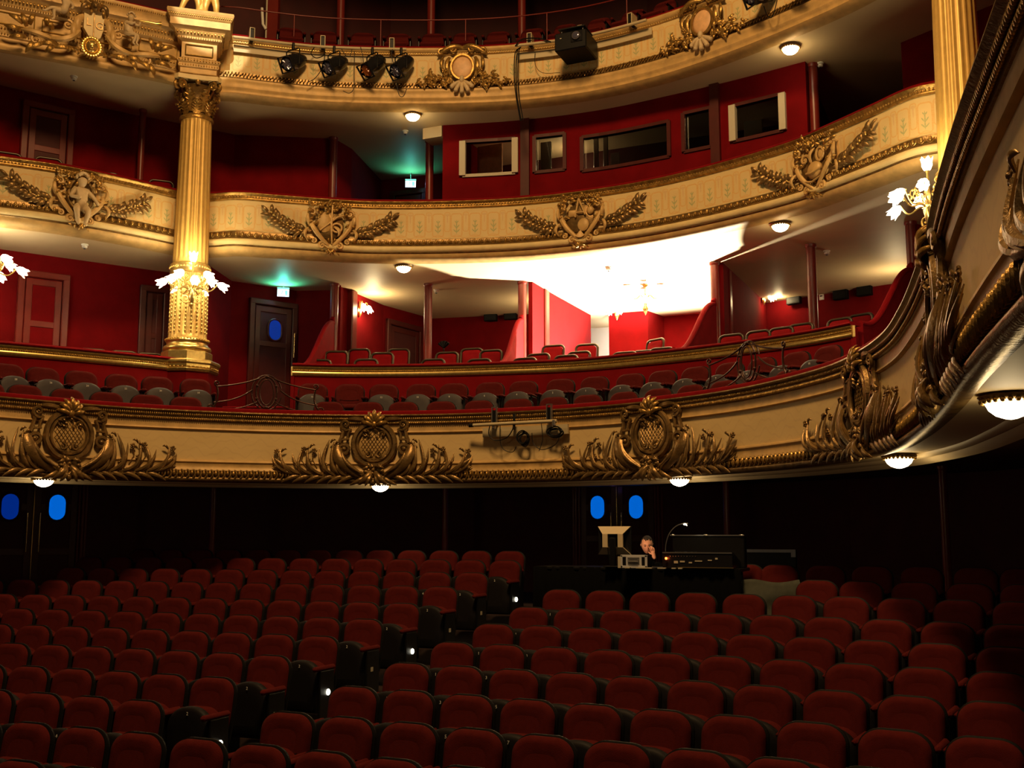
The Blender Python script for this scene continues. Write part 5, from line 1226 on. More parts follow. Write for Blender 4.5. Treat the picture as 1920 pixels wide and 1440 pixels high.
# seated cherub on the left bay middle tier
wing_e = [o for o in bpy.data.objects if o.get('label', '').startswith('carved relief with laurel')][0]
relief_putto(C2L, s_w, 7.62, 0.06, 0.95, dict(pelvis=(0, 0.36, 0.02), kl=(-0.10, 0.28, 0.14), al=(-0.06, 0.08, 0.10), fl=(-0.05, 0.02, 0.14), kr=(0.10, 0.27, 0.14), ar=(0.07, 0.07, 0.08), fr=(0.08, 0.01, 0.12), el=(-0.19, 0.52, 0.05), hl=(-0.03, 0.50, 0.14), er=(0.20, 0.55, 0.05), hr=(0.28, 0.42, 0.08)), wing_e, (0, 0.0))

# ---- LG coat of arms with two cherubs on the left bay entablature
s_c = s_at_px(C3L, 172, 11.1)
e = empty('coat_of_arms'); tag(e, 'carved coat of arms with letters L and G between two cherubs, top left', 'coat of arms')
def bb(m, nm, mt, z=11.0, out=0.24): return bend(m, C3L, s_c, z, out).build(nm, mt, e)
m = MB(); sh = [(-0.17, 0.30), (-0.05, 0.27), (-0.02, 0.33), (0.02, 0.30), (0.10, 0.30), (0.17, 0.34), (0.165, 0.05), (0.12, -0.12), (0.02, -0.20), (-0.08, -0.12), (-0.17, 0.02)]
n = len(sh); m.add([(p[0], p[1], 0.02) for p in sh]+[(p[0]*0.94, p[1]*0.94+0.005, 0.09) for p in sh], [tuple(range(n)), tuple(range(n, 2*n))]+[(i, (i+1) % n, n+(i+1) % n, n+i) for i in range(n)])
bb(m, 'shield', 'ochre_light')
def letter(ch, x, y, h, mt):
    cu = bpy.data.curves.new('t', 'FONT'); cu.body = ch; cu.size = h*1.4; cu.extrude = 0.008; cu.align_x = 'CENTER'; cu.align_y = 'CENTER'
    o = bpy.data.objects.new('t', cu); col.objects.link(o); dg = bpy.context.evaluated_depsgraph_get(); me = bpy.data.meshes.new_from_object(o.evaluated_get(dg)); bpy.data.objects.remove(o)
    b = MB(); b.v = [(v.co.x+x, v.co.y+y, v.co.z) for v in me.vertices]; b.f = [tuple(p.vertices) for p in me.polygons]; return b
m = letter('L', -0.085, 0.13, 0.13, ''); m.v = [(p[0], p[1], p[2]+0.098) for p in m.v]; bb(m, 'letter_l', 'bronze_paint')
m = letter('G', 0.085, 0.09, 0.13, ''); m.v = [(p[0], p[1], p[2]+0.098) for p in m.v]; bb(m, 'letter_g', 'bronze_paint')
bb(MB().tube([(0.0, 0.30, 0.10), (0.0, -0.14, 0.10)], 0.010, 6), 'shield_divider', 'bronze_paint')
for s in (-1, 1):
    m = MB()
    frond(m, (s*0.16, 0.26), (s*0.34, 0.10), (s*0.20, -0.10), 0.06, 0.04, 0.05, 0.03); frond(m, (s*0.22, -0.02), (s*0.36, -0.34), (s*0.70, -0.26), 0.055, 0.04, 0.08, 0.045, 14, 0.5)
    frond(m, (s*0.60, -0.28), (s*0.90, -0.24), (s*1.10, -0.20), 0.05, 0.04, 0.07, 0.04, 10, 0.5); scroll(m, s*0.40, 0.02, 0.09, PI/2, s, 0.028, 0.05); scroll(m, s*0.86, -0.34, 0.09, PI/2, -s, 0.028, 0.05)
    frond(m, (s*0.28, 0.10), (s*0.36, -0.06), (s*0.26, -0.26), 0.05, 0.06, 0.05, 0.03)
    bb(m, 'scroll_arm', 'ochre')
m = MB()
for s in (-1, 1):
    for (x, y, a, L) in ((1.02, -0.14, 1.2, 0.24), (1.08, -0.10, 0.5, 0.26), (0.98, -0.10, 1.9, 0.22), (1.10, -0.22, 0.1, 0.26), (1.02, -0.32, -0.2, 0.26), (0.75, -0.36, -0.6, 0.30), (0.9, -0.36, -1.1, 0.26), (0.55, -0.32, -0.3, 0.28), (0.30, -0.36, -0.15, 0.34), (0.6, -0.38, -0.9, 0.2), (0.62, -0.1, 0.9, 0.16), (0.72, -0.06, 1.5, 0.16)):
        leafp(m, s*x, y, a if s > 0 else PI-a, L, 0.09, 0.05, 0.06)
foliage(m, -0.16, 0.16, 0.36, 0.50, 16, 0.12, 61, 0.08); foliage(m, -0.45, 0.45, -0.42, -0.30, 14, 0.12, 62, 0.05)
bb(m, 'gilt_leaves', 'gold')
m = MB(); m.ball((0.0, 0.42, 0.12), (0.08, 0.09, 0.08), 12, 8); m.ball((0.0, 0.40, 0.20), (0.035, 0.03, 0.03), 8, 5)
for s in (-1, 1): m.ball((s*0.03, 0.45, 0.185), (0.016, 0.012, 0.012), 6, 4); frond(m, (s*0.05, 0.46), (s*0.22, 0.48), (s*0.20, 0.28), 0.04, 0.06, 0.05)
bb(m, 'crest_mask', 'bronze_paint')
m = MB(); m.ball((-0.02, -0.30, 0.12), (0.11, 0.12, 0.09), 12, 8); m.ball((-0.02, -0.34, 0.20), (0.05, 0.045, 0.04), 8, 6)
for s in (-1, 1): m.ball((-0.02+s*0.045, -0.26, 0.195), (0.02, 0.016, 0.014), 6, 4)
for i in range(22): a = 2*PI*i/22; frond(m, (-0.02+0.09*math.cos(a), -0.30+0.10*math.sin(a)), (-0.02+0.16*math.cos(a+0.2), -0.30+0.17*math.sin(a+0.2)), (-0.02+0.19*math.cos(a), -0.31+0.21*math.sin(a)), 0.022, 0.09, 0.03, 0.018, 6)
bb(m, 'lion_mask', 'gold_bright')
relief_putto(C3L, s_c, 10.98, 0.36, 0.62, dict(pelvis=(0, 0.36, 0.02), belly=(-0.02, 0.48, 0.04), chest=(0.0, 0.60, 0.03), neck=(0.02, 0.70, 0.03), head=(0.03, 0.82, 0.04), crown=(0.03, 0.89, 0.03), sl=(-0.09, 0.66, 0.04), el=(0.02, 0.58, 0.15), hl=(0.14, 0.66, 0.16), sr=(0.11, 0.66, 0.02), er=(0.24, 0.60, 0.08), hr=(0.27, 0.72, 0.12), kl=(0.18, 0.30, 0.12), al=(0.10, 0.08, 0.10), fl=(0.16, 0.02, 0.12), kr=(0.24, 0.34, 0.04), ar=(0.20, 0.12, 0.02), fr=(0.26, 0.05, 0.04)), e, (0.56, -0.14))
relief_putto(C3L, s_c, 10.98, 0.36, 0.62, dict(pelvis=(0, 0.36, 0.02), belly=(0.06, 0.46, 0.04), chest=(0.10, 0.60, 0.04), neck=(0.12, 0.70, 0.04), head=(0.14, 0.82, 0.05), crown=(0.15, 0.89, 0.04), sl=(0.0, 0.66, 0.06), el=(-0.14, 0.72, 0.10), hl=(-0.26, 0.84, 0.12), sr=(0.20, 0.63, 0.02), er=(0.26, 0.50, 0.08), hr=(0.20, 0.40, 0.12), kl=(-0.22, 0.30, 0.10), al=(-0.20, 0.06, 0.08), fl=(-0.27, 0.02, 0.10), kr=(-0.26, 0.38, 0.04), ar=(-0.42, 0.26, 0.04), fr=(-0.50, 0.24, 0.06)), e, (-0.50, 0.02))
bb(MB().tube([(0.70, 0.30, 0.20), (0.98, 0.31, 0.18), (1.06, 0.32, 0.18)], [0.018, 0.03, 0.055], 8), 'trumpet', 'gold_bright')

# ---- gilt figure group over the left column
gx, gy = -6.27, 14.79
e = empty('statue_group', (gx, gy, 11.74), RZL); tag(e, 'gilt statue of two standing cherubs, only legs visible, on top of the left column', 'statue')
m = MB(); R = random.Random(4)
for i in range(26): m.ball((R.uniform(-0.28, 0.30), R.uniform(-0.22, 0.18), R.uniform(0.0, 0.12)), (R.uniform(0.06, 0.13), R.uniform(0.06, 0.12), R.uniform(0.04, 0.09)), 8, 5)
m.build('rock_base', 'marble_gilt', e)
def fig(off, rot, pose):
    V_, E_, R_, rt = putto(1.15, pose); o = skin_body('cherub_body', V_, E_, R_, 'marble_gilt', e, rt, 2)
    c, s = math.cos(rot), math.sin(rot)
    for v in o.data.vertices: x, y, z = v.co; X, Y = x, -z; v.co = (off[0]+X*c-Y*s, off[1]+X*s+Y*c, off[2]+y)
    h = MB(); hd = V_[4]
    for i in range(30):
        a = 2*PI*i/30*3; q = PI*0.5*i/30; h.ball((hd[0]+0.115*math.cos(a)*math.cos(q), hd[1]+0.03+0.115*math.sin(q), hd[2]+0.115*math.sin(a)*math.cos(q)), 0.035, 6, 4)
    h.v = [(off[0]+p[0]*c+p[2]*s, off[1]+p[0]*s-p[2]*c, off[2]+p[1]) for p in h.v]; h.build('hair', 'marble_gilt', o)
fig((-0.14, 0.0, 0.10), 0.3, dict(kl=(-0.14, 0.24, 0.06), al=(-0.20, 0.05, 0.02), fl=(-0.24, 0.01, 0.09)))
fig((0.17, 0.0, 0.06), -0.2, dict(kr=(0.09, 0.22, 0.03)))
m = MB(); m.tube([(0.0, 0.03, 0.62), (0.02, 0.02, 0.40), (-0.01, -0.04, 0.20), (0.03, -0.02, 0.06)], [0.07, 0.10, 0.08, 0.10], 10, flat=[0.04, 0.05, 0.05, 0.07], up=(0, 1, 0)); m.build('drapery', 'marble_gilt', e)

# ------------------------------------------------------------------ theatre seats
def rounded_back(w, h, r_top, y0=0.0, n=8):
    """outline (x,z) from bottom left, over the top, to bottom right; wide elliptical shoulders"""
    pts = [(-w/2*0.93, y0)]
    pts.append((-w/2, y0+h*0.35))
    for i in range(n+1): a = PI-PI/2*i/n; pts.append((-w/2+r_top+r_top*math.cos(a), h-r_top*0.85+r_top*0.85*math.sin(a)))
    for i in range(n+1): a = PI/2-PI/2*i/n; pts.append((w/2-r_top+r_top*math.cos(a), h-r_top*0.85+r_top*0.85*math.sin(a)))
    pts += [(w/2, y0+h*0.35), (w/2*0.93, y0)]
    return pts
def slab(m, pts, y0, y1, bev=0.02, bow=0.0, lean=0.0, cz=0.0, tuft=None):
    """puffy slab with outline in x-z; y0 front (towards the stage), y1 rear"""
    n = len(pts); cx = sum(p[0] for p in pts)/n; mz = (min(p[1] for p in pts)+max(p[1] for p in pts))/2
    def ring(sc_, y): return [((p[0]-cx)*sc_+cx, y+lean*(p[1]-cz)-bow*(1-(p[0]/0.26)**2)*0, (p[1]-mz)*sc_+mz) for p in pts]
    k1 = 1-bev*3.2
    rs = [ring(0.55, y0-0.012), ring(k1-0.08, y0-0.006), ring(k1, y0+0.004), ring(1.0, y0+bev), ring(1.0, y1-bev*0.5), ring(k1, y1)]
    vs = []; fs = []
    for r in rs: vs += r
    for i in range(len(rs)-1):
        for j in range(n): b = (j+1) % n; fs.append((i*n+j, i*n+b, (i+1)*n+b, (i+1)*n+j))
    fs += [tuple(range(n)), tuple((len(rs)-1)*n+j for j in range(n))[::-1]]
    m.add(vs, fs); return m
FONT_M = {}
def digit_mesh(txt):
    if txt in FONT_M: return FONT_M[txt]
    cu = bpy.data.curves.new('t', 'FONT'); cu.body = txt; cu.size = 0.040; cu.extrude = 0.0012; cu.align_x = 'CENTER'; cu.align_y = 'CENTER'; cu.resolution_u = 2
    o = bpy.data.objects.new('t', cu); col.objects.link(o); dg = bpy.context.evaluated_depsgraph_get(); me = bpy.data.meshes.new_from_object(o.evaluated_get(dg)); bpy.data.objects.remove(o)
    for v in me.vertices: v.co = (v.co.x, -v.co.z, v.co.y)
    me.materials.clear(); me.materials.append(MATS['plate_white']); me.name = 'seat_number'; FONT_M[txt] = me; return me
def build_seat(folded=True):
    """faces -y; origin on the floor under the back; back top at z 0.88"""
    e = empty('theatre_seat'); LN = 0.16
    back = slab(MB(), [(x, z+0.40) for x, z in rounded_back(0.47, 0.48, 0.15)], -0.05, 0.015, 0.03, lean=LN, cz=0.40).build('backrest', 'seat_red', e)
    seam = MB().tube([(-0.16, -0.056+LN*0.17, 0.600), (-0.08, -0.060+LN*0.165, 0.588), (0, -0.061+LN*0.16, 0.584), (0.08, -0.060+LN*0.165, 0.588), (0.16, -0.056+LN*0.17, 0.600)], 0.0085, 6).build('seam', 'black_cloth', back)
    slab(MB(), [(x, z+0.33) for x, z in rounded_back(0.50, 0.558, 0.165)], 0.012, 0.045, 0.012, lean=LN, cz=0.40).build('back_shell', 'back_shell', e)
    rm = [(x*1.0, 0.028+LN*(z+0.33-0.40), z+0.33) for x, z in rounded_back(0.495, 0.555, 0.163)]
    MB().tube(rm, 0.003, 5).build('shell_rim', 'seat_rim', e)
    if folded:
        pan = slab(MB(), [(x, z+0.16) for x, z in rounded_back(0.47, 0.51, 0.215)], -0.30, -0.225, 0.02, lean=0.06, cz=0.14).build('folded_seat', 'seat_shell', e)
        slab(MB(), [(x, z+0.19) for x, z in rounded_back(0.455, 0.465, 0.17)], -0.23, -0.10, 0.03, lean=0.06, cz=0.14).build('seat_cushion', 'seat_red', e)
    else:
        MB().box((0, -0.27, 0.43), (0.46, 0.44, 0.10), bev=0.04).build('seat_cushion', 'seat_red', e); MB().box((0, -0.26, 0.365), (0.43, 0.40, 0.03), bev=0.01).build('seat_pan', 'seat_shell', e)
    for s in (-1, 1):
        MB().box((s*0.243, -0.20, 0.600), (0.058, 0.38, 0.050), bev=0.02).build('armrest', 'seat_red', e)
        MB().box((s*0.254, -0.17, 0.29), (0.030, 0.26, 0.58), bev=0.008).build('side_panel', 'seat_metal', e, smooth=False)
    return e
seatF = build_seat(True); seatD = build_seat(False); mF = tree_map(seatF); mD = tree_map(seatD); firsts = {True: True, False: True}
def add_seat(x, y, z, rz, label, group, number=None, folded=True, plate=False, light=False, card=False, side=1):
    if firsts[folded]: o = seatF if folded else seatD; firsts[folded] = False
    else: o = copy_tree(seatF if folded else seatD, cl=mF if folded else mD)
    o.location = (x, y, z); o.rotation_euler.z = rz; tag(o, label, 'theatre seat', group)
    if group.startswith('stalls'): STALLS.append(o.name)
    if number and folded:
        n = bpy.data.objects.new('seat_number', digit_mesh(str(number))); col.objects.link(n); n.parent = o; n.location = (0, -0.283, 0.615); n.rotation_euler.x = -0.06
    if plate: MB().box((side*0.271, -0.20, 0.38), (0.006, 0.045, 0.045)).build('row_plate', 'pale_panel', o, smooth=False)
    if light:
        MB().ball((side*0.272, -0.16, 0.36), (0.020, 0.028, 0.032), 10, 6).build('aisle_light', 'glow_small', o)
    if card: MB().box((-0.02, -0.31, 0.56), (0.062, 0.004, 0.075)).build('paper_card', 'pale_panel', o, smooth=False)
    return o
STALLS = []
ORD = ['first', 'second', 'third', 'fourth', 'fifth', 'sixth', 'seventh', 'eighth', 'ninth', 'tenth', 'eleventh', 'twelfth', 'thirteenth', 'fourteenth', 'fifteenth']
KR = 0.0107
def vis(x, y, z, mx=30):
    """any of the seat's corners inside the frame"""
    for dx, dy, dz in ((-0.3, 0, 0.88), (0.3, 0, 0.88), (-0.3, 0, 0.1), (0.3, 0, 0.1), (-0.3, -0.3, 0.5), (0.3, -0.3, 0.5)):
        u, v_ = proj((x+dx, y+dy, z+dz))
        if -5 <= u <= 1925 and 0 <= v_ <= 1436: return True
    return False
# rows from the front: (t, back-top z relative to the eye, first seat x right of the aisle, last seat x left of it)
ROWS = [(5.78, -1.565, None, None), (6.60, -1.488, 1.01, 0.44), (7.385, -1.400, 1.2355, -0.27), (8.251, -1.308, 1.2927, -0.20), (9.087, -1.1965, 1.3455, -0.20), (9.927, -1.0815, 1.396, -0.19),
        (10.758, -0.962, 1.459, -0.15), (11.58, -0.834, 1.5206, -0.13), (12.401, -0.674, 1.6005, -0.04), (13.34, -0.53, None, -0.06), (14.25, -0.385, None, 0.02), (15.15, -0.27, None, -0.30)]
def seat_row(i, t, zt, xs, side, num0):
    zf = zt+H-0.88; k = 0
    for j, x in enumerate(xs):
        y = t-KR*(x-0.09)**2
        if abs(x) > 7.2 or C1.nor is None: continue
        if not vis(x, y, zf): continue
        side_t = 'left of' if side < 0 else 'right of'
        lab = '%s seat from the aisle, stalls row %d from the front, %s the aisle' % (ORD[j] if j < 15 else '%dth' % (j+1), i+1, side_t)
        lab = 'red %s' % lab
        nm = (2*j+2) if side < 0 else (2*j+1)
        aisle = j == 0
        add_seat(x, y+0.0-0.077, zf, 2*KR*(x-0.09)*-1, lab, 'stalls seats', nm, True, plate=aisle and side < 0 and i in (4, 6, 8, 9), light=aisle and side < 0 and i in (3, 5, 7, 10), card=(side < 0 and i == 8 and j == 2), side=1)
for i, (t, zt, xr, xl) in enumerate(ROWS):
    if i == 0: seat_row(i, t, zt, [0.14-0.55*j for j in range(8)], -1, 2); seat_row(i, t, zt, [0.69+0.55*j for j in range(8)], 1, 1); continue
    if xl is not None: seat_row(i, t, zt, [xl-0.55*j for j in range(15)], -1, 2)
    if xr is not None: seat_row(i, t, zt, [xr+0.55*j for j in range(12)], 1, 1)
# seats beyond the desk, at the back right
def back_right(i, t, zt, pxs):
    for j, px in enumerate(pxs):
        p = aty(px, 1080, t); zf = zt+H-0.88; y = t-KR*p.x**2; p = aty(px, 1080, y)
        add_seat(p.x, y-0.077, zf, -2*KR*p.x, 'dim red seat in the %s row right of the desk, %s from the desk' % (('nearer', 'rear', 'rearmost')[i], ORD[j]), 'stalls seats beyond the desk', None)
back_right(0, 13.34, -0.545, (1530, 1612, 1711, 1815, 1917)); back_right(1, 14.25, -0.40, (1397, 1461, 1547, 1634, 1727, 1828, 1915)); 

# balcony seats following the curve: front row and rear row
def balcony_row(off, ztop, row, pxs, z_px, nums=None, folded=None):
    for j, px in enumerate(pxs):
        q = s_at_px(C1, px, z_px, -off); P = C1.pt(q, -off, ztop-0.88); N = C1.nor(q, 0.3); rz = math.atan2(N.y, N.x)+PI/2
        side = 'left' if px < 500 else 'centre'
        fd = True if folded is None else folded[j]
        if side == 'left': lab = 'balcony seat in the %s row left of the exit passage, %s from the passage' % (row, ORD[len([p for p in pxs if px < p < 500])])
        else: lab = 'balcony seat in the %s row of the centre block, %s from the left' % (row, ORD[len([p for p in pxs if 500 < p < px])] if len([p for p in pxs if 500 < p < px]) < 15 else '%dth' % (1+len([p for p in pxs if 500 < p < px])))
        add_seat(P.x, P.y, P.z, rz, lab, 'balcony seats in the %s row' % row, None if nums is None else nums[j], fd)
RP = [17, 85, 157, 229, 297, 369, 587, 655, 720, 789, 850, 916, 980, 1047, 1112, 1177, 1237, 1300, 1362, 1424, 1486, 1546]
NM = [28, 26, 24, 22, 20, 18, 16, 14, 12, 10, 8, 6, 4, 2, 1, 3, 5, 7, 9, 11, 13, 15]
balcony_row(1.62, H+2.49, 'rear', RP, H+2.49, NM, [p != 655 for p in RP])
FP = [-20, 52, 129, 204, 277, 350, 616, 689, 756, 826, 895, 968, 1035, 1099, 1165, 1230, 1290, 1350, 1410, 1470]
balcony_row(0.80, H+2.09, 'front', FP, H+2.09)
# floor step under the rear row
struct(sheet('floor', pts_of(C1, -0.24), pts_of(C1, -1.27), 3.79, 0.02, 'dark_floor'))
struct(sheet('floor', pts_of(C1, -1.28), pts_of(C1, -2.95), 4.19, 0.02, 'dark_floor'))

# ------------------------------------------------------------------ box chairs with dark gilt frames
def build_chair():
    e = empty('box_chair'); 
    out = rounded_back(0.43, 0.44, 0.09)
    slab(MB(), [(x*0.88, z*0.88+0.53) for x, z in out], -0.03, 0.02, 0.02, lean=0.14, cz=0.45).build('backrest', 'velvet', e)
    pts = [(x, 0.14*(z+0.50-0.45)-0.005, z+0.50) for x, z in out]; pts.append(pts[0]); MB().tube(pts, [0.024]*len(pts), 8).build('back_frame', 'chair_frame', e)
    for s in (-1, 1): MB().tube([(s*0.17, 0.01, 0.52), (s*0.18, 0.0, 0.42), (s*0.19, 0.06, 0.0)], [0.02, 0.024, 0.014], 6).build('leg', 'chair_frame', e)
    MB().box((0, -0.22, 0.44), (0.46, 0.44, 0.09), bev=0.035).build('seat', 'velvet', e); MB().box((0, -0.22, 0.385), (0.47, 0.45, 0.05), bev=0.012).build('seat_rail', 'chair_frame', e, smooth=False)
    for s in (-1, 1): MB().tube([(s*0.20, -0.40, 0.38), (s*0.21, -0.43, 0.25), (s*0.19, -0.41, 0.0)], [0.028, 0.022, 0.012], 6).build('leg', 'chair_frame', e)
    return e
chair0 = build_chair(); cm = tree_map(chair0); cf = [True]
def add_chair(px, py, y, label, rz=0.0, group='box chairs'):
    """py = top of the backrest (0.94 above its floor)"""
    p = aty(px, py, y)
    if cf[0]: o = chair0; cf[0] = False
    else: o = copy_tree(chair0, cl=cm)
    o.location = (p.x, p.y-0.07, p.z-0.955); o.rotation_euler.z = rz; tag(o, label, 'chair', group); return p
CH = [(602, 674, 16.95, 'box chair peeping over the rail, leftmost in the left box', 0.4), (634, 658, 17.55, 'dark framed box chair second from the left in the left box', 0.4), (676, 654, 18.3, 'dark shaded box chair behind, left part of the left box', 0.35), (689, 673, 17.25, 'low box chair top right behind the rail, under the wall light', 0.3),
      (719, 661, 17.9, 'red backed box chair in the middle row before the left post', 0.3), (750, 654, 18.7, 'box chair at the back left of the round post in the left box', 0.3), (814, 673, 17.45, 'box chair top just in front of the round post of the left box', 0.2), (840, 660, 18.2, 'red box chair right of the round post in the left box', 0.2), (886, 653, 18.7, 'large dark framed box chair in the right half of the left box', 0.15), (900, 673, 17.6, 'low box chair top next to the bright red partition', 0.15), (922, 656, 18.3, 'box chair half hidden by the bright red partition', 0.1),
      (985, 671, 17.85, 'lowest front chair at the left in the bright middle box', 0.05), (1010, 663, 18.25, 'front chair, second from left in the bright middle box', 0.0), (1038, 647, 19.0, 'tall backed chair at left in the bright middle box', 0.05), (1062, 666, 18.0, 'front chair, third from left in the bright middle box', 0.0), (1086, 659, 18.55, 'middle row chair before the white doorway', 0.0), (1101, 645, 19.2, 'tall backed chair before the white doorway in the bright box', 0.05), (1172, 660, 18.0, 'front chair top at the middle of the bright box', 0.0), (1208, 657, 18.4, 'chair top behind the two right front ones in the bright box', 0.0), (1227, 636, 19.0, 'turned chair with a cream frame rising at right in the bright box', -0.5), (1241, 652, 18.1, 'dark framed front chair top at the right of the bright box', -0.05),
      (1370, 627, 17.95, 'dim chair at the left of the right box', -0.2), (1420, 620, 18.0, 'black backed chair in the right box', -0.3), (1463, 614, 18.2, 'dim chair behind the iron scrollwork in the right box', -0.3), (1500, 607, 18.4, 'dark chair left of the round post in the right box', -0.3), (1572, 597, 18.1, 'dim chair right of the round post in the right box', -0.4), (1611, 589, 18.4, 'chair at the far right end of the right box', -0.4)]
for (px, py, y, lab, rz) in CH:
    add_chair(px, py, y, lab, rz)
for (px, py, y, lab, rz) in ((53, 639, 13.9, 'chair top over the rail at the far left, before the panelled door', 0.9), (180, 654, 14.2, 'chair top over the rail of the left bay, halfway to the column', 0.8), (238, 658, 14.75, 'chair top over the rail of the left bay, next but one to the column', 0.8), (287, 662, 15.35, 'chair top over the rail just left of the column', 0.8)):
    add_chair(px, py, y, lab, rz)
for (px, py, y, lab, rz) in ((22, 286, 13.4, 'chair top over the middle tier rail at the far left', 0.9), (98, 296, 13.9, 'chair top over the middle tier rail of the left bay, right of the first', 0.9), (205, 323, 14.9, 'chair top over the middle tier rail of the left bay, near the grey post', 0.8), (308, 338, 15.5, 'chair top over the middle tier rail next to the left column', 0.8)):
    add_chair(px, py, y, lab, rz)
# raised floor of the boxes under the chairs
def under(cv, o0, o1, z, s0=None, s1=None): 
    struct(sheet('floor', pts_of(cv, -o0, 40), pts_of(cv, -o1, 40), z-0.12, 0.12, 'dark_floor'))

# ---- seats of the top tier: only their tops show over the rail
def top_row(pxs, off, ztop):
    for j, px in enumerate(pxs):
        q = s_at_px(C3, px, ztop, -off); P = C3.pt(q, -off, ztop-0.88); N = C3.nor(q, 0.3)
        add_seat(P.x, P.y, P.z, math.atan2(N.y, N.x)+PI/2, 'red seat top showing over the top tier rail, %s from the left' % (ORD[j] if j < 15 else '%dth' % (j+1)), 'top tier seats', None, False)
top_row([546, 610, 682, 747, 813, 872, 935, 998, 1060, 1122, 1184, 1244], 0.50, Z3T+0.57)
struct(sheet('floor', pts_of(C3, -0.22, 40), pts_of(C3, -2.2, 40), Z3T+0.57-0.88-0.08, 0.07, 'dark_floor'))
# handrail above the top tier front
hr = empty('guard_rail'); tag(hr, 'thin red handrail on slim uprights along the top tier', 'handrail')
RZ = Z3T+0.62; pts = [C3.pt(C3.L*i/60, -0.10, RZ) for i in range(61)]; MB().tube(pts, 0.013, 8).build('rail', 'post_paint', hr)
for px in (551, 713, 873, 1025, 1175, 1320):
    q = s_at_px(C3, px, Z3T+0.3, -0.10); a = C3.pt(q, -0.10, Z3T+0.03); MB().tube([a, (a.x, a.y, RZ)], 0.011, 8).build('upright', 'post_paint', hr)

# stalls undersides get the darkened shell, the shade down there put into its colour
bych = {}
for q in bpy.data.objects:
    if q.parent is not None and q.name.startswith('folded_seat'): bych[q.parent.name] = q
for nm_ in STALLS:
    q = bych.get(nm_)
    if q: q.material_slots[0].link = 'OBJECT'; q.material_slots[0].material = MATS['stalls_shell_shaded']

# ------------------------------------------------------------------ sound desk with its operator
DY = 13.25
def D(px, py, y=DY): return aty(px, py, y)
a = D(1003, 1064); b = D(1388, 1064); zt = (a.z+b.z)/2; zf = floor_z(13.4)
e = empty('sound_desk', ((a.x+b.x)/2, DY+0.27, zf)); tag(e, 'long black cloth covered table for the sound desk at the back of the stalls', 'table'); W_ = b.x-a.x
MB().box((0, 0, zt-zf-0.02), (W_, 0.60, 0.04), bev=0.008).build('tabletop', 'black', e, smooth=False)
m = MB(); n = 80
for i in range(n+1):
    x = -W_/2-0.01+(W_+0.02)*i/n; yy = -0.31-0.012*math.sin(i*1.7)-0.010*math.sin(i*0.6)
    m.v += [(x, yy+0.01, zt-zf), (x, yy-0.01, (zt-zf)*0.5), (x, yy-0.02, 0.02)]
for i in range(n): o = 3*i; m.f += [(o, o+3, o+4, o+1), (o+1, o+4, o+5, o+2)]
sk = m.build('cloth_skirt', 'black_cloth', e); sk.modifiers.new('solid', 'SOLIDIFY').thickness = 0.01
for sx in (-1, 0, 1):
    for sy in (-1, 1): MB().tube([(sx*(W_/2-0.1), sy*0.24, 0), (sx*(W_/2-0.1), sy*0.24, zt-zf-0.03)], 0.025, 8).build('leg', 'seat_metal', e)
TT = zt
# mixing console, facing the house wall (we see its rear panel)
a = D(1247, 1062, DY-0.1); b = D(1368, 1040, DY-0.1); cx = (a.x+b.x)/2; W_ = b.x-a.x+0.06
e = empty('mixing_console', (cx, DY+0.12, TT)); tag(e, 'black mixing console with rows of sockets on its rear panel', 'mixing desk'); hh = 0.20
m = MB(); prof = [(-0.22, 0.0), (0.30, 0.0), (0.30, 0.06), (-0.16, hh), (-0.22, hh)]
m.v = [(-W_/2, y, z) for y, z in prof]+[(W_/2, y, z) for y, z in prof]; k = len(prof); m.f = [tuple(range(k)), tuple(range(k, 2*k))[::-1]]+[(i, (i+1) % k, k+(i+1) % k, k+i) for i in range(k)]
m.build('case', 'black_gloss', e, smooth=False)
MB().box((0, -0.224, hh-0.012), (W_, 0.012, 0.014)).build('edge_strip', 'steel', e, smooth=False); MB().box((0.1, -0.224, 0.012), (W_*0.8, 0.012, 0.010)).build('lower_strip', 'brass', e, smooth=False)
R = random.Random(9)
for i in range(10): MB().lathe((-W_/2+0.10+0.035*i, -0.226, 0.145), [(0.004, -0.006), (0.007, 0.006)], 8).build('socket', 'steel', e)
for (x, z, w_, h_) in ((-0.26, 0.075, 0.05, 0.03), (-0.18, 0.082, 0.06, 0.018), (-0.08, 0.07, 0.04, 0.016), (0.02, 0.09, 0.09, 0.012), (0.16, 0.10, 0.05, 0.012), (0.24, 0.12, 0.03, 0.02)): MB().box((x, -0.224, z), (w_, 0.008, h_)).build('connector_plate', 'pale_panel', e, smooth=False)
p = D(1249, 1047, DY-0.14); MB().ball((p.x-cx, p.y-(DY+0.12)-0.0, p.z-TT), 0.016, 10, 6).build('power_lamp', 'glow_red', e); lamp('power_glow', 'POINT', (p.x, p.y-0.05, p.z), 0.02, (1, 0.15, 0.03), 0.01)
# raised flight case lid / meter bridge
a = D(1246, 1036); b = D(1383, 1003); cx = (a.x+b.x)/2; e = empty('case_lid', (cx, DY+0.45, TT)); tag(e, 'big black case lid standing open behind the mixing console, top edge shining', 'case lid')
Wl = b.x-a.x; MB().box((0, 0, (b.z-TT)/2), (Wl, 0.14, b.z-TT), bev=0.01).build('lid_panel', 'black', e, smooth=False)
MB().box((0, -0.075, b.z-TT-0.006), (Wl, 0.012, 0.014)).build('metal_edge', 'steel', e, smooth=False)
for sx in (-0.99, -0.05, 0.93): MB().ball((sx*Wl/2, -0.08, b.z-TT-0.006), (0.035, 0.012, 0.014), 8, 5).build('corner_glint', 'steel', e)
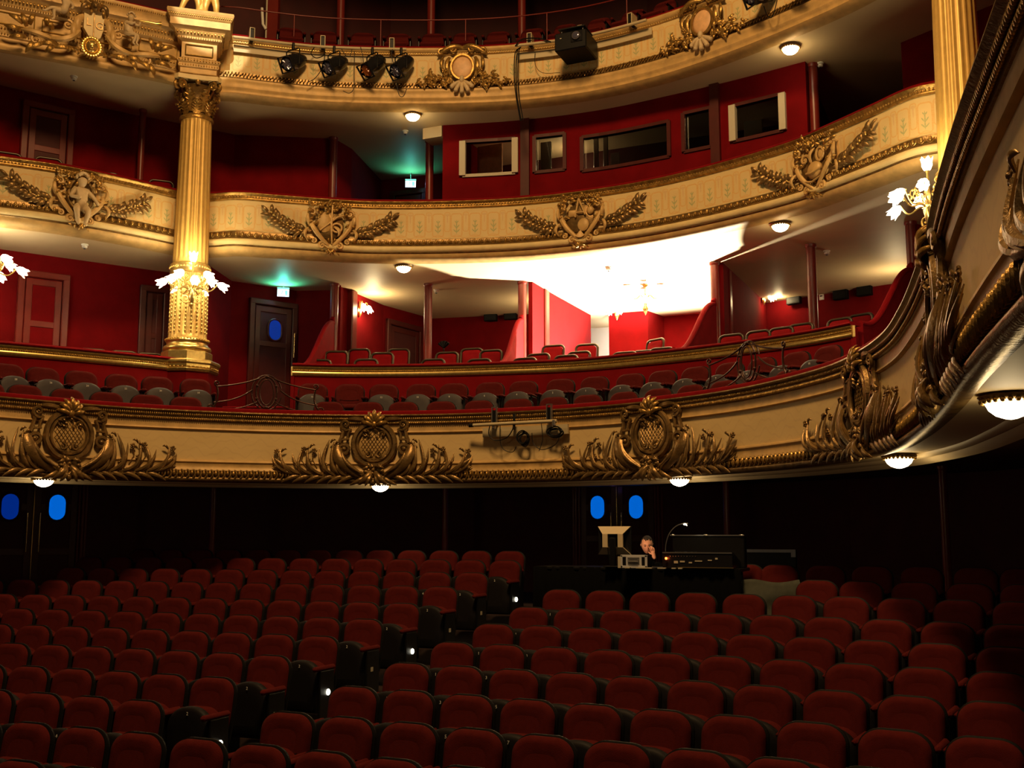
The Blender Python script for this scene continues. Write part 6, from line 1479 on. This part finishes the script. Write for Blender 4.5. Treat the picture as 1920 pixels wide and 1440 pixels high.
# desk lamp (gooseneck)
p0 = D(1248, 1036, DY+0.05); p1 = D(1282, 982, DY-0.05); e = empty('gooseneck_lamp', (p0.x, p0.y, p0.z)); tag(e, 'thin gooseneck lamp bending over the mixing console, tip lit', 'lamp')
g = [(0, 0, -0.05)]+[((p1.x-p0.x)*(1-math.cos(t)), (p1.y-p0.y)*t/(PI/2), (p1.z-p0.z)*math.sin(t)) for t in [PI/2*i/12 for i in range(13)]]
MB().tube(g, 0.006, 6).build('neck', 'steel', e); MB().tube([(p1.x-p0.x, p1.y-p0.y, p1.z-p0.z), (p1.x-p0.x+0.05, p1.y-p0.y, p1.z-p0.z-0.01)], [0.012, 0.018], 8).build('lamp_head', 'steel', e)
MB().ball((p1.x-p0.x+0.02, p1.y-p0.y-0.015, p1.z-p0.z-0.008), (0.022, 0.010, 0.010), 8, 5).build('bulb', 'glow_small', e)
MB().lathe((0, 0, p0.z*0-(p0.z-TT)), [(0.03, 0), (0.03, 0.02), (0.01, 0.03), (0.006, p0.z-TT-0.04)], 10).build('foot', 'black', e)
lamp('desk_lamp_light', 'POINT', (p1.x+0.02, p1.y, p1.z-0.05), 0.25, (1, 0.8, 0.5), 0.01)
# computer monitor seen from the rear
a = D(1121, 987); b = D(1183, 1040); cx = (a.x+b.x)/2; hz = a.z-b.z; Wm = b.x-a.x; zb = b.z
e = empty('monitor', (cx, DY-0.02, TT)); tag(e, 'computer monitor seen from behind, cream ribbed back, on the sound desk', 'monitor'); z0 = zb-TT
MB().box((0, 0.05, z0+hz/2), (Wm*1.0, 0.03, hz), bev=0.006).build('screen_panel', 'black_gloss', e, smooth=False)
def quad(m, P4, th=0.03): m.add([(x, -0.0+y, z) for x, y, z in P4]+[(x, y+th, z) for x, y, z in P4], [(0, 1, 2, 3), (7, 6, 5, 4), (0, 4, 5, 1), (1, 5, 6, 2), (2, 6, 7, 3), (3, 7, 4, 0)]); return m
m = MB(); w1 = Wm/2; w2 = Wm*0.31
quad(m, [(-w1, 0.02, z0+hz), (w1, 0.02, z0+hz), (w2, -0.05, z0+hz*0.73), (-w2, -0.05, z0+hz*0.73)]); quad(m, [(-w2, -0.05, z0+hz*0.73), (-w2*0.50, -0.05, z0+hz*0.73), (-w2*0.50, -0.05, z0+hz*0.26), (-w2, -0.05, z0+hz*0.26)])
quad(m, [(w2*0.50, -0.05, z0+hz*0.73), (w2, -0.05, z0+hz*0.73), (w2, -0.05, z0+hz*0.26), (w2*0.50, -0.05, z0+hz*0.26)]); quad(m, [(-w2, -0.05, z0+hz*0.26), (w2, -0.05, z0+hz*0.26), (w1, 0.02, z0), (-w1, 0.02, z0)])
m.build('back_cover', 'monitor_white', e, smooth=False)
MB().box((0.01, -0.08, (z0+hz*0.6)/2), (0.075, 0.05, z0+hz*0.6), bev=0.008).build('stand_arm', 'black', e, smooth=False); MB().box((0, -0.02, 0.01), (0.22, 0.20, 0.02), bev=0.008).build('stand_base', 'black', e, smooth=False)
MB().tube([(-0.06, -0.06, z0+hz*0.24), (-0.05, -0.07, z0), (-0.04, -0.03, 0.02)], 0.006, 6).build('cable', 'black', e)
# small flight case on the desk
a = D(1166, 1036, DY-0.2); b = D(1216, 1061, DY-0.2); cx = (a.x+b.x)/2; Wc = b.x-a.x; hc = a.z-b.z
e = empty('equipment_case', (cx, DY-0.14, TT)); tag(e, 'small black case with silver edges and a sprung handle on the sound desk', 'case')
MB().box((0, 0, hc/2), (Wc*0.96, 0.22, hc*0.96)).build('panels', 'black', e, smooth=False)
m = MB()
for (x, z, w_, h_) in ((0, hc-0.012, Wc, 0.026), (0, 0.014, Wc, 0.03), (-Wc/2+0.012, hc/2, 0.026, hc), (Wc/2-0.014, hc/2, 0.03, hc)): m.box((x, -0.11, z), (w_, 0.02, h_), bev=0.003)
m.build('aluminium_edges', 'steel_white', e, smooth=False)
m = MB(); m.box((0.0, -0.115, hc*0.55), (0.20, 0.012, 0.12), bev=0.004); m.build('handle_dish', 'steel_white', e, smooth=False)
m = MB().box((0.0, -0.124, hc*0.56), (0.15, 0.008, 0.08)); m.build('dish_recess', 'steel', e, smooth=False); MB().tube([(-0.06, -0.13, hc*0.66), (-0.06, -0.14, hc*0.5), (0.06, -0.14, hc*0.5), (0.06, -0.13, hc*0.66)], 0.008, 6).build('handle', 'steel', e)
a = D(1158, 1046, DY-0.24); e = empty('paper_stack', (a.x+0.03, DY-0.30, TT)); tag(e, 'pale strips of paper and tape along the front edge of the sound desk', 'papers')
MB().box((0.0, 0.06, 0.07), (0.05, 0.02, 0.14)).build('upright_sheet', 'pale_panel', e, smooth=False)
for i, (x, w_) in enumerate(((0.12, 0.06), (0.33, 0.2), (0.55, 0.10), (0.70, 0.05), (0.78, 0.05))): MB().box((x, 0, 0.006), (w_, 0.05, 0.012)).build('sheet', 'pale_panel', e, smooth=False)
# long case lid with a metal edge to the right
a = D(1388, 1030, 15.0); b = D(1491, 1040, 15.0); e = empty('flight_case', ((a.x+b.x)/2, 15.1, floor_z(15))); tag(e, 'black flight case with a shining metal edge right of the sound desk', 'case'); Wf = b.x-a.x; ht = a.z-floor_z(15)
MB().box((0, 0, ht/2), (Wf, 0.10, ht), bev=0.006).build('body', 'black', e, smooth=False); MB().box((0, -0.055, ht-0.02), (Wf, 0.012, 0.04)).build('metal_edge', 'steel', e, smooth=False)
MB().box((Wf/2-0.03, -0.065, ht-0.05), (0.06, 0.012, 0.10)).build('corner_plate', 'steel', e, smooth=False)
# coat thrown over a seat
q0 = aty(1458, 1088, 13.77); m = MB(); nx, ny = 18, 10; R = random.Random(2)
for j in range(ny+1):
    for i in range(nx+1):
        u = i/nx; v_ = j/ny; x = -0.42+0.74*u; z = 0.0-0.42*v_-0.05*u*(v_-0.3); y = -0.05-0.14*v_+0.025*math.sin(u*9+v_*3)+0.02*math.sin(v_*8+u*4)
        m.v.append((x+0.06*math.sin(v_*3), y, z+0.02*math.sin(u*7)))
for j in range(ny):
    for i in range(nx): o = j*(nx+1)+i; m.f.append((o, o+1, o+nx+2, o+nx+1))
o = m.build('draped_coat', 'green_grey_cloth', loc=(q0.x, q0.y-0.33, q0.z)); o.modifiers.new('solid', 'SOLIDIFY').thickness = 0.012
tag(o, 'grey green coat thrown over a seat right of the sound desk', 'coat')

# ---- the operator: dark clothes, leaning on one hand
hp = D(1213, 1022, 14.2)
pe = empty('person', (hp.x, 14.2, zf), 0.36); tag(pe, 'person in dark clothes behind the sound desk, head bowed, cheek on one hand', 'person')
hz = hp.z-zf; hx = 0
Vs = [(0, 0.12, hz-0.72), (0, 0.10, hz-0.55), (0, 0.06, hz-0.36), (0, 0.02, hz-0.24), (0, 0.0, hz-0.15), (-0.17, 0.05, hz-0.30), (-0.24, -0.05, hz-0.50), (-0.12, -0.24, hz-0.58), (0.17, 0.05, hz-0.30), (0.22, -0.12, hz-0.50), (0.10, -0.13, hz-0.22), (-0.10, 0.0, hz-0.80), (0.10, 0.0, hz-0.80), (-0.13, -0.40, hz-0.78), (0.13, -0.40, hz-0.78), (-0.14, -0.40, 0.08), (0.14, -0.40, 0.08), (-0.14, -0.52, 0.04), (0.14, -0.52, 0.04)]
Es = [(0, 1), (1, 2), (2, 3), (3, 4), (2, 5), (5, 6), (6, 7), (2, 8), (8, 9), (9, 10), (0, 11), (0, 12), (11, 13), (12, 14), (13, 15), (14, 16), (15, 17), (16, 18)]
Rs = [0.15, 0.14, 0.15, 0.075, 0.05, 0.08, 0.055, 0.035, 0.08, 0.055, 0.032, 0.10, 0.10, 0.075, 0.075, 0.05, 0.05, 0.035, 0.035]
skin_body('clothed_body', Vs, Es, Rs, 'black_cloth', pe, 0, 2)
def head_mesh():
    m = MB(); N, K = 28, 20; vs = []
    for i in range(K+1):
        p = PI*i/K; z = math.cos(p)
        for j in range(N):
            q = 2*PI*j/N; x = math.sin(p)*math.cos(q); y = math.sin(p)*math.sin(q)
            X = x*0.078; Y = y*0.098; Z = z*0.118
            if z < 0: X *= 1+0.30*z*(1 if True else 0); Y *= 1+0.12*z
            f = -y                                    # front = -y
            if f > 0.1:
                g = lambda cx, cz, sx, sz: math.exp(-((X-cx)/sx)**2-((Z-cz)/sz)**2)
                Y -= 0.024*g(0, -0.018, 0.013, 0.022)*f; Y -= 0.010*g(0, 0.012, 0.010, 0.02)*f; Y += 0.012*(g(-0.032, 0.012, 0.018, 0.012)+g(0.032, 0.012, 0.018, 0.012)); Y -= 0.006*(g(-0.03, 0.034, 0.025, 0.008)+g(0.03, 0.034, 0.025, 0.008))
                Y -= 0.009*g(0, -0.058, 0.024, 0.007)*f; Y += 0.005*g(0, -0.064, 0.022, 0.003); Y -= 0.010*g(0, -0.092, 0.022, 0.016)*f
            vs.append((X, Y, Z))
    fs = []
    for i in range(K):
        for j in range(N): b = (j+1) % N; fs.append((i*N+j, i*N+b, (i+1)*N+b, (i+1)*N+j))
    m.add(vs, fs)
    for s in (-1, 1): m.ball((s*0.078, 0.005, 0.0), (0.010, 0.020, 0.032), 8, 6)
    return m
he = head_mesh(); TL = 0.30
def tilt(p, k=0.3): c, s = math.cos(k), math.sin(k); return (p[0], p[1]*c-p[2]*s*-1*-1, p[1]*s+p[2]*c)
he.v = [(x, y*math.cos(TL)-z*math.sin(TL), y*math.sin(TL)+z*math.cos(TL)+hz) for x, y, z in he.v]
ho = he.build('head', 'skin', pe)
hr_ = MB(); R = random.Random(12)
for i in range(420):
    p = R.uniform(0, PI*0.56); q = R.uniform(0, 2*PI); x, y, z = math.sin(p)*math.cos(q), math.sin(p)*math.sin(q), math.cos(p)
    if y < -0.15 and z < 0.70: continue
    X, Y, Z = x*0.078, y*0.098, z*0.120; Y, Z = Y*math.cos(TL)-Z*math.sin(TL), Y*math.sin(TL)+Z*math.cos(TL); hr_.ball((X, Y, Z+hz), 0.011, 5, 3)
hr_.build('hair', 'hair', ho)
fm = MB()
for s in (-1, 1):
    x, y, z = s*0.031, -0.088, 0.010; Y, Z = y*math.cos(TL)-z*math.sin(TL), y*math.sin(TL)+z*math.cos(TL); fm.ball((x, Y-0.002, Z+hz), (0.012, 0.006, 0.006), 8, 5)
    x, y, z = s*0.031, -0.094, 0.030; Y, Z = y*math.cos(TL)-z*math.sin(TL), y*math.sin(TL)+z*math.cos(TL); fm.ball((x, Y-0.002, Z+hz), (0.019, 0.006, 0.005), 8, 5)
fm.build('eyes_and_brows', 'hair', ho)
# hand against the cheek: palm with fingers
Hc = Vector((0.068, -0.095, hz-0.105)); hv = [Vector((0.095, -0.12, hz-0.19)), Hc]; he_ = [(0, 1)]; hrad = [0.021, 0.028]
for k in range(4):
    b0 = Hc+Vector((-0.028+0.018*k, -0.012, 0.028)); L = (0.034, 0.040, 0.038, 0.030)[k]; pts = [b0, b0+Vector((-0.006, -0.008, L*0.8)), b0+Vector((-0.018, 0.002, L*1.4)), b0+Vector((-0.030, 0.012, L*1.7))]
    o_ = len(hv); hv += pts; he_ += [(1, o_), (o_, o_+1), (o_+1, o_+2), (o_+2, o_+3)]; hrad += [0.008, 0.0075, 0.007, 0.006]
o_ = len(hv); hv += [Hc+Vector((-0.040, -0.005, -0.005)), Hc+Vector((-0.058, 0.0, 0.018))]; he_ += [(1, o_), (o_, o_+1)]; hrad += [0.011, 0.009]
skin_body('hand', hv, he_, hrad, 'skin', pe, 0, 2)
oc = MB().box((0, 0.12, 0.44), (0.42, 0.42, 0.05), bev=0.015).build('stool_seat', 'black', smooth=False, loc=(hp.x, 14.2, zf)); oc.name = 'stool'; tag(oc, 'dark seat the person behind the sound desk sits on', 'stool')
lamp('screen_glow', 'AREA', (hp.x-0.05, 13.72, TT+0.20), 1.3, (1.0, 0.55, 0.30), 0.20, target=(hp.x, 14.2, hp.z-0.02))

# ------------------------------------------------------------------ pipe with brackets and cables on the lower balcony
q0, q1 = s_at_px(C1, 884, 4.2, 0.10), s_at_px(C1, 1048, 4.2, 0.10); e = empty('lighting_pipe'); tag(e, 'cream lighting pipe clamped to the middle of the balcony front, cables hanging', 'lighting pipe')
za = H+(4.22-H)
A = C1.pt(q0, 0.16, 4.19); B = C1.pt(q1, 0.16, 4.20)
MB().tube([A, A.lerp(B, 0.5), B], 0.026, 10).build('pipe', 'pipe', e); MB().tube([A-(B-A)*0.02, A+(B-A)*0.03], 0.030, 10).build('end_cap', 'black', e)
sweep(C1, [(0.05, 4.10), (0.05, 4.16), (0.01, 4.16), (0.01, 4.02), (0.04, 4.02)], q0+0.15, q1+0.12, step=0.3, closed=True).build('back_plate', 'pipe', e, smooth=False)
for px in (928, 1030):
    q = s_at_px(C1, px, 4.3, 0.1); P = C1.pt(q, 0.09, 0); t = C1.tan(q); rz = math.atan2(t.y, t.x); m = MB()
    for dx in (-0.035, 0.035): m.box((P.x+t.x*dx, P.y+t.y*dx, 4.33), (0.014, 0.05, 0.26), rz=rz)
    m.box((P.x, P.y, 4.455), (0.085, 0.05, 0.014), rz=rz); m.box((P.x, P.y, 4.21), (0.085, 0.16, 0.014), rz=rz); m.build('clamp_bracket', 'steel', e, smooth=False)
    MB().box((P.x, P.y, 4.32), (0.05, 0.03, 0.18), rz=rz).build('clamp_plate', 'black', e, smooth=False)
def cv_cable(cv, pts, out, r=0.008, name='cable', parent=None, mt='black'):
    P = [cv.pt(s_at_px(cv, px, zz, out), out, zz) for px, zz in pts]; Q = []
    for i in range(len(P)-1):
        p0 = P[max(i-1, 0)]; p1 = P[i]; p2 = P[i+1]; p3 = P[min(i+2, len(P)-1)]
        for k in range(5): t = k/5; Q.append(0.5*((2*p1)+(p2-p0)*t+(2*p0-5*p1+4*p2-p3)*t*t+(-p0+3*p1-3*p2+p3)*t**3))
    Q.append(P[-1]); return MB().tube(Q, r, 6).build(name, mt, parent)
cv_cable(C1, [(918, 4.20), (917, 4.05), (928, 3.96), (950, 3.99), (960, 4.10), (962, 4.2)], 0.12, 0.008, parent=e)
cv_cable(C1, [(938, 4.2), (938, 3.95), (945, 3.82), (960, 3.78), (968, 3.86)], 0.11, 0.006, parent=e)
cv_cable(C1, [(997, 4.05), (1000, 3.90), (1015, 3.80), (1040, 3.86), (1050, 3.98)], 0.11, 0.006, parent=e)
cv_cable(C1, [(1016, 4.18), (1017, 3.95), (1010, 3.78)], 0.12, 0.005, parent=e)
for px, zc, rr in ((981, 3.98, 0.10), (1040, 4.04, 0.13)):
    q = s_at_px(C1, px, zc, 0.1); m = MB(); R = random.Random(px)
    for k in range(6):
        cx, cz = R.uniform(-0.02, 0.02), R.uniform(-0.02, 0.02); rx = rr*R.uniform(0.6, 1.1); rz_ = rr*(0.55 if px > 1000 else 1.0)*R.uniform(0.7, 1.1)
        m.tube([(cx+rx*math.cos(2*PI*i/16), cz+rz_*math.sin(2*PI*i/16), 0.02*k/6+0.01*math.sin(i)) for i in range(17)], 0.009, 5)
    bend(m, C1, q, zc, 0.10).build('cable_coil', 'black', e)
for px in (930, 1043): q = s_at_px(C1, px, 4.18, 0.1); P = C1.pt(q, 0.17, 4.17); MB().box(tuple(P), (0.05, 0.06, 0.09), bev=0.01).build('clamp', 'steel', e, smooth=False)
MB().tube([C1.pt(s_at_px(C1, 968, 4.2, 0.1), 0.19, 4.10), C1.pt(s_at_px(C1, 969, 4.3, 0.1), 0.17, 4.34)], 0.020, 8).build('strap', 'black', e)

# ------------------------------------------------------------------ stage lights and bars on the top tier
def bar(px0, px1, label, z=Z3T-0.12, out=0.24, plates=()):
    e = empty('lighting_bar'); tag(e, label, 'lighting bar'); q0, q1 = s_at_px(C3, px0, z, out), s_at_px(C3, px1, z, out); n = 14
    MB().tube([C3.pt(q0+(q1-q0)*i/n, out, z) for i in range(n+1)], 0.028, 10).build('pipe', 'pipe', e)
    sweep(C3, [(0.05, z-0.06), (0.05, z-0.19), (0.03, z-0.19), (0.03, z-0.06)], q0, q1, step=0.3, closed=True).build('cable_tray', 'pipe', e, smooth=False)
    for px in plates:
        q = s_at_px(C3, px, z+0.1, 0.1); P = C3.pt(q, 0.14, 0); t = C3.tan(q); rz = math.atan2(t.y, t.x); m = MB()
        for dx in (-0.04, 0.04): m.box((P.x+t.x*dx, P.y+t.y*dx, z+0.12), (0.012, 0.22, 0.20), rz=rz)
        m.box((P.x, P.y, z+0.215), (0.09, 0.22, 0.012), rz=rz); m.build('bracket', 'pipe', e, smooth=False)
        MB().box((P.x, P.y, z+0.11), (0.06, 0.20, 0.17), rz=rz).build('bracket_web', 'black', e, smooth=False)
    return e
B1 = bar(436, 762, 'cream pipe carrying the four stage lights in front of the top tier', plates=(472, 605, 736))
B2 = bar(966, 1212, 'cream pipe carrying the projector in front of the top tier', plates=(995, 1092, 1188))
B3 = bar(1385, 1560, 'cream pipe carrying two stage lights at the top right', plates=(1400, 1520))
def profile_light(px, py_top, zc_off, label, lensmat, yaw, pitch, cv=C3, size=1.0):
    """spotlight hanging under the bar: barrel towards the stage, wide gel frame in front"""
    z = Z3T-0.12; q = s_at_px(cv, px, z, 0.26); P = cv.pt(q, 0.26, z); N = cv.nor(q, 0.3); a0 = math.atan2(N.y, N.x)+yaw
    e = empty('stage_light', tuple(P), a0); tag(e, label, 'stage light')          # local +x = towards the stage
    MB().box((0, 0, -0.05), (0.04, 0.05, 0.14), bev=0.008).build('hook_clamp', 'black', e, smooth=False)
    MB().tube([(0, -0.15, -0.30), (0, -0.155, -0.14), (0, -0.12, -0.115), (0, 0.12, -0.115), (0, 0.155, -0.14), (0, 0.15, -0.42)], 0.012, 8).build('yoke', 'black', e)
    cp, sp = math.cos(pitch), math.sin(pitch); C = Vector((0, 0, -0.36))
    def T(p): return (C.x+p[0]*cp+p[2]*sp, p[1], C.z-p[0]*sp+p[2]*cp)
    b = MB(); n = 20; prof = [(0.20, 0.13), (0.10, 0.135), (-0.02, 0.125), (-0.05, 0.14), (-0.22, 0.135), (-0.30, 0.11), (-0.32, 0.02)]
    for x, r in prof:
        for j in range(n): a = 2*PI*j/n; b.v.append((x, r*math.cos(a)*(1+0.06*math.cos(4*a)), r*math.sin(a)*(1+0.06*math.cos(4*a))))
    for i in range(len(prof)-1):
        for j in range(n): k = (j+1) % n; b.f.append((i*n+j, i*n+k, (i+1)*n+k, (i+1)*n+j))
    b.f.append(tuple((len(prof)-1)*n+j for j in range(n)))
    b.xform(T); hb = b.build('lamp_housing', 'black_gloss', e)
    l = MB(); l.ball((0.17, 0, 0), (0.04, 0.115, 0.115), 16, 10); l.xform(T); l.build('lens', lensmat, hb)
    f = MB(); 
    for (y, z_, w_, h_) in ((0, 0.14, 0.30, 0.02), (0, -0.14, 0.30, 0.02), (0.14, 0, 0.02, 0.28), (-0.14, 0, 0.02, 0.28)): f.box((0.21, y, z_), (0.03, w_, h_))
    f.xform(T); f.build('colour_frame', 'black_gloss', hb, smooth=False)
    k = MB(); 
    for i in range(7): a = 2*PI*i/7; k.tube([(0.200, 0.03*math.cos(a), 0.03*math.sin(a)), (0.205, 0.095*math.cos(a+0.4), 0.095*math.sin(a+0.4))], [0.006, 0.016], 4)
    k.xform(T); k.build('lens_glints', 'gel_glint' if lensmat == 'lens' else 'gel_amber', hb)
    w_ = MB().tube([(0.12, 0.10, -0.10), (0.06, 0.11, -0.12)], [0.012, 0.016], 6); w_.xform(T); w_.build('focus_knob', 'steel', hb)
    return e
profile_light(550, 0, 0, 'black stage light hanging leftmost of the four on the top tier pipe', 'lens', -0.75, 0.55)
profile_light(626, 0, 0, 'black stage light with pale glints, second of the four on the pipe', 'lens', -0.75, 0.60)
profile_light(698, 0, 0, 'black stage light with an orange lit lens, third of the four', 'lens_amber', -0.80, 0.75)
profile_light(752, 0, 0, 'black stage light with a violet lens, rightmost of the four', 'lens', -0.70, 0.75)
profile_light(1422, 0, 0, 'black stage light with a blue glint at the top right of the photo', 'lens', -0.3, 0.4)
profile_light(1500, 0, 0, 'dark stage light cut by the top edge of the photo', 'lens', -0.3, 0.5)
def c3cable(pts, out, r, par): return cv_cable(C3, pts, out, r, parent=par)
c3cable([(590, 11.5), (583, 11.38), (592, 11.30), (606, 11.36), (608, 11.48)], 0.27, 0.009, B1); c3cable([(608, 11.5), (606, 11.2), (592, 10.95), (575, 10.84)], 0.2, 0.008, B1)
c3cable([(664, 11.5), (663, 11.1), (664, 10.78), (655, 10.68), (644, 10.72)], 0.2, 0.007, B1); c3cable([(660, 11.5), (655, 11.36), (648, 11.38), (640, 11.5)], 0.28, 0.007, B1); c3cable([(742, 10.86), (748, 10.62), (756, 10.60), (762, 10.75)], 0.3, 0.007, B1)
c3cable([(676, 11.55), (680, 11.4), (682, 11.25)], 0.28, 0.007, B1); c3cable([(736, 11.52), (734, 11.4), (738, 11.25)], 0.28, 0.007, B1)
for i, dx in enumerate((0, 3, 6)):
    c3cable([(975+dx*0.4, 11.54), (966+dx, 11.45), (965+dx, 11.0), (967+dx, 10.6), (971+dx, 10.35), (975+dx, 10.12)], 0.12+0.02*i, 0.010, B2)
c3cable([(966, 11.5), (980, 11.62), (1010, 11.60), (1032, 11.5)], 0.30, 0.012, B2); c3cable([(1003, 11.45), (1004, 11.2), (1018, 11.02), (1050, 10.98)], 0.10, 0.005, B2); c3cable([(1432, 11.0), (1438, 10.82), (1448, 10.76), (1458, 11.0)], 0.2, 0.008, B3); c3cable([(1460, 11.1), (1485, 10.9), (1505, 11.1)], 0.2, 0.008, B3)
# projector
z = Z3T-0.12; q = s_at_px(C3, 1079, z, 0.45); P = C3.pt(q, 0.48, z-0.02); N = C3.nor(q, 0.3); e = empty('projector', tuple(P), math.atan2(N.y, N.x)); tag(e, 'big black projector hanging from the pipe under the top tier', 'projector')
MB().box((-0.05, 0, -0.26), (0.62, 0.60, 0.34), bev=0.02).build('housing', 'black', e, smooth=False)
MB().box((0.265, 0.12, -0.21), (0.02, 0.22, 0.20), bev=0.006).build('lens_opening', 'black_gloss', e, smooth=False)
m = MB(); m.tube([(0.24, 0.12, -0.21), (0.31, 0.12, -0.21)], 0.075, 18); m.build('lens_barrel', 'seat_shell', e); MB().ball((0.31, 0.12, -0.21), (0.012, 0.06, 0.06), 14, 8).build('lens_glass', 'lens', e)
for (x, y) in ((-0.2, -0.2), (-0.2, 0.2), (0.15, -0.2), (0.15, 0.2)): MB().tube([(x, y, -0.1), (x, y, 0.03)], 0.012, 6).build('hanging_rod', 'steel', e)
MB().box((-0.02, 0, 0.0), (0.45, 0.5, 0.02)).build('mount_plate', 'black', e, smooth=False); MB().box((0.262, -0.18, -0.20), (0.008, 0.03, 0.012)).build('indicator', 'pale_panel', e, smooth=False)

# ------------------------------------------------------------------ wrought iron scrollwork on the balcony rail
def iron_guard(px, label, out=-0.10):
    s0 = s_at_px(C1, px, 4.8, out); e = empty('iron_guard'); tag(e, label, 'iron railing'); z0 = 4.44
    m = MB(); oval = [(0.15*math.cos(2*PI*i/24), 0.28+0.24*math.sin(2*PI*i/24)) for i in range(25)]
    m.tube(P3(oval, 0.0), 0.013, 8); m.tube(P3([(p[0]*0.68, 0.28+(p[1]-0.28)*0.82) for p in oval], 0.02), 0.010, 8); m.tube(P3([(p[0]*1.45, 0.28+(p[1]-0.28)*1.12) for p in oval[1:-1]], -0.01), 0.010, 8)
    m.ball((0, 0.05, 0.0), 0.03, 8, 6); m.ball((0, 0.52, 0.0), 0.03, 8, 6)
    for s in (-1, 1):
        for y in (0.18, 0.38): m.ball((s*0.14, y, 0.01), 0.022, 8, 6)
    bend(m, C1, s0, z0, out).build('oval_wreath', 'iron', e)
    for s in (-1, 1):
        m = MB(); m.tube(P3(bez((s*0.10, 0.50), (s*0.30, 0.40), (s*0.72, 0.34), 12), 0.0), 0.012, 8); m.tube(P3(bez((s*0.20, 0.32), (s*0.40, 0.14), (s*0.76, 0.10), 12), 0.0), 0.011, 8); m.tube(P3(bez((s*0.12, 0.14), (s*0.35, 0.0), (s*0.74, -0.02), 12), 0.0), 0.010, 8)
        m.tube(P3(bez((s*0.72, 0.34), (s*0.66, 0.10), (s*0.82, -0.02), 10), 0.0), 0.014, 8); m.tube(P3(spiral(s*0.80, 0.03, 0.05, 0.012, 1.2, -PI/2, s, 12), 0.0), 0.012, 8); m.tube(P3(spiral(s*0.72, 0.39, 0.045, 0.01, 1.2, -PI/2, s, 12), 0.0), 0.011, 8); m.ball((s*0.84, 0.0, 0), 0.022, 8, 6)
        bend(m, C1, s0, z0, out).build('scroll_arm', 'iron', e)
iron_guard(500, 'wrought iron scrollwork guard on the balcony rail before the exit passage'); iron_guard(1402, 'wrought iron scrollwork guard on the balcony rail in front of the right box')

# step edge in the passage and a small dark plant-like stand in the left box
a = aty(418, 764, 14.9); b = aty(540, 764, 15.05); m = MB().tube([a, b], 0.02, 6); tag(m.build('step_nosing', 'velvet'), 'red lit step edge in the passage behind the iron guard', 'step')
p = aty(832, 664, 19.2); e = empty('music_stand', (p.x, p.y, p.z-0.35)); tag(e, 'small black stand silhouetted against the red wall right of the round post', 'stand')
MB().tube([(0, 0, 0), (0, 0, 0.5)], 0.012, 6).build('pole', 'black', e)
for k in range(3): a_ = 2*PI*k/3; MB().tube([(0, 0, 0.08), (0.2*math.cos(a_), 0.2*math.sin(a_), 0.0)], 0.01, 6).build('leg', 'black', e)
m = MB()
for k in range(5): a_ = -0.9+0.45*k; m.tube([(0, 0, 0.48), (0.14*math.sin(a_), 0, 0.5+0.12*math.cos(a_))], [0.02, 0.03], 6)
m.build('head', 'black', e)
